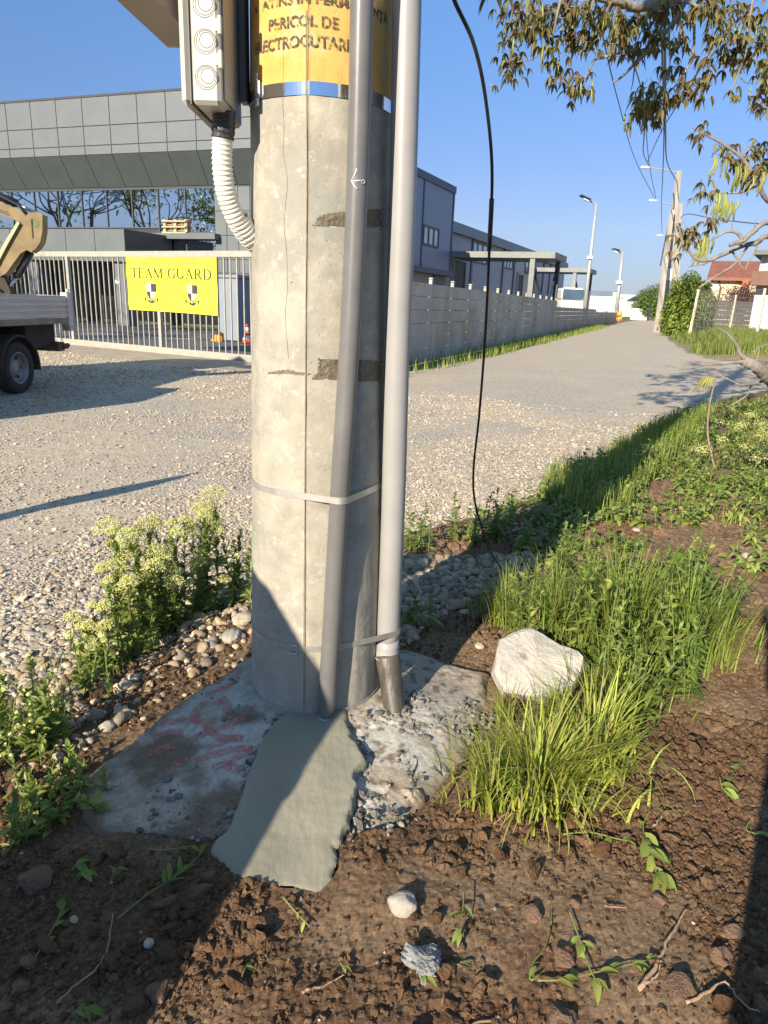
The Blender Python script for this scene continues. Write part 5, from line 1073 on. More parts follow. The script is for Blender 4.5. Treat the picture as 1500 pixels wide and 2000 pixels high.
m_white = mat('wall_white', (.74, .72, .66), (.8, .78, .72), scale=.2, rough=.8); m_bluer = mat('roof_blue', (.13, .17, .24), (.15, .19, .26), scale=.3, rough=.5); m_droof = mat('roof_dark', (.035, .04, .05), (.05, .055, .065), scale=.5, rough=.7)
simple_house('warehouse', 'white warehouse with a blue grey band at its top beyond the wall', 'warehouse', 190, 1148, 1200, 568, 612, m_white, m_bluer, 578, None, 20)
simple_house('warehouse', 'plain white warehouse with two tiny windows at the far end of the lane', 'warehouse', 240, 1204, 1236, 575.5, 612, m_white, m_white, 577, None, 20, win=[(1212, 1213.4, 581, 585), (1215, 1216.4, 581, 585)])
simple_house('bungalow', 'low white house under a dark hipped roof at the far end of the lane', 'house', 230, 1236, 1264, 578, 612, m_white, m_droof, 588.5, .35, 12)
g = Geo(); f = Frame(aty(1252, 612, 150)[:2], (.96, .28)); a = f.hit(1235, 605)[0]; b = f.hit(1268, 605)[0]; f.box(g, a, b, 0, f.hit(1250, 602)[1], -.4, 0); single('garden_wall', g, m_white, 'low bright white wall beside the end of the lane', 'wall')
g = Geo(); f = Frame(aty(1198, 600, 175)[:2], (1, 0)); f.box(g, f.hit(1196, 600)[0], f.hit(1201, 600)[0], 0, f.hit(1199, 571)[1], -1, 0); single('gate_pillar', g, m_white, 'tall thin white pillar in front of the white warehouses', 'pillar')
g = Geo(); f = Frame(aty(1269, 610, 140)[:2], (1, 0)); a = f.hit(1267.5, 605)[0]; b = f.hit(1270.5, 605)[0]; f.box(g, a, b, 0, f.hit(1269, 598)[1], -.5, 0, .02); f.box(g, a - .1, b + .1, f.hit(1269, 598)[1], f.hit(1269, 597)[1], -.6, .1, .02); single('rubbish_bin', g, m_dark, 'narrow dark bin at the corner of the low white wall', 'bin')
# red roofed house and balcony house on the right
m_tile = mat('roof_tile_red', (.20, .075, .05), (.27, .11, .075), scale=1.5, rough=.8, bump=1, bscale=6); m_cream = mat('wall_cream', (.72, .62, .43), (.76, .66, .47), scale=.4, rough=.85)
RH_ = Frame(aty(1383, 600, 85)[:2], (.90, -.43)); hr_ = thing('red_roof_house', 'cream house under a red tiled roof beyond the dark fence', 'house', RH_.P(0, 0))
def rz(px, py, d=0): return RH_.hit(px, py, d)[1]
sA, sB = RH_.hit(1387, 590)[0], RH_.hit(1520, 590)[0]; ze = rz(1420, 541); zt = rz(1430, 513, -5)
g = Geo(); RH_.box(g, sA, sB, 0, ze, -10, 0); g.prism([RH_.P(sA + .01, ze, 0), RH_.P(sA + .01, ze, -10), RH_.P(sA + .01, zt - .4, -5)], RH_.e * .3); obj('wall', g, m_cream, hr_)
o_ = .7; g = Geo()
for d0, d1 in ((o_, -5), (-10 - o_, -5)): g.prism([RH_.P(sA - o_, ze - .25, d0), RH_.P(sB, ze - .25, d0), RH_.P(sB, zt, d1), RH_.P(sA - o_, zt, d1)], (0, 0, .18))
rf_ = obj('roof', g, m_tile, hr_); g = Geo(); RH_.box(g, sA - o_, sB, ze - .42, ze - .22, o_, o_ + .15); obj('gutter', g, mat('gutter_brown', (.16, .05, .03), (.2, .07, .04), scale=2, rough=.5), rf_)
g = Geo(); s_ = RH_.hit(1388, 580)[0]; g.tube([RH_.P(s_ + .5, ze - .3, .1), RH_.P(s_ + .9, ze - 1.2, .08), RH_.P(s_ + .9, 0, .08)], .09, 8); obj('downpipe', g, MATS['gutter_brown'], hr_)
g = Geo(); a, b = RH_.hit(1438, 548)[0], RH_.hit(1448, 548)[0]; RH_.box(g, a, b, rz(1443, 552), ze - .3, .01, .06); obj('window', g, mat('shutter_grey', (.25, .23, .17), (.3, .28, .2), scale=2, rough=.7), hr_)
g = Geo(); RH_.box(g, RH_.hit(1448, 560)[0], RH_.hit(1462, 560)[0], 0, ze - .3, .02, 1.2); obj('porch', g, mat('porch_rust', (.30, .10, .05), (.36, .13, .07), scale=.6, rough=.8), hr_)
simple_house('small_house', 'small house with a dark red roof peeking out behind the hedge', 'house', 100, 1366, 1392, 548, 612, m_white, mat('roof_wine', (.22, .05, .045), (.27, .07, .06), scale=1, rough=.8), 560, .12, 8)
BH_ = Frame(aty(1472, 600, 52)[:2], (.86, -.51)); bh = thing('balcony_house', 'pale house with a brown balcony and flat grey eave at the picture edge', 'house', BH_.P(0, 0))
def bz_(px, py, d=0): return BH_.hit(px, py, d)[1]
a = BH_.hit(1484, 520)[0]; g = Geo(); BH_.box(g, a, a + 9, 0, bz_(1486, 492), -8, 0); obj('wall', g, mat('house_bluewhite', (.50, .54, .58), (.56, .6, .64), scale=.5, rough=.8), bh)
g = Geo(); BH_.box(g, BH_.hit(1472, 495, 1.2)[0], a + 10, bz_(1490, 497, 1.2), bz_(1490, 488, 1.2), -8.5, 1.2); obj('roof', g, mat('eave_slate', (.12, .13, .13), (.16, .17, .17), scale=1, rough=.7), bh)
g = Geo(); s_ = BH_.hit(1468, 540, 1.4)[0]; BH_.box(g, s_, a + 9.5, bz_(1480, 557, 1.4), bz_(1480, 529, 1.4), .01, 1.4); obj('balcony', g, mat('balcony_brown', (.16, .09, .065), (.20, .115, .08), scale=1, rough=.8), bh)
g = Geo(); BH_.box(g, a + .35, a + 1.6, bz_(1490, 529), bz_(1490, 500), .01, .08); obj('window', g, m_hglass, bh)
# dark fence, wire fence, shrubs
DF_ = Frame(aty(1390, 620, 62)[:2], (.97, -.24)); df = thing('plank_fence', 'dark grey horizontal plank fence below the red roofed house', 'fence', DF_.P(0, 0)); m_dpl = mat('dark_plank', (.055, .055, .058), (.10, .10, .10), scale=3, rough=.85, stretch=(.3, .3, 4))
zt_ = DF_.hit(1430, 588)[1]; a = DF_.hit(1384, 600)[0]
for i in range(9):
    g = Geo()
    for j in range(7): DF_.box(g, a + i * 2.3 + .06, a + i * 2.3 + 2.24, j * zt_ / 7 + .02, (j + 1) * zt_ / 7 - .01, -.02, .02)
    obj('plank_panel', g, m_dpl, df); g = Geo(); DF_.box(g, a + i * 2.3 - .05, a + i * 2.3 + .05, 0, zt_ + .05, -.05, .05); obj('post', g, m_dpl, df)
m_fp = mat('fence_post_pale', (.52, .47, .37), (.6, .55, .45), scale=4, rough=.9)
wf = thing('wire_fence', 'sagging wire mesh fence on slanting pale concrete posts in the tall grass', 'fence', aty(1352, 645, 44))
fp = []
for (bx, by), (tx, ty), d in (((1348, 648), (1365, 565), 44), ((1425, 640), (1438, 576), 50), ((1478, 654), (1495, 563), 42)):
    b = aty(bx, by, d); tp = aty(tx, ty, d); b[2] = min(b[2], .1); g = Geo(); g.tube([b, tp], [.11, .085], 4); obj('post', g, m_fp, wf); fp.append((b, tp))
g = Geo()
for (b0_, t0_), (b1_, t1_) in ((fp[0], fp[2]), (fp[0], fp[1])):
    for k in range(7): u = .08 + k * .15; g.tube([b0_ + (t0_ - b0_) * u, (b0_ + (t0_ - b0_) * u + b1_ + (t1_ - b1_) * u) / 2 - [0, 0, .05], b1_ + (t1_ - b1_) * u], .008, 4)
    for k in range(40): u = k / 40; a = b0_ + (b1_ - b0_) * u; c = t0_ + (t1_ - t0_) * u; g.tube([a, a + (c - a) * .97], .006, 4)
a, c = fp[0][1], fp[1][1]; obj('wire_mesh', g, mat('wire_grey', (.16, .16, .15), (.2, .2, .19), scale=9, rough=.6), wf)

# ------------------------------------------------------------------ tipper truck and excavator arm
TR = np.array([-5.12, 11.55]); ta = np.array([-math.sin(math.radians(5)), -math.cos(math.radians(5))])      # rear corner, direction to the cab
TF = Frame(TR, ta)                                    # s: towards the cab, n: to the lane side ... checked below
if TF.n[0] < 0: TF.n = -TF.n
trk = thing('tipper_truck', 'small pale grey flatbed truck, its rear corner and wheel showing before the gate', 'truck', TF.P(2, 0, -1))
zb_t = TF.hit(60, 576)[1]; zb_b = TF.hit(100, 633)[1]; m_bed = mat('bed_aluminium', (.55, .48, .43), (.66, .58, .52), scale=3, rough=.55, metal=.05, stretch=(1, 1, 5)); m_chas = mat('chassis_dark', (.028, .022, .02), (.05, .038, .03), scale=4, rough=.8)
g = Geo(); L_ = 4.2; hB = zb_t - zb_b
for d0, d1 in ((-.04, 0.), (-2.05, -2.01)): 
    TF.box(g, .05, L_, zb_b + .09, zb_t, d0, d1)
    if d1 == 0.:
        for k in range(4): TF.box(g, .05, L_, zb_b + .10 + k * (hB - .09) / 4, zb_b + .10 + (k + .62) * (hB - .09) / 4, 0.001, .016, .005)
TF.box(g, .0, .05, zb_b + .05, zb_t, -2.05, -.0); obj('bed_side', g, m_bed, trk)
g = Geo(); TF.box(g, 0, L_, zb_b, zb_b + .085, -2.05, .01); obj('bed_floor', g, mat('bed_rust', (.22, .17, .13), (.33, .29, .25), scale=5, rough=.8), trk)
g = Geo(); TF.box(g, -.05, .09, zb_b - .05, zb_t + .05, -.09, .03, .01); TF.box(g, -.08, .02, zb_b - .12, zb_b + .03, -.14, .0, .01); obj('corner_post', g, m_bed, trk)
g = Geo(); g.tube([TF.P(-.04, zb_t + .05, -.03), TF.P(-.05, zb_t + .10, -.03)], .03, 8); obj('latch', g, m_steel, trk)
g = Geo(); TF.box(g, .1, L_ + 1.8, zb_b - .26, zb_b - .06, -1.45, -1.3); TF.box(g, .1, L_ + 1.8, zb_b - .26, zb_b - .06, -.75, -.6); TF.box(g, .12, .9, zb_b - .36, zb_b - .0, -1.7, -.22); obj('chassis', g, m_chas, trk)
g = Geo(); TF.box(g, .02, .22, .52, .66, -1.9, -.12, .01); TF.box(g, -.06, .02, .55, .63, -.2, -.1); g.tube([TF.P(-.1, .6, -.13), TF.P(.1, .6, -.13)], .035, 8); obj('rear_bumper', g, mat('bumper_rust', (.12, .055, .04), (.18, .09, .06), scale=6, rough=.8), trk)
def ring_prof(g, c, axn, prof, n=36):
    """revolve profile (r, offset) about axis axn through c"""
    axn = np.asarray(axn, float); axn /= np.linalg.norm(axn); u = np.cross(axn, [0, 0, 1.]); u /= np.linalg.norm(u); w = np.cross(axn, u); a = np.linspace(0, 2 * math.pi, n, endpoint=False); V = []
    for r_, o_ in prof: V.append(c + axn * o_ + r_ * (np.cos(a)[:, None] * u + np.sin(a)[:, None] * w))
    k = np.arange(n); k2 = (k + 1) % n; q = np.concatenate([np.stack([i * n + k, i * n + k2, (i + 1) * n + k2, (i + 1) * n + k], 1) for i in range(len(prof) - 1)]); g.add(np.vstack(V), quads=q)
RW = .365
def wheel(s_, d_, out):
    c = TF.P(s_, RW, d_); n3 = TF.n * out; w = thing('tmp', '', '', c); bpy.data.objects.remove(w)
    g = Geo(); ring_prof(g, c, n3, [(.22, -.11), (.33, -.11), (RW, -.08), (RW, .07), (.345, .105), (.25, .115), (.225, .10), (.22, .09)], 48); wo = obj('wheel', g, mat('tyre_rubber', (.022, .021, .02), (.05, .045, .04), scale=6, rough=.85, bump=.5, bscale=40), trk, smooth=True)
    g = Geo(); ring_prof(g, c, n3, [(.225, .10), (.215, .105), (.20, .05), (.185, .02), (.13, .00), (.12, .03), (.09, .05), (.0, .05)], 40); obj('rim', g, mat('rim_grey', (.22, .21, .20), (.32, .31, .29), scale=5, rough=.5, metal=.4), wo, smooth=True)
    g = Geo()
    for k in range(6): a = k * math.pi / 3; g.tube([c + n3 * .012 + .152 * (math.cos(a) * TF.e + math.sin(a) * np.array([0, 0, 1.])), c + n3 * .02 + .152 * (math.cos(a) * TF.e + math.sin(a) * np.array([0, 0, 1.]))], .024, 8)
    obj('rim_hole', g, m_chas, wo)
sw = TF.hit(28, 716, -.12)[0]; wheel(sw, -.14, 1); wheel(sw, -1.9, -1); wheel(sw + 3.2, -.14, 1)
g = Geo(); A_ = np.radians(np.linspace(-8, 178, 16)); outer = [(sw - .47 * math.cos(a), RW + .47 * math.sin(a)) for a in A_]; inner = [(sw - .435 * math.cos(a), RW + .435 * math.sin(a)) for a in A_]
for i in range(15): TF.poly(g, [outer[i], outer[i + 1], inner[i + 1], inner[i]], -.34, .0)
obj('mudguard', g, m_chas, trk)
g = Geo(); TF.box(g, L_ + .1, L_ + 1.7, .5, 2.1, -2.0, -.05, .15); obj('cab', g, mat('cab_white', (.7, .7, .68), (.75, .75, .73), scale=2, rough=.35), trk)
m_exc = mat('excavator_yellow', (.17, .125, .05), (.27, .205, .095), scale=5, rough=.6, c3=(.16, .11, .07), c3scale=4, c3lim=(.58, .66)); m_hyd = mat('hydraulic_black', (.02, .02, .024), (.04, .04, .045), scale=6, rough=.4)
XF = Frame(aty(40, 450, 10.3)[:2], (.98, .18)); exc = thing('mini_excavator', 'worn yellow excavator standing on the truck bed, its folded arm in view', 'excavator', XF.P(-1.5, zb_b + .1))
def xp(px, py, d=0): return XF.hit(px, py, d)
def xpoly(name, pts, d0, d1, m, parent=exc, lb=None):
    g = Geo(); XF.poly(g, [xp(a, b) for a, b in pts], d0, d1); return obj(name, g, m, parent, label=lb)
boom = xpoly('boom', [(-160, 330), (-90, 358), (0, 393), (28, 406), (46, 412), (56, 424), (52, 436), (40, 433), (0, 420), (-90, 398), (-160, 376)], -.12, .12, m_exc)
stick = xpoly('stick', [(46, 436), (62, 417), (76, 416), (88, 421), (88, 452), (84, 474), (76, 486), (66, 494), (58, 489), (46, 496), (34, 512), (18, 534), (6, 541), (-2, 536), (0, 522), (22, 480)], -.13, .13, m_exc)
xpoly('stick_plate', [(42, 434), (46, 438), (20, 484), (-4, 530), (-10, 524), (16, 476)], -.17, .17, mat('excavator_edge', (.42, .42, .24), (.5, .5, .3), scale=5, rough=.6))
xpoly('seam', [(66, 430), (69, 430), (71, 466), (69, 468)], .131, .135, m_chas, stick); xpoly('moss_patch', [(72, 434), (80, 434), (82, 442), (74, 446)], .131, .134, mat('moss', (.10, .19, .04), (.13, .22, .06), scale=20, rough=.9), stick)
V2, Fc = text_polys('HOLLAND', 1.0, .02); lo, hi = V2.min(0), V2.max(0); uu = (V2 - lo) / (hi - lo); p0 = np.array(xp(-17, 406)); p1 = np.array(xp(25, 420.5)); hgt_ = .062
g = Geo(); g.add([XF.P(*(p0 + (p1 - p0) * u + np.array([0, hgt_]) * v - np.array([0, hgt_ / 2])), .1215) for u, v in uu], Fc); obj('lettering', g, m_ink, exc)
def xt(name, pts, r_, m, d=0): g = Geo(); g.tube([XF.P(*xp(a, b), d) for a, b in pts], r_, 10); return obj(name, g, m, exc, smooth=True)
xt('cylinder', [(-60, 362), (-20, 375), (34, 398)], .055, m_hyd); xt('piston_rod', [(32, 397), (74, 418)], .022, mat('chrome', (.55, .58, .65), (.5, .5, .55), scale=5, rough=.15, metal=1))
xt('cylinder', [(60, 492), (34, 540)], .052, m_hyd); xt('piston_rod', [(34, 540), (20, 556), (10, 570)], .024, MATS['chrome']); xt('hose', [(-60, 352), (0, 382), (40, 402), (64, 425)], .018, m_hyd, .1); xt('hose', [(10, 570), (-6, 560), (-12, 545), (4, 538)], .02, m_hyd, .1)
xpoly('linkage', [(-14, 560), (-10, 536), (2, 532), (12, 542), (24, 566), (26, 580), (10, 580), (0, 572), (-14, 582)], -.1, .1, m_chas)
g = Geo(); XF.box(g, -3.4, -1.6, zb_b + .75, zb_b + 2.15, -1.0, .4, .08); XF.box(g, -3.5, -1.5, zb_b + .45, zb_b + .8, -1.1, .5, .05); obj('engine_house', g, m_exc, exc); g = Geo(); XF.box(g, -3.6, -1.2, zb_b + .09, zb_b + .42, .2, .55, .1); XF.box(g, -3.6, -1.2, zb_b + .09, zb_b + .42, -1.2, -.85, .1); obj('track', g, m_hyd, exc)

# ------------------------------------------------------------------ plants
def gm(name, c1, c2, rough=.5, isl=.35, trans=.3, spec=.35): return mat(name, c1, c2, scale=3, rough=rough, isl=isl, trans=trans, spec=spec)
m_leaf = gm('weed_leaf', (.12, .185, .035), (.20, .28, .06)); m_leafd = gm('nettle_leaf', (.13, .20, .035), (.22, .29, .06)); m_stem = gm('stem_green', (.14, .18, .05), (.20, .24, .08), trans=0)
m_grass = gm('grass_blade', (.16, .235, .035), (.29, .36, .075), isl=.4); m_grassd = gm('grass_dark', (.05, .095, .02), (.09, .14, .035), isl=.4); m_dry = gm('dry_grass', (.30, .24, .12), (.42, .35, .19)); m_cress = gm('cress_flower', (.62, .64, .20), (.78, .78, .38), isl=.2, trans=.2)
m_cleaf = gm('cress_leaf', (.20, .27, .055), (.30, .36, .09)); m_farveg = gm('far_leaf', (.09, .15, .03), (.17, .24, .05), isl=.45)
def rv(n, s=1.): return rng.normal(0, s, (n, 3))
def stem_path(base, h, az, lean, n=7): 
    t = np.linspace(0, 1, n); r = h * lean * t ** 1.6; return np.stack([base[0] + r * math.cos(az), base[1] + r * math.sin(az), base[2] - .012 + h * t * (1 - .25 * lean * t)], 1)
def cress(px, py, stems, label, hmul=1.0, flower=1.0, z=None, spread=.05, dens=1.0, tilt=.0, tz=0):
    b = atz(px, py, .05); b[2] = H1(b[0], b[1]) if z is None else z; t = thing('flowering_weed', label, 'plant', b, 'pale flowering weeds at the edge of the verge'); gs, gl, gf = Geo(), Geo(), Geo()
    for (h, az, lean) in stems:
        h *= hmul * 1.12; bb = b + np.array([rng.normal(0, spread), rng.normal(0, spread), 0]); bb[2] = b[2]; P_ = stem_path(bb, h, az, lean); gs.tube(P_, np.linspace(.0032, .0016, len(P_)), 5)
        n = int(40 * dens * h / .3); u = rng.random(n) ** .85 * .92; i = np.minimum((u * 6).astype(int), 5); f_ = u * 6 - i; p = P_[i] * (1 - f_[:, None]) + P_[i + 1] * f_[:, None]; a = rng.uniform(0, 6.28, n); el = .35 + .9 * u + rng.normal(0, .2, n)
        d = np.stack([np.cos(a) * np.cos(el), np.sin(a) * np.cos(el), np.sin(el)], 1); ln = (.066 - .034 * u) * rng.uniform(.7, 1.3, n) * (h / .3) ** .3; leaves(gl, p, d, ln, ln * .34, fold=.35, droop=.35, seed=int(rng.integers(1e6)))
        if flower > 0 and rng.random() < .95:
            top = P_[-1]; rad = .034 * flower * rng.uniform(.6, 1.25) * (h / .3) ** .4; m = int(260 * flower); q_ = rng.normal(size=(m, 3)); q_ /= np.linalg.norm(q_, axis=1)[:, None]; q_[:, 2] = np.abs(q_[:, 2]) * .9 - .25; q_ *= rad * rng.uniform(.6, 1.05, (m, 1)); stones(gf, top + q_ + [0, 0, rad * .3], rng.uniform(.0016, .0030, m), sub=0, flat=.9, rough=.2, seed=int(rng.integers(1e6)))
            for k in range(12): gs.tube([top - [0, 0, rad * 1.0], top + q_[k] * .8 + [0, 0, rad * .3]], .0008, 3, cap=False)
            if rng.random() < .7:
                for _ in range(2):
                    u1 = rng.uniform(.72, .93); pm = P_[int(u1 * 6)]; az1 = rng.uniform(0, 6.28); e_ = pm + np.array([math.cos(az1) * .03, math.sin(az1) * .03, .045]); gs.tube([pm, e_], .0012, 4); m = int(55 * flower); q_ = rng.normal(size=(m, 3)) * rad * .38; stones(gf, e_ + q_, rng.uniform(.0015, .0027, m), sub=0, seed=int(rng.integers(1e6)))
    obj('stem', gs, m_stem, t); obj('foliage', gl, m_cleaf, t, smooth=True)
    if gf.n: obj('blossom', gf, m_cress, t)
def S(n, h0, h1, lean=.35): return [(rng.uniform(h0, h1), rng.uniform(0, 6.28), rng.uniform(.02, lean)) for _ in range(n)]
cress(272, 1240, S(15, .28, .50, .34), 'largest pale flowering weed, a dense clump with the biggest flower heads', flower=1.25, spread=.075, dens=1.15)
cress(228, 1290, S(9, .20, .38, .45), 'bushy flowering weed leaning from the side of the largest clump', flower=1.0, spread=.06)
cress(330, 1215, S(3, .42, .50, .15) + S(8, .2, .36), 'slender flowering weed with one small head above dark leaves', flower=.75, spread=.04)
cress(398, 1190, S(4, .44, .55, .10) + S(7, .22, .42), 'tall flowering weed with a round yellow green head beside the pole', flower=1.3, spread=.045)
cress(455, 1170, S(7, .22, .38, .30), 'leafy weed with few buds close against the pole', flower=.4, spread=.05)
cress(190, 1375, S(3, .16, .26, .5), 'thin single flowering weed bending over the pebbles', flower=.6, spread=.02, dens=.6)
cress(165, 1330, S(5, .12, .22, .4), 'low flowering weed in front of the leaning clump', flower=.7, spread=.035)
cress(55, 1500, S(12, .10, .22, .6), 'broad low leafy clump of weeds at the picture edge', flower=.2, spread=.075, dens=1.4)
cress(110, 1470, S(8, .08, .18, .6), 'low broad leaved weed with one dried orange leaf', flower=0, spread=.05, dens=1.2)
cress(20, 1440, S(10, .12, .24, .5), 'upright leafy weed between pebbles at the picture edge', flower=.3, spread=.05, dens=1.1)
for a_, b_, n_, l_ in ((70, 1600, 6, 'small straggling weed with narrow leaves beside the pad corner'), (120, 1560, 5, 'thin weed drooping towards the corner of the pad'), (25, 1660, 6, 'low weed with pointed leaves at the picture edge'), (190, 1585, 4, 'dark green weed hanging over the shaded pad corner'), (95, 1650, 3, 'sparse little weed on the sunlit dirt')):
    cress(a_, b_, S(n_, .06, .15, .7), l_, flower=0, spread=.03, dens=1.1)
# leafy weeds without flowers
def weed(px, py, stems, label=None, name='leafy_weed', ln0=.06, wd=.36, dens=1, spread=.05, geo=None, z=None, mleaf=None, shape='lance', droop=.5, group='leafy weeds on the verge', world=None):
    b = atz(px, py, .08) if world is None else np.array([*world, 0.]); b[2] = H1(b[0], b[1]) if z is None else z
    if b[2] < -.02: b[2] = 0
    if geo is None: gs, gl = Geo(), Geo()
    else: gs, gl = geo
    for (h, az, lean) in stems:
        bb = b + np.array([rng.normal(0, spread), rng.normal(0, spread), 0]); P_ = stem_path(bb, h, az, lean); gs.tube(P_, np.linspace(.0026, .0012, len(P_)), 4)
        n = max(5, int(22 * dens * h / .25)); u = .08 + rng.random(n) * .92; i = np.minimum((u * 6).astype(int), 5); f_ = u * 6 - i; p = P_[i] * (1 - f_[:, None]) + P_[i + 1] * f_[:, None]; a = rng.uniform(0, 6.28, n); el = .15 + .9 * u ** 2 + rng.normal(0, .25, n)
        d = np.stack([np.cos(a) * np.cos(el), np.sin(a) * np.cos(el), np.sin(el)], 1); ln = ln0 * (1.1 - .55 * u) * rng.uniform(.7, 1.3, n); leaves(gl, p, d, ln, ln * wd, fold=.25, droop=droop, seed=int(rng.integers(1e6)), shape=shape)
    if geo is None:
        t = thing(name, label, 'plant', b, group); obj('stem', gs, m_stem, t); obj('foliage', gl, mleaf or m_leaf, t, smooth=True)
for (px, py, n, h0, h1, lb) in [(820, 1075, 7, .16, .30, 'upright leafy weed right behind the light grey pipe'), (905, 1060, 8, .18, .30, 'bushy green weed at the foot of the hanging cable'), (960, 1060, 8, .18, .32, 'dark leafy weed touching the lower end of the hanging cable'), (1020, 1075, 6, .16, .26, 'broad leafy weed in the shade band behind the stones'), (800, 1225, 4, .1, .2, 'small shaded weed among the grey stones beside the pipe'),
        (1085, 1180, 7, .28, .42, 'tall pale green weed with buds behind the white rock'), (1190, 1220, 6, .30, .44, 'tallest leafy weed with yellowish tip in the grass'), (1290, 1230, 7, .26, .40, 'leafy weed with large oval leaves in the long grass'), (1345, 1260, 8, .24, .40, 'wide bushy weed at the far end of the long grass'), (1235, 1290, 6, .2, .34, 'mid green weed between the grass blades'), (1310, 1330, 6, .16, .30, 'low weed with broad leaves at the border of the dug soil')]:
    weed(px, py, S(n, h0, h1, .25), lb, spread=.05, ln0=.058 if py < 1100 else .066, wd=.32, dens=1.2)
# grass tufts
def tuft(px, py, n, h, spread, label, m=None, z=None, lean=.9, w=.006, ell=1.0, cat='grass', az0=None, name='grass_tuft'):
    b = atz(px, py, .1); b[2] = H1(b[0], b[1]) if z is None else z; r = np.abs(rng.normal(0, spread * .62, n)); a = rng.uniform(0, 6.28, n); pos = b + np.stack([r * np.cos(a) * ell, r * np.sin(a), np.zeros(n) - .005], 1)
    az = a + rng.normal(0, .7, n) if az0 is None else az0 + rng.normal(0, .6, n); g = Geo(); blades(g, pos, h * rng.uniform(.3, 1.12, n) * (1 - .25 * np.clip(r / spread, 0, 1.5)), w * rng.uniform(.5, 1.2, n), az, np.abs(rng.normal(.15, .4, n)) * lean + .05, np.abs(rng.normal(.45, .65, n)) * lean, seg=7)
    t = thing(name, label, cat, b, 'grass tufts round the white rock'); obj('foliage', g, m or m_grass, t, smooth=True)
    k = max(6, n // 14); g = Geo(); i = rng.integers(0, n, k); blades(g, pos[i], h * rng.uniform(.4, .9, k), np.full(k, w * .8), az[i], np.abs(rng.normal(0, .5, k)), np.abs(rng.normal(.4, .5, k)), seg=5); obj('dry_foliage', g, m_dry, t)
m_grassy = gm('grass_yellow', (.27, .33, .045), (.42, .46, .10), isl=.35)
tuft(1050, 1545, 620, .34, .13, 'large bright yellow green grass tuft in front of the white rock', m_grassy, lean=1.7, w=.0085, ell=1.5)
tuft(1150, 1500, 300, .36, .10, 'long bladed grass tuft leaning over beside the bright one', m_grassy, lean=1.5, w=.0085, ell=1.3)
tuft(955, 1575, 60, .30, .03, 'sparse arching grass tuft reaching over the concrete', m_grassy, lean=1.1, w=.0065, az0=2.6)
tuft(990, 1215, 320, .30, .12, 'upright grass tuft left standing behind the white rock', m_grass, lean=1.15, w=.0055)
tuft(1080, 1250, 520, .38, .17, 'dense grass tuft rising directly behind the white rock', m_grass, lean=1.15, w=.0055)
tuft(1210, 1270, 620, .46, .20, 'tallest grass tuft in the middle of the verge', m_grass, lean=1.1, w=.0078, ell=1.2)
tuft(1330, 1290, 480, .40, .19, 'wide grass tuft at the border of the cracked soil', m_grass, lean=1.1, w=.0078, ell=1.2)
tuft(1075, 1405, 70, .20, .06, 'thin grass tuft with blades crossing the lower face of the rock', m_grassy, lean=1.3, w=.0055)
tuft(990, 1400, 60, .2, .05, 'small yellow green tuft between the pad and the rock', m_grassy, lean=1.3, w=.0055)
tuft(1210, 1400, 240, .28, .14, 'lower grass tuft beside the crumbly soil mound', m_grass, lean=1.1, w=.0078, ell=1.2)
gs, gl, gl2 = Geo(), Geo(), Geo(); zone = [(950, 1190), (1060, 1170), (1200, 1180), (1330, 1190), (1410, 1230), (1410, 1330), (1300, 1400), (1180, 1440), (1150, 1330), (1000, 1230)]; zw = [atz(a, b, .12)[:2] for a, b in zone]; za = np.array(zw)
for _ in range(120):
    x, y = rng.uniform(za[:, 0].min(), za[:, 0].max()), rng.uniform(za[:, 1].min(), za[:, 1].max())
    if sdist(np.array([x]), np.array([y]), zw)[0] < 0: continue
    weed(0, 0, S(2, .12, .42, .3), geo=(gs, gl if rng.random() < .6 else gl2), world=(x, y), ln0=.065, wd=.30, dens=1.1, spread=.03, droop=.4)
structure('verge_weeds', gl, m_leaf, kind='stuff', smooth=True, label='leafy weeds growing through the tall grass'); structure('verge_weed_leaves', gl2, m_cleaf, kind='stuff', smooth=True); structure('verge_weed_stems', gs, m_stem, kind='stuff')
# undergrowth: the mass of small weeds on the bank behind (nobody could count it)
gs, gl, gl2 = Geo(), Geo(), Geo(); cnt = 0
for _ in range(14000):
    x, y = rng.uniform(.6, 7.5), rng.uniform(3.1, 11); e = float(sdist(np.array([x]), np.array([y]), verge)[0])
    if e < .12: continue
    bare = float(fbm(np.array([x]), np.array([y]), 1.5, 3, 120)[0]); px_, py_ = None, None
    pole_band = -1.55 < (.87 * x - .49 * y) < -.95
    if bare < .31 and not pole_band: continue
    if y < 3.9 and rng.random() > .45: continue
    if rng.random() > 1.2 - y / 12: continue
    weed(0, 0, S(2, .07, .17 if y < 6 else .22, .5), geo=(gs, gl if rng.random() < .6 else gl2), world=(x, y), ln0=.055 + .005 * y, wd=.42, dens=.95 if y < 6 else .6, spread=.06, droop=.7); cnt += 1
    if cnt > 1500: break
o = structure('undergrowth', gl, m_leafd, kind='stuff', smooth=True, label='bushy green ground cover on the bank'); o2 = structure('undergrowth_leaves', gl2, m_cleaf, kind='stuff', smooth=True); structure('undergrowth_stems', gs, m_stem, kind='stuff')
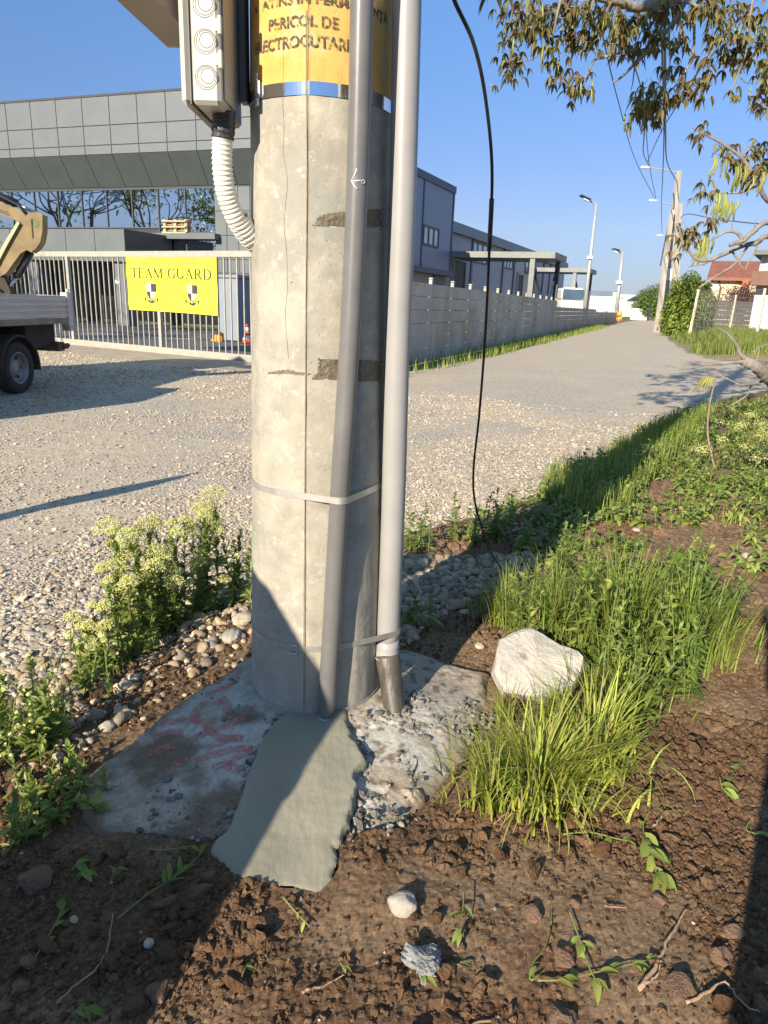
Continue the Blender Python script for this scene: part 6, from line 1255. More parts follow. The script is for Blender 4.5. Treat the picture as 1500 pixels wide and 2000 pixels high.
def grass_field(name, n, xr, yr, h, w, m, cond, seed, z=None, lean=.8, seg=4, kind='stuff', label=None):
    r = np.random.default_rng(seed); p = np.stack([r.uniform(*xr, n), r.uniform(*yr, n)], 1); k = cond(p[:, 0], p[:, 1]); p = p[k]; n = len(p); zz_ = soil_h(p[:, 0], p[:, 1], False) if z is None else np.full(n, float(z)); zz_ = np.maximum(zz_, -.01)
    g = Geo(); blades(g, np.column_stack([p, zz_]), h * r.uniform(.4, 1.2, n), w * r.uniform(.6, 1.3, n), r.uniform(0, 6.28, n), np.abs(r.normal(0, .35, n)) * lean + .05, np.abs(r.normal(.2, .4, n)) * lean, seg=seg); return structure(name, g, m, kind=kind, smooth=True, label=label)
E_ = lambda x, y: sdist(x, y, verge); perp_ = lambda x, y: .87 * x - .49 * y
grass_field('bank_grass', 26000, (1.2, 5.5), (4.6, 10), .20, .007, m_grass, lambda x, y: (E_(x, y) > .02) & (perp_(x, y) > -1.75) & (perp_(x, y) < -.85) & (fbm(x, y, 1.6, 2, 5) > .30), 31, label='thick grass in the shadow of the big pole')
grass_field('edge_grass', 9000, (.1, 9), (3.2, 12), .11, .005, m_grass, lambda x, y: (E_(x, y) > -.12) & (E_(x, y) < .5) & (fbm(x, y, 2.6, 3, 6) > .47), 32, label='short grass fringe at the gravel edge')
grass_field('bank_grass_short', 26000, (1.0, 9), (3.6, 12), .12, .006, m_grass, lambda x, y: (E_(x, y) > .2) & (fbm(x, y, 1.3, 3, 7) > .5), 33, label='short grass between the weeds of the bank')
grass_field('left_edge_grass', 1500, (-1.6, -.7), (1.2, 2.6), .09, .004, m_grass, lambda x, y: (E_(x, y) > -.1) & (E_(x, y) < .30) & (fbm(x, y, 5, 3, 8) > .47), 34, label='thin grass along the pebbles beside the pad')
# pale flowers on the bank
g = Geo(); gs = Geo()
for _ in range(60):
    x, y = rng.uniform(2.6, 5.5), rng.uniform(5.2, 8.5)
    if -1.75 < perp_(x, y) < -.8 or E_(np.array([x]), np.array([y]))[0] < .3: continue
    top = np.array([x, y, H1(x, y) + rng.uniform(.18, .3)]); q_ = rng.normal(size=(70, 3)) * [.035, .035, .02]; stones(g, top + q_, rng.uniform(.003, .006, 70), sub=0, seed=int(rng.integers(1e6))); gs.tube([[x, y, H1(x, y)], top], .002, 4)
structure('bank_blossom', g, m_cress, kind='stuff', label='pale blossom scattered over the bank weeds'); structure('bank_blossom_stems', gs, m_stem, kind='stuff')
# grass along the wall and the far verge
def near_wall(x, y):
    s = (x - W0[0]) * WALL.e[0] + (y - W0[1]) * WALL.e[1]; d = (x - W0[0]) * WALL.n[0] + (y - W0[1]) * WALL.n[1]; return (d > .05) & (d < 1.15 + .45 * (fbm(x, y, .5, 2, 9) - .5) + .012 * s) & (s > -5)
grass_field('wall_grass', 60000, (-1.5, 22), (14, 70), .26, .02, m_grass, near_wall, 35, z=0, seg=3, label='green grass strip along the foot of the panel wall')
gv = Geo(); VP = [(12.6, 21.5), (13.2, 25), (13.8, 31), (15, 38), (18.5, 48), (23, 58), (30, 75), (78, 200), (120, 200), (90, 60), (40, 24), (22, 17)]; lr = [tuple(p) for p in lane_r]
fieldpoly = [lr[4], lr[3], lr[2], lr[1], lr[0], (78, 205), (160, 205), (120, 60), (40, 22)]
Xv, Yv = np.meshgrid(np.linspace(9, 75, 130), np.linspace(15, 120, 150)); ev = sdist(Xv, Yv, fieldpoly); Zv = np.where(ev > -.3, sstep(-.2, 3.5, ev) * .32 + (fbm(Xv, Yv, .5, 3, 15) - .4) * .3 * sstep(0, 2, ev), -.1); idx = np.arange(Xv.size).reshape(Xv.shape); q = np.stack([idx[:-1, :-1], idx[:-1, 1:], idx[1:, 1:], idx[1:, :-1]], -1).reshape(-1, 4); q = q[(Zv.ravel()[q] > -.05).any(1)]
gv.add(np.stack([Xv, Yv, Zv], -1).reshape(-1, 3), quads=q); structure('far_verge', gv, mat('verge_earth', (.16, .15, .06), (.26, .24, .11), scale=.9, rough=.95, bump=1, bscale=9, c3=(.34, .25, .16), c3scale=.3, c3lim=(.56, .64)), smooth=True)
def fz(x, y): e = sdist(x, y, fieldpoly); return sstep(-.2, 3.5, e) * .32 + (fbm(x, y, .5, 3, 15) - .4) * .3 * sstep(0, 2, e)
r = np.random.default_rng(36); p = np.stack([r.uniform(10, 40, 240000), r.uniform(16, 62, 240000)], 1); e = sdist(p[:, 0], p[:, 1], fieldpoly); k = (e > .1) & (fbm(p[:, 0], p[:, 1], .35, 3, 16) + .1 * np.minimum(e, 2) > .50) & (np.abs(p[:, 0] / p[:, 1] - .48) < .16); p = p[k][:45000]; n = len(p)
g = Geo(); blades(g, np.column_stack([p, fz(p[:, 0], p[:, 1])]), .42 * r.uniform(.4, 1.3, n), .035 * r.uniform(.6, 1.3, n), r.uniform(0, 6.28, n), np.abs(r.normal(0, .3, n)), np.abs(r.normal(.2, .3, n)), seg=3); structure('tall_verge_grass', g, gm('far_grass', (.13, .18, .035), (.24, .28, .07), isl=.45), kind='stuff', smooth=True, label='tall rough grass below the houses')
def leaf_blob(g, c, rad, n, ls, seed, flat=1.0, hollow=.55, clump=14):
    r = np.random.default_rng(seed); q = r.normal(size=(n, 3)); q /= np.linalg.norm(q, axis=1)[:, None]; rr = (hollow + (1 - hollow) * r.random(n)) ; cl = r.normal(size=(clump, 3)); cl /= np.linalg.norm(cl, axis=1)[:, None]
    wob = 1 + .20 * np.maximum(0, (q @ cl.T).max(1) - .75) * 4 - .12 * np.sin(q[:, 0] * 7 + seed) * np.sin(q[:, 2] * 6 + q[:, 1] * 5); p = c + q * np.asarray(rad) * (rr * wob)[:, None]; d = q + r.normal(0, .8, (n, 3)); leaves(g, p, d, ls * r.uniform(.6, 1.4, n), ls * .6 * r.uniform(.7, 1.3, n), seed=seed, droop=.4, shape='oval')
hc = aty(1348, 600, 49); hb = thing('hedge_bush', 'big bright green bush standing between the lane poles and the wire fence', 'bush', (hc[0], 49, 0)); g = Geo()
leaf_blob(g, np.array([hc[0], 49, 1.9]), (1.5, 1.4, 1.9), 15000, .17, 3); leaf_blob(g, np.array([hc[0] - .6, 49, .9]), (1.1, 1.2, 1.1), 3500, .16, 4); leaf_blob(g, np.array([hc[0] + .7, 49.2, 1.2]), (.9, 1.2, 1.4), 3500, .16, 5)
obj('foliage', g, gm('hedge_leaf', (.15, .23, .04), (.27, .34, .07), isl=.45), hb, smooth=True); g = Geo()
for k in range(5): a = k * 1.3; g.tube([[hc[0] + .1 * math.cos(a), 49 + .1 * math.sin(a), 0], [hc[0] + .5 * math.cos(a), 49 + .5 * math.sin(a), 1.6], [hc[0] + .9 * math.cos(a), 49 + .8 * math.sin(a), 2.7]], [.06, .04, .02], 6)
obj('stem', g, mat('bark', (.10, .08, .06), (.18, .15, .12), scale=12, rough=.95, bump=1, bscale=30), hb)
def tree(px, pytop, d, h_w, label, seed, m=m_farveg, trunk=.12, n=3500, ls=.35, grp='trees beyond the end of the lane'):
    c = aty(px, pytop, d); zt_ = c[2]; t = thing('tree', label, 'tree', (c[0], d, 0), grp); g = Geo(); rz_ = zt_ * .42; leaf_blob(g, np.array([c[0], d, zt_ - rz_]), (h_w, h_w, rz_), n, ls, seed); obj('crown', g, m, t, smooth=True)
    g = Geo(); g.tube([[c[0], d, 0], [c[0] + .1, d, zt_ * .3], [c[0], d, zt_ * .7]], [trunk * 2, trunk * 1.4, trunk * .5], 8); obj('trunk', g, MATS['bark'], t)
tree(1280, 562, 150, 3.6, 'round green tree peeking out beside the leaning pole strut', 21); tree(1268, 582, 190, 3.5, 'low green tree at the bend of the lane', 22); tree(1297, 556, 170, 5, 'wide green tree mostly hidden behind the concrete poles', 23); tree(1322, 546, 80, 1.4, 'small tree top showing over the green bush', 24, ls=.22, n=1500)
rs = thing('red_shrub', 'dark red leaved shrub behind the plank fence', 'bush', (*aty(1450, 580, 66)[:2], 0)); g = Geo(); c = aty(1450, 577, 66); leaf_blob(g, c, (2.4, 1.2, 1.1), 3000, .16, 6, hollow=.2); leaf_blob(g, c + [0, 0, -1.0], (1.8, 1, 1.2), 1500, .16, 7, hollow=.2); obj('foliage', g, gm('red_leaf', (.09, .02, .02), (.16, .04, .035)), rs, smooth=True)
g = Geo(); g.tube([[c[0], 66, 0], [c[0], 66, c[2]]], .07, 6); obj('stem', g, MATS['bark'], rs)

# ------------------------------------------------------------------ walnut tree: trunk just outside the picture, branches reaching in
m_bark = mat('walnut_bark', (.16, .14, .12), (.30, .27, .235), scale=14, rough=.95, bump=1, bscale=25, stretch=(1, 1, .4))
m_wleaf = gm('walnut_leaf', (.15, .105, .045), (.19, .185, .055), isl=.55, trans=.35); m_catkin = gm('catkin', (.19, .22, .05), (.28, .29, .08), isl=.3, trans=0)
TK = np.array([5.6, 6.2, 0.]); wal = thing('walnut_tree', 'walnut tree with drooping brown young leaves and hanging green catkins reaching in overhead', 'tree', TK)
g = Geo(); g.tube(spline([TK, TK + [0, .05, 1.2], TK + [-.1, 0, 2.6], TK + [-.2, .1, 4.5], TK + [0, .2, 6.5]], 20), np.linspace(.26, .10, 20), 14); obj('trunk', g, m_bark, wal, smooth=True)
def B(*p): return [aty(a, b, d) for a, b, d in p]
root1 = TK + [-.15, 0, 3.2]; root2 = TK + [-.1, 0, 2.3]; root3 = TK + [-.15, .1, 4.0]
limbs = [([root3, aty(1600, -160, 6.3)] + B((1450, -60, 6.2), (1330, -5, 6.1), (1285, 8, 6.0), (1240, 14, 6.0), (1200, 2, 5.9), (1120, -20, 5.8), (1040, -40, 5.8)), .06, .02),
 (B((1340, 0, 6.1), (1312, 48, 6.0), (1272, 94, 5.9), (1240, 124, 5.9), (1215, 150, 5.8), (1196, 161, 5.8)), .020, .005), (B((1245, 96, 5.9), (1220, 100, 5.9), (1180, 112, 5.9), (1161, 117, 5.9), (1152, 135, 5.9), (1143, 150, 5.9), (1123, 150, 5.9)), .013, .004),
 (B((1240, 126, 5.9), (1236, 160, 5.9), (1232, 178, 5.9)), .006, .002), (B((1100, -20, 5.8), (1088, 30, 5.8), (1078, 72, 5.8), (1060, 95, 5.8), (1040, 115, 5.8), (1010, 121, 5.8)), .010, .003), (B((1075, 75, 5.8), (1050, 50, 5.7), (1030, 20, 5.7), (1010, 30, 5.7)), .007, .003), (B((1150, 0, 5.8), (1140, 60, 5.8), (1125, 90, 5.8)), .007, .003),
 (B((1352, -10, 6.0), (1356, 50, 6.0), (1352, 112, 6.0), (1332, 150, 6.0), (1322, 178, 6.0), (1340, 195, 6.0), (1358, 190, 6.0)), .012, .004), (B((1472, -10, 5.9), (1460, 60, 5.9), (1450, 115, 5.9), (1440, 150, 5.9), (1428, 182, 5.9), (1430, 196, 5.9)), .009, .004), (B((1445, 150, 5.9), (1458, 162, 5.9), (1472, 158, 5.9)), .005, .002),
 (B((1330, 0, 6.0), (1380, 20, 6.0), (1420, 50, 6.0), (1470, 80, 6.0), (1510, 100, 6.0)), .012, .005), (B((1300, 90, 5.9), (1310, 105, 5.9), (1300, 160, 5.9), (1270, 190, 5.9)), .006, .002),
 ([root2 + [0, 0, .6], aty(1640, 460, 6.0)] + B((1510, 400, 5.7), (1480, 355, 5.6), (1450, 310, 5.6), (1410, 280, 5.6), (1375, 262, 5.6), (1352, 247, 5.6)), .022, .005), (B((1482, 362, 5.6), (1445, 376, 5.6), (1400, 378, 5.6), (1385, 385, 5.6)), .009, .004), (B((1450, 310, 5.6), (1455, 290, 5.6), (1470, 280, 5.6)), .006, .003),
 ([root2, aty(1620, 480, 5.9)] + B((1510, 436, 5.3), (1472, 452, 5.2), (1455, 468, 5.2), (1440, 474, 5.2), (1425, 479, 5.2)), .020, .013), (B((1450, 468, 5.2), (1440, 455, 5.2), (1420, 452, 5.2), (1405, 460, 5.2), (1383, 471, 5.2)), .014, .005),
 ([root2 - [0, 0, .1], aty(1620, 500, 5.9)] + B((1510, 462, 5.3), (1478, 474, 5.3), (1450, 480, 5.3), (1412, 497, 5.3), (1385, 508, 5.3), (1362, 507, 5.3), (1345, 490, 5.3), (1332, 470, 5.3), (1326, 445, 5.3), (1320, 436, 5.3)), .022, .006),
 (B((1392, 504, 5.3), (1378, 514, 5.3), (1345, 521, 5.3)), .008, .004), (B((1462, 478, 5.3), (1448, 500, 5.3), (1430, 520, 5.3), (1400, 538, 5.3), (1365, 562, 5.3)), .010, .005), (B((1480, 475, 5.3), (1474, 492, 5.3), (1462, 512, 5.3), (1455, 528, 5.3)), .009, .003), (B((1430, 492, 5.3), (1440, 505, 5.3), (1446, 518, 5.3), (1454, 527, 5.3)), .008, .004), (B((1425, 455, 5.2), (1430, 440, 5.2), (1427, 428, 5.2)), .005, .002), (B((1480, 452, 5.2), (1474, 438, 5.2), (1480, 425, 5.2)), .006, .002),
 ([TK + [-.2, 0, .9], aty(1640, 800, 5.0)] + B((1540, 765, 4.6), (1505, 742, 4.4), (1478, 716, 4.3), (1452, 706, 4.3)), .058, .030), (B((1455, 700, 4.3), (1445, 690, 4.3), (1440, 675, 4.3), (1424, 655, 4.3), (1402, 640, 4.3)), .014, .004), (B((1455, 706, 4.3), (1430, 708, 4.3), (1380, 712, 4.3), (1340, 706, 4.3)), .012, .003), (B((1500, 738, 4.4), (1480, 748, 4.4), (1450, 752, 4.3), (1425, 742, 4.3), (1405, 732, 4.3)), .009, .003), (B((1468, 749, 4.4), (1460, 770, 4.4), (1440, 785, 4.4), (1420, 795, 4.4)), .006, .003), (B((1478, 704, 4.3), (1482, 690, 4.3), (1484, 678, 4.3)), .006, .003), (B((1470, 688, 4.3), (1490, 675, 4.3), (1510, 670, 4.3)), .005, .003)]
for P_, r0, r1 in limbs:
    sp_ = spline(P_, max(10, 5 * len(P_))); sp_ = sp_ + rng.normal(0, .12 * r1, sp_.shape); g = Geo(); g.tube(sp_, np.linspace(r0, r1, len(sp_)), 8); obj('branch', g, m_bark, wal, smooth=True)
gL = Geo(); gC = Geo(); gt = Geo()
def wcluster(px, py, d, n=6, s=1.0, catk=0):
    c = aty(px, py, d)
    for _ in range(n):
        p = c + rng.normal(0, .060, 3) * s; k = rng.integers(3, 6); az = rng.uniform(0, 6.28); ax = np.array([math.cos(az), math.sin(az), rng.uniform(-.6, .5)]); tip = p + ax * .05 * s; gt.tube([p - [0, 0, -.02], p, tip], .0022, 3, cap=False)
        a = az + np.linspace(-1.3, 1.3, k); d_ = np.stack([np.cos(a), np.sin(a), np.full(k, -.7)], 1) + rng.normal(0, .25, (k, 3)); ln = rng.uniform(.055, .105, k) * s; leaves(gL, np.repeat(tip[None], k, 0), d_, ln, ln * .42, droop=.7, fold=.5, seed=int(rng.integers(1e6)), shape='lance')
    for _ in range(catk):
        p = c + rng.normal(0, .04, 3); l = rng.uniform(.09, .15); gC.tube([p, p + [rng.normal(0, .006), 0, -l * .5], p + [rng.normal(0, .015), 0, -l]], [.006, .0075, .004], 6)
CL = [(990, 15), (1005, 45), (985, 70), (1000, 100), (1010, 130), (985, 140), (1040, 30), (1050, 60), (1065, 90), (1090, 20), (1110, 40), (1130, 20), (1100, 62), (1140, 50), (1120, 80), (1150, 85), (1090, 130), (1100, 150), (1120, 165), (1140, 165), (1165, 20), (1185, 40), (1215, 45), (1195, 80), (1230, 60), (1220, 90), (1250, 85), (1250, 55), (1260, 100), (1280, 60), (1300, 30), (1270, 20), (1330, 90), (1310, 70), (1310, 130), (1370, 10), (1400, 40), (1390, 70), (1420, 60), (1450, 30), (1480, 50), (1420, 100), (1450, 110), (1480, 90), (1410, 120), (1490, 120), (1470, 20), (1430, 10), (1260, 180), (1272, 200), (1245, 200), (1290, 190), (1310, 180), (1340, 165), (1360, 160), (1375, 172), (1270, 230), (1280, 212), (1235, 215), (1490, 180), (1480, 212), (1420, 290), (1440, 312), (1470, 300), (1490, 290), (1455, 330), (1475, 330), (1495, 330), (1210, 20), (1340, 25), (1020, 10), (1160, 55), (1070, 25), (1405, 15), (1500, 20), (1500, 75), (1440, 75), (1150, 15), (1240, 30), (1215, 70), (1030, 55), (1055, 35), (1110, 5), (1475, 135), (1500, 150), (1395, 100), (1290, 15), (1320, 10)]
for a, b in CL: wcluster(a, b, rng.uniform(5.5, 6.3), n=9, s=.66, catk=int(rng.random() < .4) * 2)
for a, b in [(1330, 445), (1345, 450), (1325, 462), (1330, 488), (1372, 262), (1358, 252), (1388, 352), (1376, 365), (1372, 385), (1390, 422), (1384, 428), (1428, 186), (1352, 470), (1365, 455)]: wcluster(a, b, 5.3, n=4, s=.58)
for a, b, k in [(1370, 468, 9), (1385, 462, 5), (1412, 382, 10), (1428, 392, 6), (1450, 328, 6), (1405, 305, 3), (1480, 340, 4)]:
    for i in range(k):
        p = aty(a + rng.uniform(-14, 14), b + rng.uniform(-5, 8), 5.3); l = rng.uniform(.10, .16); gC.tube([p, p + [.01, 0, -l * .4], p + [rng.normal(-.01, .012), 0, -l]], [.005, .0085, .005], 6)
for _ in range(240):     # the rest of the crown, above and beside the picture
    wcluster(rng.uniform(1000, 2300), rng.uniform(-900, -25), rng.uniform(5.6, 8.5), n=4, s=1.5)
obj('foliage', gL, m_wleaf, wal, smooth=True); obj('catkins_foliage', gC, m_catkin, wal, smooth=True); obj('twigs_foliage', gt, m_bark, wal)
# walnut sprout
sb = atz(1398, 925, .08); sp_ = spline([sb] + B((1388, 880, sb[1]), (1382, 840, sb[1]), (1386, 790, sb[1]), (1395, 750, sb[1]), (1399, 720, sb[1]), (1404, 695, sb[1])), 24); spr = thing('sapling', 'thin bare walnut sprout with one bunch of drooping yellow catkins', 'sapling', sb); g = Geo(); g.tube(sp_, np.linspace(.011, .004, 24), 6); obj('stem', g, mat('sprout_bark', (.22, .14, .12), (.32, .24, .2), scale=12, rough=.8), spr, smooth=True)
g = Geo()
for k in range(6): p = aty(1396 - k * 4, 738, sb[1]); g.tube([p, p + [-.02, 0, -.01], p + [-.03 - .01 * k, 0, -.10 - .01 * (k % 3)]], [.005, .008, .005], 6)
obj('catkin', g, gm('catkin_yellow', (.42, .42, .08), (.5, .5, .12)), spr, smooth=True)

# ------------------------------------------------------------------ single stones, clods, sprigs and roots on the ground
def rock(px, py, dims, label, m, name='stone', sub=3, rough=.14, seed=0, rz_=0, z=.1, cat='stone', group=None, flat_cuts=8, sink=.25, cut=.72):
    b = atz(px, py, z); b[2] = max(H1(b[0], b[1]), 0) if sdist(np.array([b[0]]), np.array([b[1]]), SLAB)[0] < 0 else float(slab_h(np.array([b[0]]), np.array([b[1]]))[0][0])
    T, Fc = ico(sub); r = np.random.default_rng(seed); V = T.copy(); nn_ = r.normal(size=(flat_cuts, 3)); nn_ /= np.linalg.norm(nn_, axis=1)[:, None]
    for k in range(flat_cuts):
        dd = V @ nn_[k]; lim = cut + .2 * r.random(); V = V - np.maximum(dd - lim, 0)[:, None] * nn_[k] * .92
    for k in range(4): f = r.normal(size=3); V *= (1 + rough * .35 * np.sin(V @ f * 3 + k))[:, None]
    V *= 1 + rough * .12 * r.normal(size=(len(V), 1))
    c, s_ = math.cos(rz_), math.sin(rz_); V = V * np.asarray(dims) / 2; V = V @ np.array([[c, s_, 0], [-s_, c, 0], [0, 0, 1]]); V += b + [0, 0, dims[2] * (.5 - sink)]
    g = Geo(); g.add(V, tris=Fc); return single(name, g, m, label, cat, group, smooth=sub > 3)
m_rockw = mat('pale_rock', (.40, .375, .325), (.52, .495, .44), scale=9, rough=.85, bump=.8, bscale=40, c3=(.24, .22, .19), c3scale=9, c3lim=(.55, .66))
# the white boulder: an outline of its own with a tilted flat face
wb = atz(1055, 1335, .1); wr = thing('boulder', 'white angular boulder half hidden by the grass at the edge of the concrete', 'rock', (wb[0], wb[1], .05))
Oln = [atz(a, b, .10)[:2] for a, b in [(972, 1318), (990, 1340), (1040, 1350), (1100, 1352), (1138, 1338)]]
front = [aty(a, b, d * .91) for a, b, d in [(966, 1310, 2.50), (970, 1275, 2.56), (977, 1248, 2.62), (1000, 1236, 2.66), (1036, 1224, 2.70), (1060, 1238, 2.70), (1092, 1260, 2.66), (1128, 1272, 2.62), (1142, 1288, 2.58), (1138, 1312, 2.54), (1122, 1345, 2.48), (1050, 1362, 2.42), (985, 1352, 2.44)]]
fc = np.mean(front, axis=0); rr2 = np.random.default_rng(3); g = Geo(); nF = len(front); F3 = np.array(front)
rings = []
for k, (sc, dep) in enumerate([(1, 0), (.95, -.012)]):
    n_out = np.array([0, -.72, .69]); rings.append(fc + (F3 - fc) * sc + n_out * (-dep) + (rr2.normal(0, .0045, (nF, 3)) if 0 < sc < 1 else 0))
back = [fc + (F3 - fc) * s_ + np.array([.01, .72 * d_, -.69 * d_]) + rr2.normal(0, .006, (nF, 3)) for s_, d_ in ((1.04, .05), (.95, .12), (.5, .16))]
allr = back[::-1] + rings; g.add(np.vstack(allr)); k = np.arange(nF); k2 = (k + 1) % nF
g.Q.append(np.concatenate([np.stack([i * nF + k, i * nF + k2, (i + 1) * nF + k2, (i + 1) * nF + k], 1) for i in range(len(allr) - 1)])); g.P.append(np.array([list(k[::-1])])); g.P.append(np.array([list(k + nF * (len(allr) - 1))]))
ob_ = obj('rock_body', g, m_rockw, wr); sb_ = ob_.modifiers.new('s', 'SUBSURF'); sb_.subdivision_type = 'SIMPLE'; sb_.levels = sb_.render_levels = 3
tx = bpy.data.textures.new('rockn', 'CLOUDS'); tx.noise_scale = .05; dm_ = ob_.modifiers.new('d', 'DISPLACE'); dm_.texture = tx; dm_.strength = .006; dm_.mid_level = .5
m_rst = mat('river_stone', (.30, .275, .23), (.42, .385, .325), scale=14, rough=.8, bump=.4, bscale=60); m_rst2 = mat('river_stone_warm', (.40, .33, .24), (.52, .44, .33), scale=14, rough=.8, bump=.4, bscale=60); m_rst3 = mat('river_stone_dark', (.16, .16, .165), (.24, .24, .235), scale=14, rough=.8, bump=.4, bscale=60)
rock(786, 1772, (.068, .06, .05), 'single smooth grey stone lying alone on the dug soil', m_rst, seed=11, sub=4, rough=.10, flat_cuts=5, cut=.78)
m_mlump = mat('mortar_lump', (.20, .21, .20), (.29, .30, .285), scale=25, rough=.95, bump=1, bscale=90)
rock(832, 1878, (.095, .07, .05), 'crumbly grey lump of dried mortar on the dug soil', m_mlump, name='mortar_lump', cat='mortar lump', seed=12, rough=.5, flat_cuts=9, rz_=-.5)
m_cl = mat('red_clod', (.12, .072, .045), (.20, .125, .08), scale=14, rough=.97, bump=.6, bscale=170)
for i, (px, py, d_, lb) in enumerate([(1105, 1865, .050, 'square brown clod among the fallen green sprigs'), (1100, 1985, .055, 'reddish clod at the lower picture edge beside the long root'), (1405, 1870, .050, 'orange brown clod near the edge of the shadow'), (1432, 1825, .045, 'low brown clod above the orange one'), (1330, 1935, .065, 'largest dark clod beside the forked root'), (1120, 1760, .032, 'small round brown clod between two pale pebbles'), (1040, 1780, .042, 'flat dusty clod near the small green sprout'), (312, 1940, .045, 'rounded clod just outside the big shadow'), (70, 1715, .085, 'large sunlit flat clod at the edge of the big shadow'), (1290, 1755, .034, 'reddish flat clod in the crumbly soil'), (895, 1840, .034, 'oval clod with a grass blade standing over it')]):
    rock(px, py, (d_ * 1.15, d_, d_ * .72), lb, m_cl, name='soil_clod', cat='clod', group='bigger clods in the dug soil', seed=30 + i, rough=.22, flat_cuts=10, rz_=i, sink=.38, cut=.62)
for i, (px, py, d_, fl, m_, lb) in enumerate([(422, 1197, .060, .8, m_rst2, 'pale egg shaped stone below the flowering weeds'), (476, 1232, .105, .6, m_rst2, 'large smooth cream stone touching the pole'), (455, 1262, .10, .6, m_rst, 'broad layered grey brown stone under the cream one'), (412, 1275, .065, .7, m_rst, 'rounded grey stone beside the layered one'), (375, 1325, .038, .85, m_rst2, 'small cream stone lying on the edge of the pad'), (212, 1438, .055, .75, m_rst, 'smooth grey stone at the back edge of the pad'), (475, 1205, .05, .7, m_rst, 'small rounded brownish stone above the cream one'), (447, 1212, .05, .7, m_rst3, 'dark small stone between the egg shaped and cream stones'), (365, 1250, .05, .7, m_rst3, 'dark grey stone at the foot of the largest weed'), (395, 1235, .045, .7, m_rst, 'flat grey stone between weed stems'), (300, 1300, .04, .7, m_rst2, 'tiny warm stone in the dirt beside the weeds'),
        (485, 1150, .07, .6, m_rst3, 'bluish stone half behind the pole'), (820, 1135, .075, .6, m_rst, 'big flat stone in the shaded heap behind the pipe'), (860, 1190, .06, .6, m_rst3, 'dark round stone in the middle of the shaded heap'), (905, 1215, .05, .6, m_rst, 'grey stone low in the shaded heap'), (845, 1100, .05, .7, m_rst, 'upper grey stone of the shaded heap'), (935, 1280, .05, .6, m_rst2, 'brown stone at the far corner of the pad'), (800, 1245, .05, .6, m_rst3, 'stone beside the pad right behind the black sleeve'), (1455, 1120, .075, .7, m_rst, 'pale blue grey stone in the earth near the picture edge'), (1240, 1060, .06, .5, m_rst2, 'flat sunlit stone on the low dirt ridge'), (130, 1395, .05, .4, m_rst2, 'pale flat stone on top of the gravel edge'), (1345, 925, .10, .35, m_rst2, 'flat pale slab of stone between bank weeds')]):
    rock(px, py, (d_, d_ * .8, d_ * fl * .8), lb, m_, cat='stone', group='larger stones round the pole', seed=60 + i, sub=4, rough=.10, flat_cuts=4, rz_=i * .7, z=.06, cut=.82)
# metal cap in front of the grass
cb_ = atz(1100, 1555, .1); cb_[2] = H1(cb_[0], cb_[1]); g = Geo(); g.tube([cb_ - [0, 0, .02], cb_ + [0, 0, .030], cb_ + [0, 0, .033]], [.022, .024, .020], 24); single('metal_cap', g, m_steelb, 'small shiny metal cap sticking out of the soil under the bright grass', 'cap', smooth=False)
# sprigs lying on the soil
def sprig(px_pts, nleaf, ln, label, m=None, r_=.0022, seed=0, wd=.42, z=.1, stemcol=None, up=.012):
    r = np.random.default_rng(seed); P_ = []
    for a, b in px_pts: p = atz(a, b, z); P_.append([p[0], p[1], max(H1(p[0], p[1]), 0) + up])
    sp = spline(P_, 16); t = thing('fallen_sprig', label, 'sprig', sp[0], 'pulled weeds lying on the soil'); g = Geo(); g.tube(sp, np.linspace(r_, r_ * .6, 16), 5); obj('stem', g, stemcol or m_stem, t, smooth=True)
    if nleaf:
        i = r.integers(4, 16, nleaf); d = np.gradient(sp, axis=0)[i]; d /= np.linalg.norm(d, axis=1)[:, None]; d = d + r.normal(0, .7, d.shape) * [1, 1, .25] + [0, 0, .15]; g = Geo(); l = ln * r.uniform(.6, 1.2, nleaf); leaves(g, sp[i], d, l * .85, l * wd * .8, droop=.35, fold=.5, seed=seed); obj('foliage', g, m or m_cleaf, t, smooth=True)
sprig([(1150, 1880), (1140, 1860), (1050, 1915), (1100, 1915), (1190, 1895), (1265, 1880)][2:], 9, .05, 'long fallen weed stem curving between the brown clods', seed=1)
sprig([(1055, 1900), (1035, 1915), (1042, 1880), (1068, 1840), (1075, 1780)], 3, .035, 'curled weed shoot with a bright yellow green tip', seed=2)
sprig([(1110, 1775), (1130, 1830), (1150, 1890), (1170, 1930)], 6, .05, 'straight fallen stem crossing the long one', seed=3)
sprig([(1270, 1590), (1255, 1620), (1265, 1660), (1285, 1710)], 12, .075, 'broad leaved green plant lying uprooted on the dark soil', seed=4, wd=.5)
sprig([(1100, 1632), (1150, 1630), (1200, 1645), (1240, 1650)], 5, .05, 'thin sprig trailing towards the uprooted plant', seed=5)
sprig([(230, 1795), (290, 1745), (340, 1715), (390, 1675)], 7, .075, 'long leafy sprig lying in the deep shadow', seed=6, wd=.28, m=m_leafd)
sprig([(290, 1660), (320, 1662), (375, 1660)], 3, .04, 'short thin sprig at the shaded edge of the pad', seed=7, m=m_leafd)
sprig([(552, 1760), (580, 1790), (605, 1815)], 3, .035, 'small pale sprout head fallen below the mortar', seed=8, m=gm('pale_leaf', (.30, .34, .08), (.4, .44, .12)))
sprig([(905, 1752), (903, 1790), (898, 1835)], 4, .04, 'short grass sprig standing over the oval clod', seed=9, up=.03)
sprig([(140, 1700), (150, 1690), (165, 1705)], 6, .055, 'dark leafy shoot in the shadow beside the pad', seed=10, m=m_leafd); sprig([(215, 1690), (230, 1700)], 4, .04, 'tiny dark shoot between clods in the shadow', seed=16, m=m_leafd)
sprig([(55, 1890), (80, 1850), (110, 1800), (130, 1760)], 5, .05, 'wilted stem with small leaves at the shaded edge', seed=11, m=m_leafd)
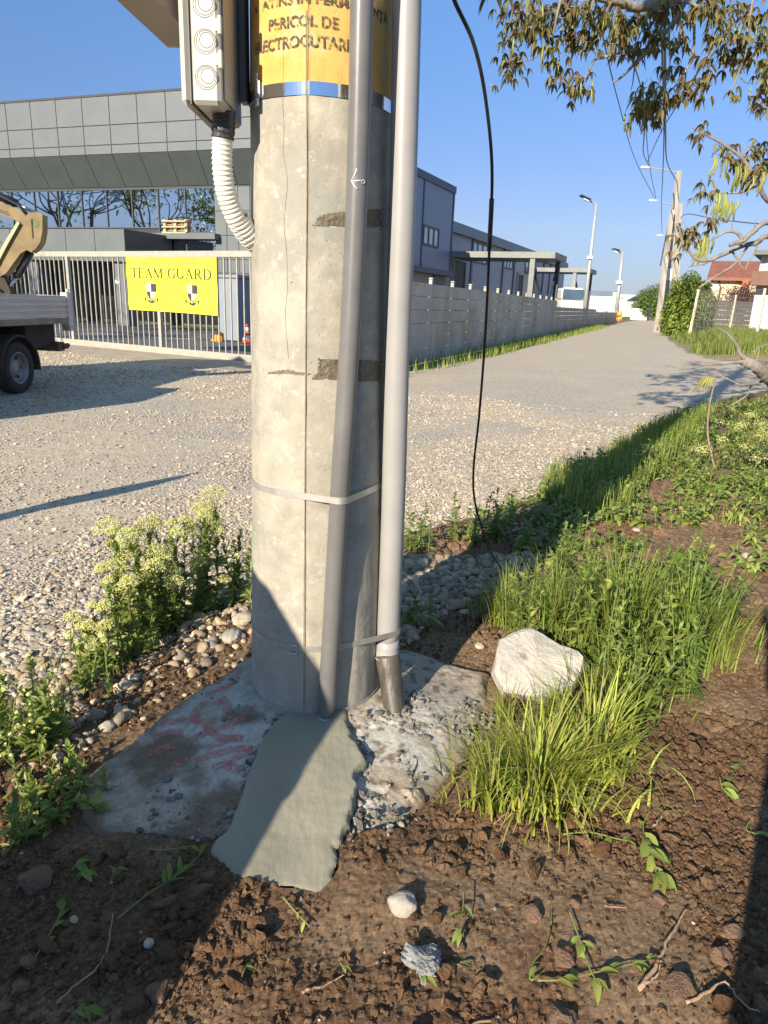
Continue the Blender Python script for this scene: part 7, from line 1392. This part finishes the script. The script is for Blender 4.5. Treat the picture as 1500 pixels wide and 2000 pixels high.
sprig([(1400, 1540), (1410, 1560), (1432, 1520)], 6, .055, 'small broad leaved seedling in the cracked soil', seed=12, wd=.5)
sprig([(800, 1905), (815, 1890), (830, 1915)], 3, .04, 'two leaved green seedling below the mortar lump', seed=13, wd=.4); sprig([(880, 1878), (890, 1882), (905, 1885)], 3, .032, 'small green leaves beside the mortar lump', seed=14, wd=.5)
sprig([(470, 1925), (478, 1905), (480, 1900)], 2, .035, 'single green leaf lying on the lit soil', seed=15, wd=.5); sprig([(140, 1980), (155, 1970), (175, 1965)], 4, .05, 'leafy shoot at the lower edge in the shadow', seed=17, m=m_leafd)
sprig([(1460, 1620), (1455, 1640), (1490, 1650)], 4, .045, 'small leaves at the edge of the photographer shadow', seed=18); sprig([(665, 1885), (672, 1900)], 2, .03, 'tiny pale leaf on the trodden soil', seed=19)
sprig([(960, 1990), (930, 1995), (912, 2010)], 0, .03, 'short straw of dry yellow grass at the lower edge', seed=20, stemcol=m_dry, r_=.003)
m_root = mat('root_brown', (.30, .19, .12), (.42, .29, .2), scale=30, rough=.9, bump=.6, bscale=60)
def root(pts, r0, label):
    P_ = []
    for a, b in pts: p = atz(a, b, .1); P_.append([p[0], p[1], H1(p[0], p[1]) + .012])
    sp = spline(P_, 24) + rng.normal(0, .0012, (24, 3)); g = Geo(); g.tube(sp, np.linspace(r0, r0 * .35, 24), 6); return single('root', g, m_root, label, 'root', 'roots in the dug soil', smooth=True)
root([(1248, 1935), (1275, 1900), (1290, 1870), (1305, 1840), (1325, 1805), (1342, 1780)], .0055, 'thick twisted pale root lying across the soil')
root([(1258, 1930), (1285, 1905), (1290, 1880)], .003, 'thin root strand beside the thick twisted one')
root([(1340, 1965), (1370, 1952), (1410, 1930), (1425, 1945), (1450, 1980), (1480, 1992)], .0042, 'grey forked root reaching into the corner shadow')
root([(590, 1948), (630, 1930), (672, 1912)], .0032, 'short straight twig on the smooth trodden soil')
root([(965, 1605), (990, 1592), (1020, 1590), (1032, 1588)], .002, 'fine pale root under the bright grass')
root([(1275, 1625), (1290, 1610), (1296, 1600)], .0025, 'small hooked root beside the uprooted plant')
root([(110, 1960), (140, 1930), (190, 1890), (210, 1850), (222, 1790)], .003, 'long dark root winding through the shadow')
root([(1182, 1772), (1200, 1771), (1216, 1773)], .003, 'tiny orange root piece on the crumbs')

# ------------------------------------------------------------------ trees beside the lane, mirrored in the office windows
for i, (x, y, h_, w_) in enumerate([(-27, 16, 8.5, 2.8), (-33, 22, 9.5, 3.2), (-39, 27, 9, 3.0), (-46, 22, 10, 3.5), (-23.5, 9, 8, 2.6)]):
    t = thing('tree', ['open crowned roadside tree nearest the excavator, outside the picture', 'taller open roadside tree farther along, outside the picture', 'third roadside tree with a lopsided crown, outside the picture', 'tallest roadside tree standing back from the row, outside the picture', 'small roadside tree closest to the gravel, outside the picture'][i], 'tree', (x, y, 0), 'roadside trees mirrored in the office windows'); g = Geo(); r = np.random.default_rng(200 + i); tips = []
    def grow(p, d, l, rad, dep):
        q = p + d * l; m_ = (p + q) / 2 + r.normal(0, l * .08, 3); g.tube(spline([p, m_, q], 6), np.linspace(rad, rad * .65, 6), 6, cap=False)
        if dep == 0: tips.append(q); return
        for _ in range(3): dd = d + r.normal(0, .55, 3) + [0, 0, .12]; grow(q, dd / np.linalg.norm(dd), l * .74, rad * .6, dep - 1)
    h_ *= 1.75; grow(np.array([x, y, 0.]), np.array([.05, 0, 1.]), h_ * .28, .22, 4); obj('trunk', g, MATS['bark'], t, smooth=True); tips = np.array(tips); gl_ = Geo(); n = len(tips) * 14; p = np.repeat(tips, 14, 0) + r.normal(0, .5, (n, 3)); leaves(gl_, p, r.normal(0, 1, (n, 3)), r.uniform(.16, .4, n), r.uniform(.12, .24, n), seed=i, shape='oval'); obj('crown', gl_, m_farveg, t, smooth=True)
for o in list(scene.objects):
    if '_o' in o: del o['_o']
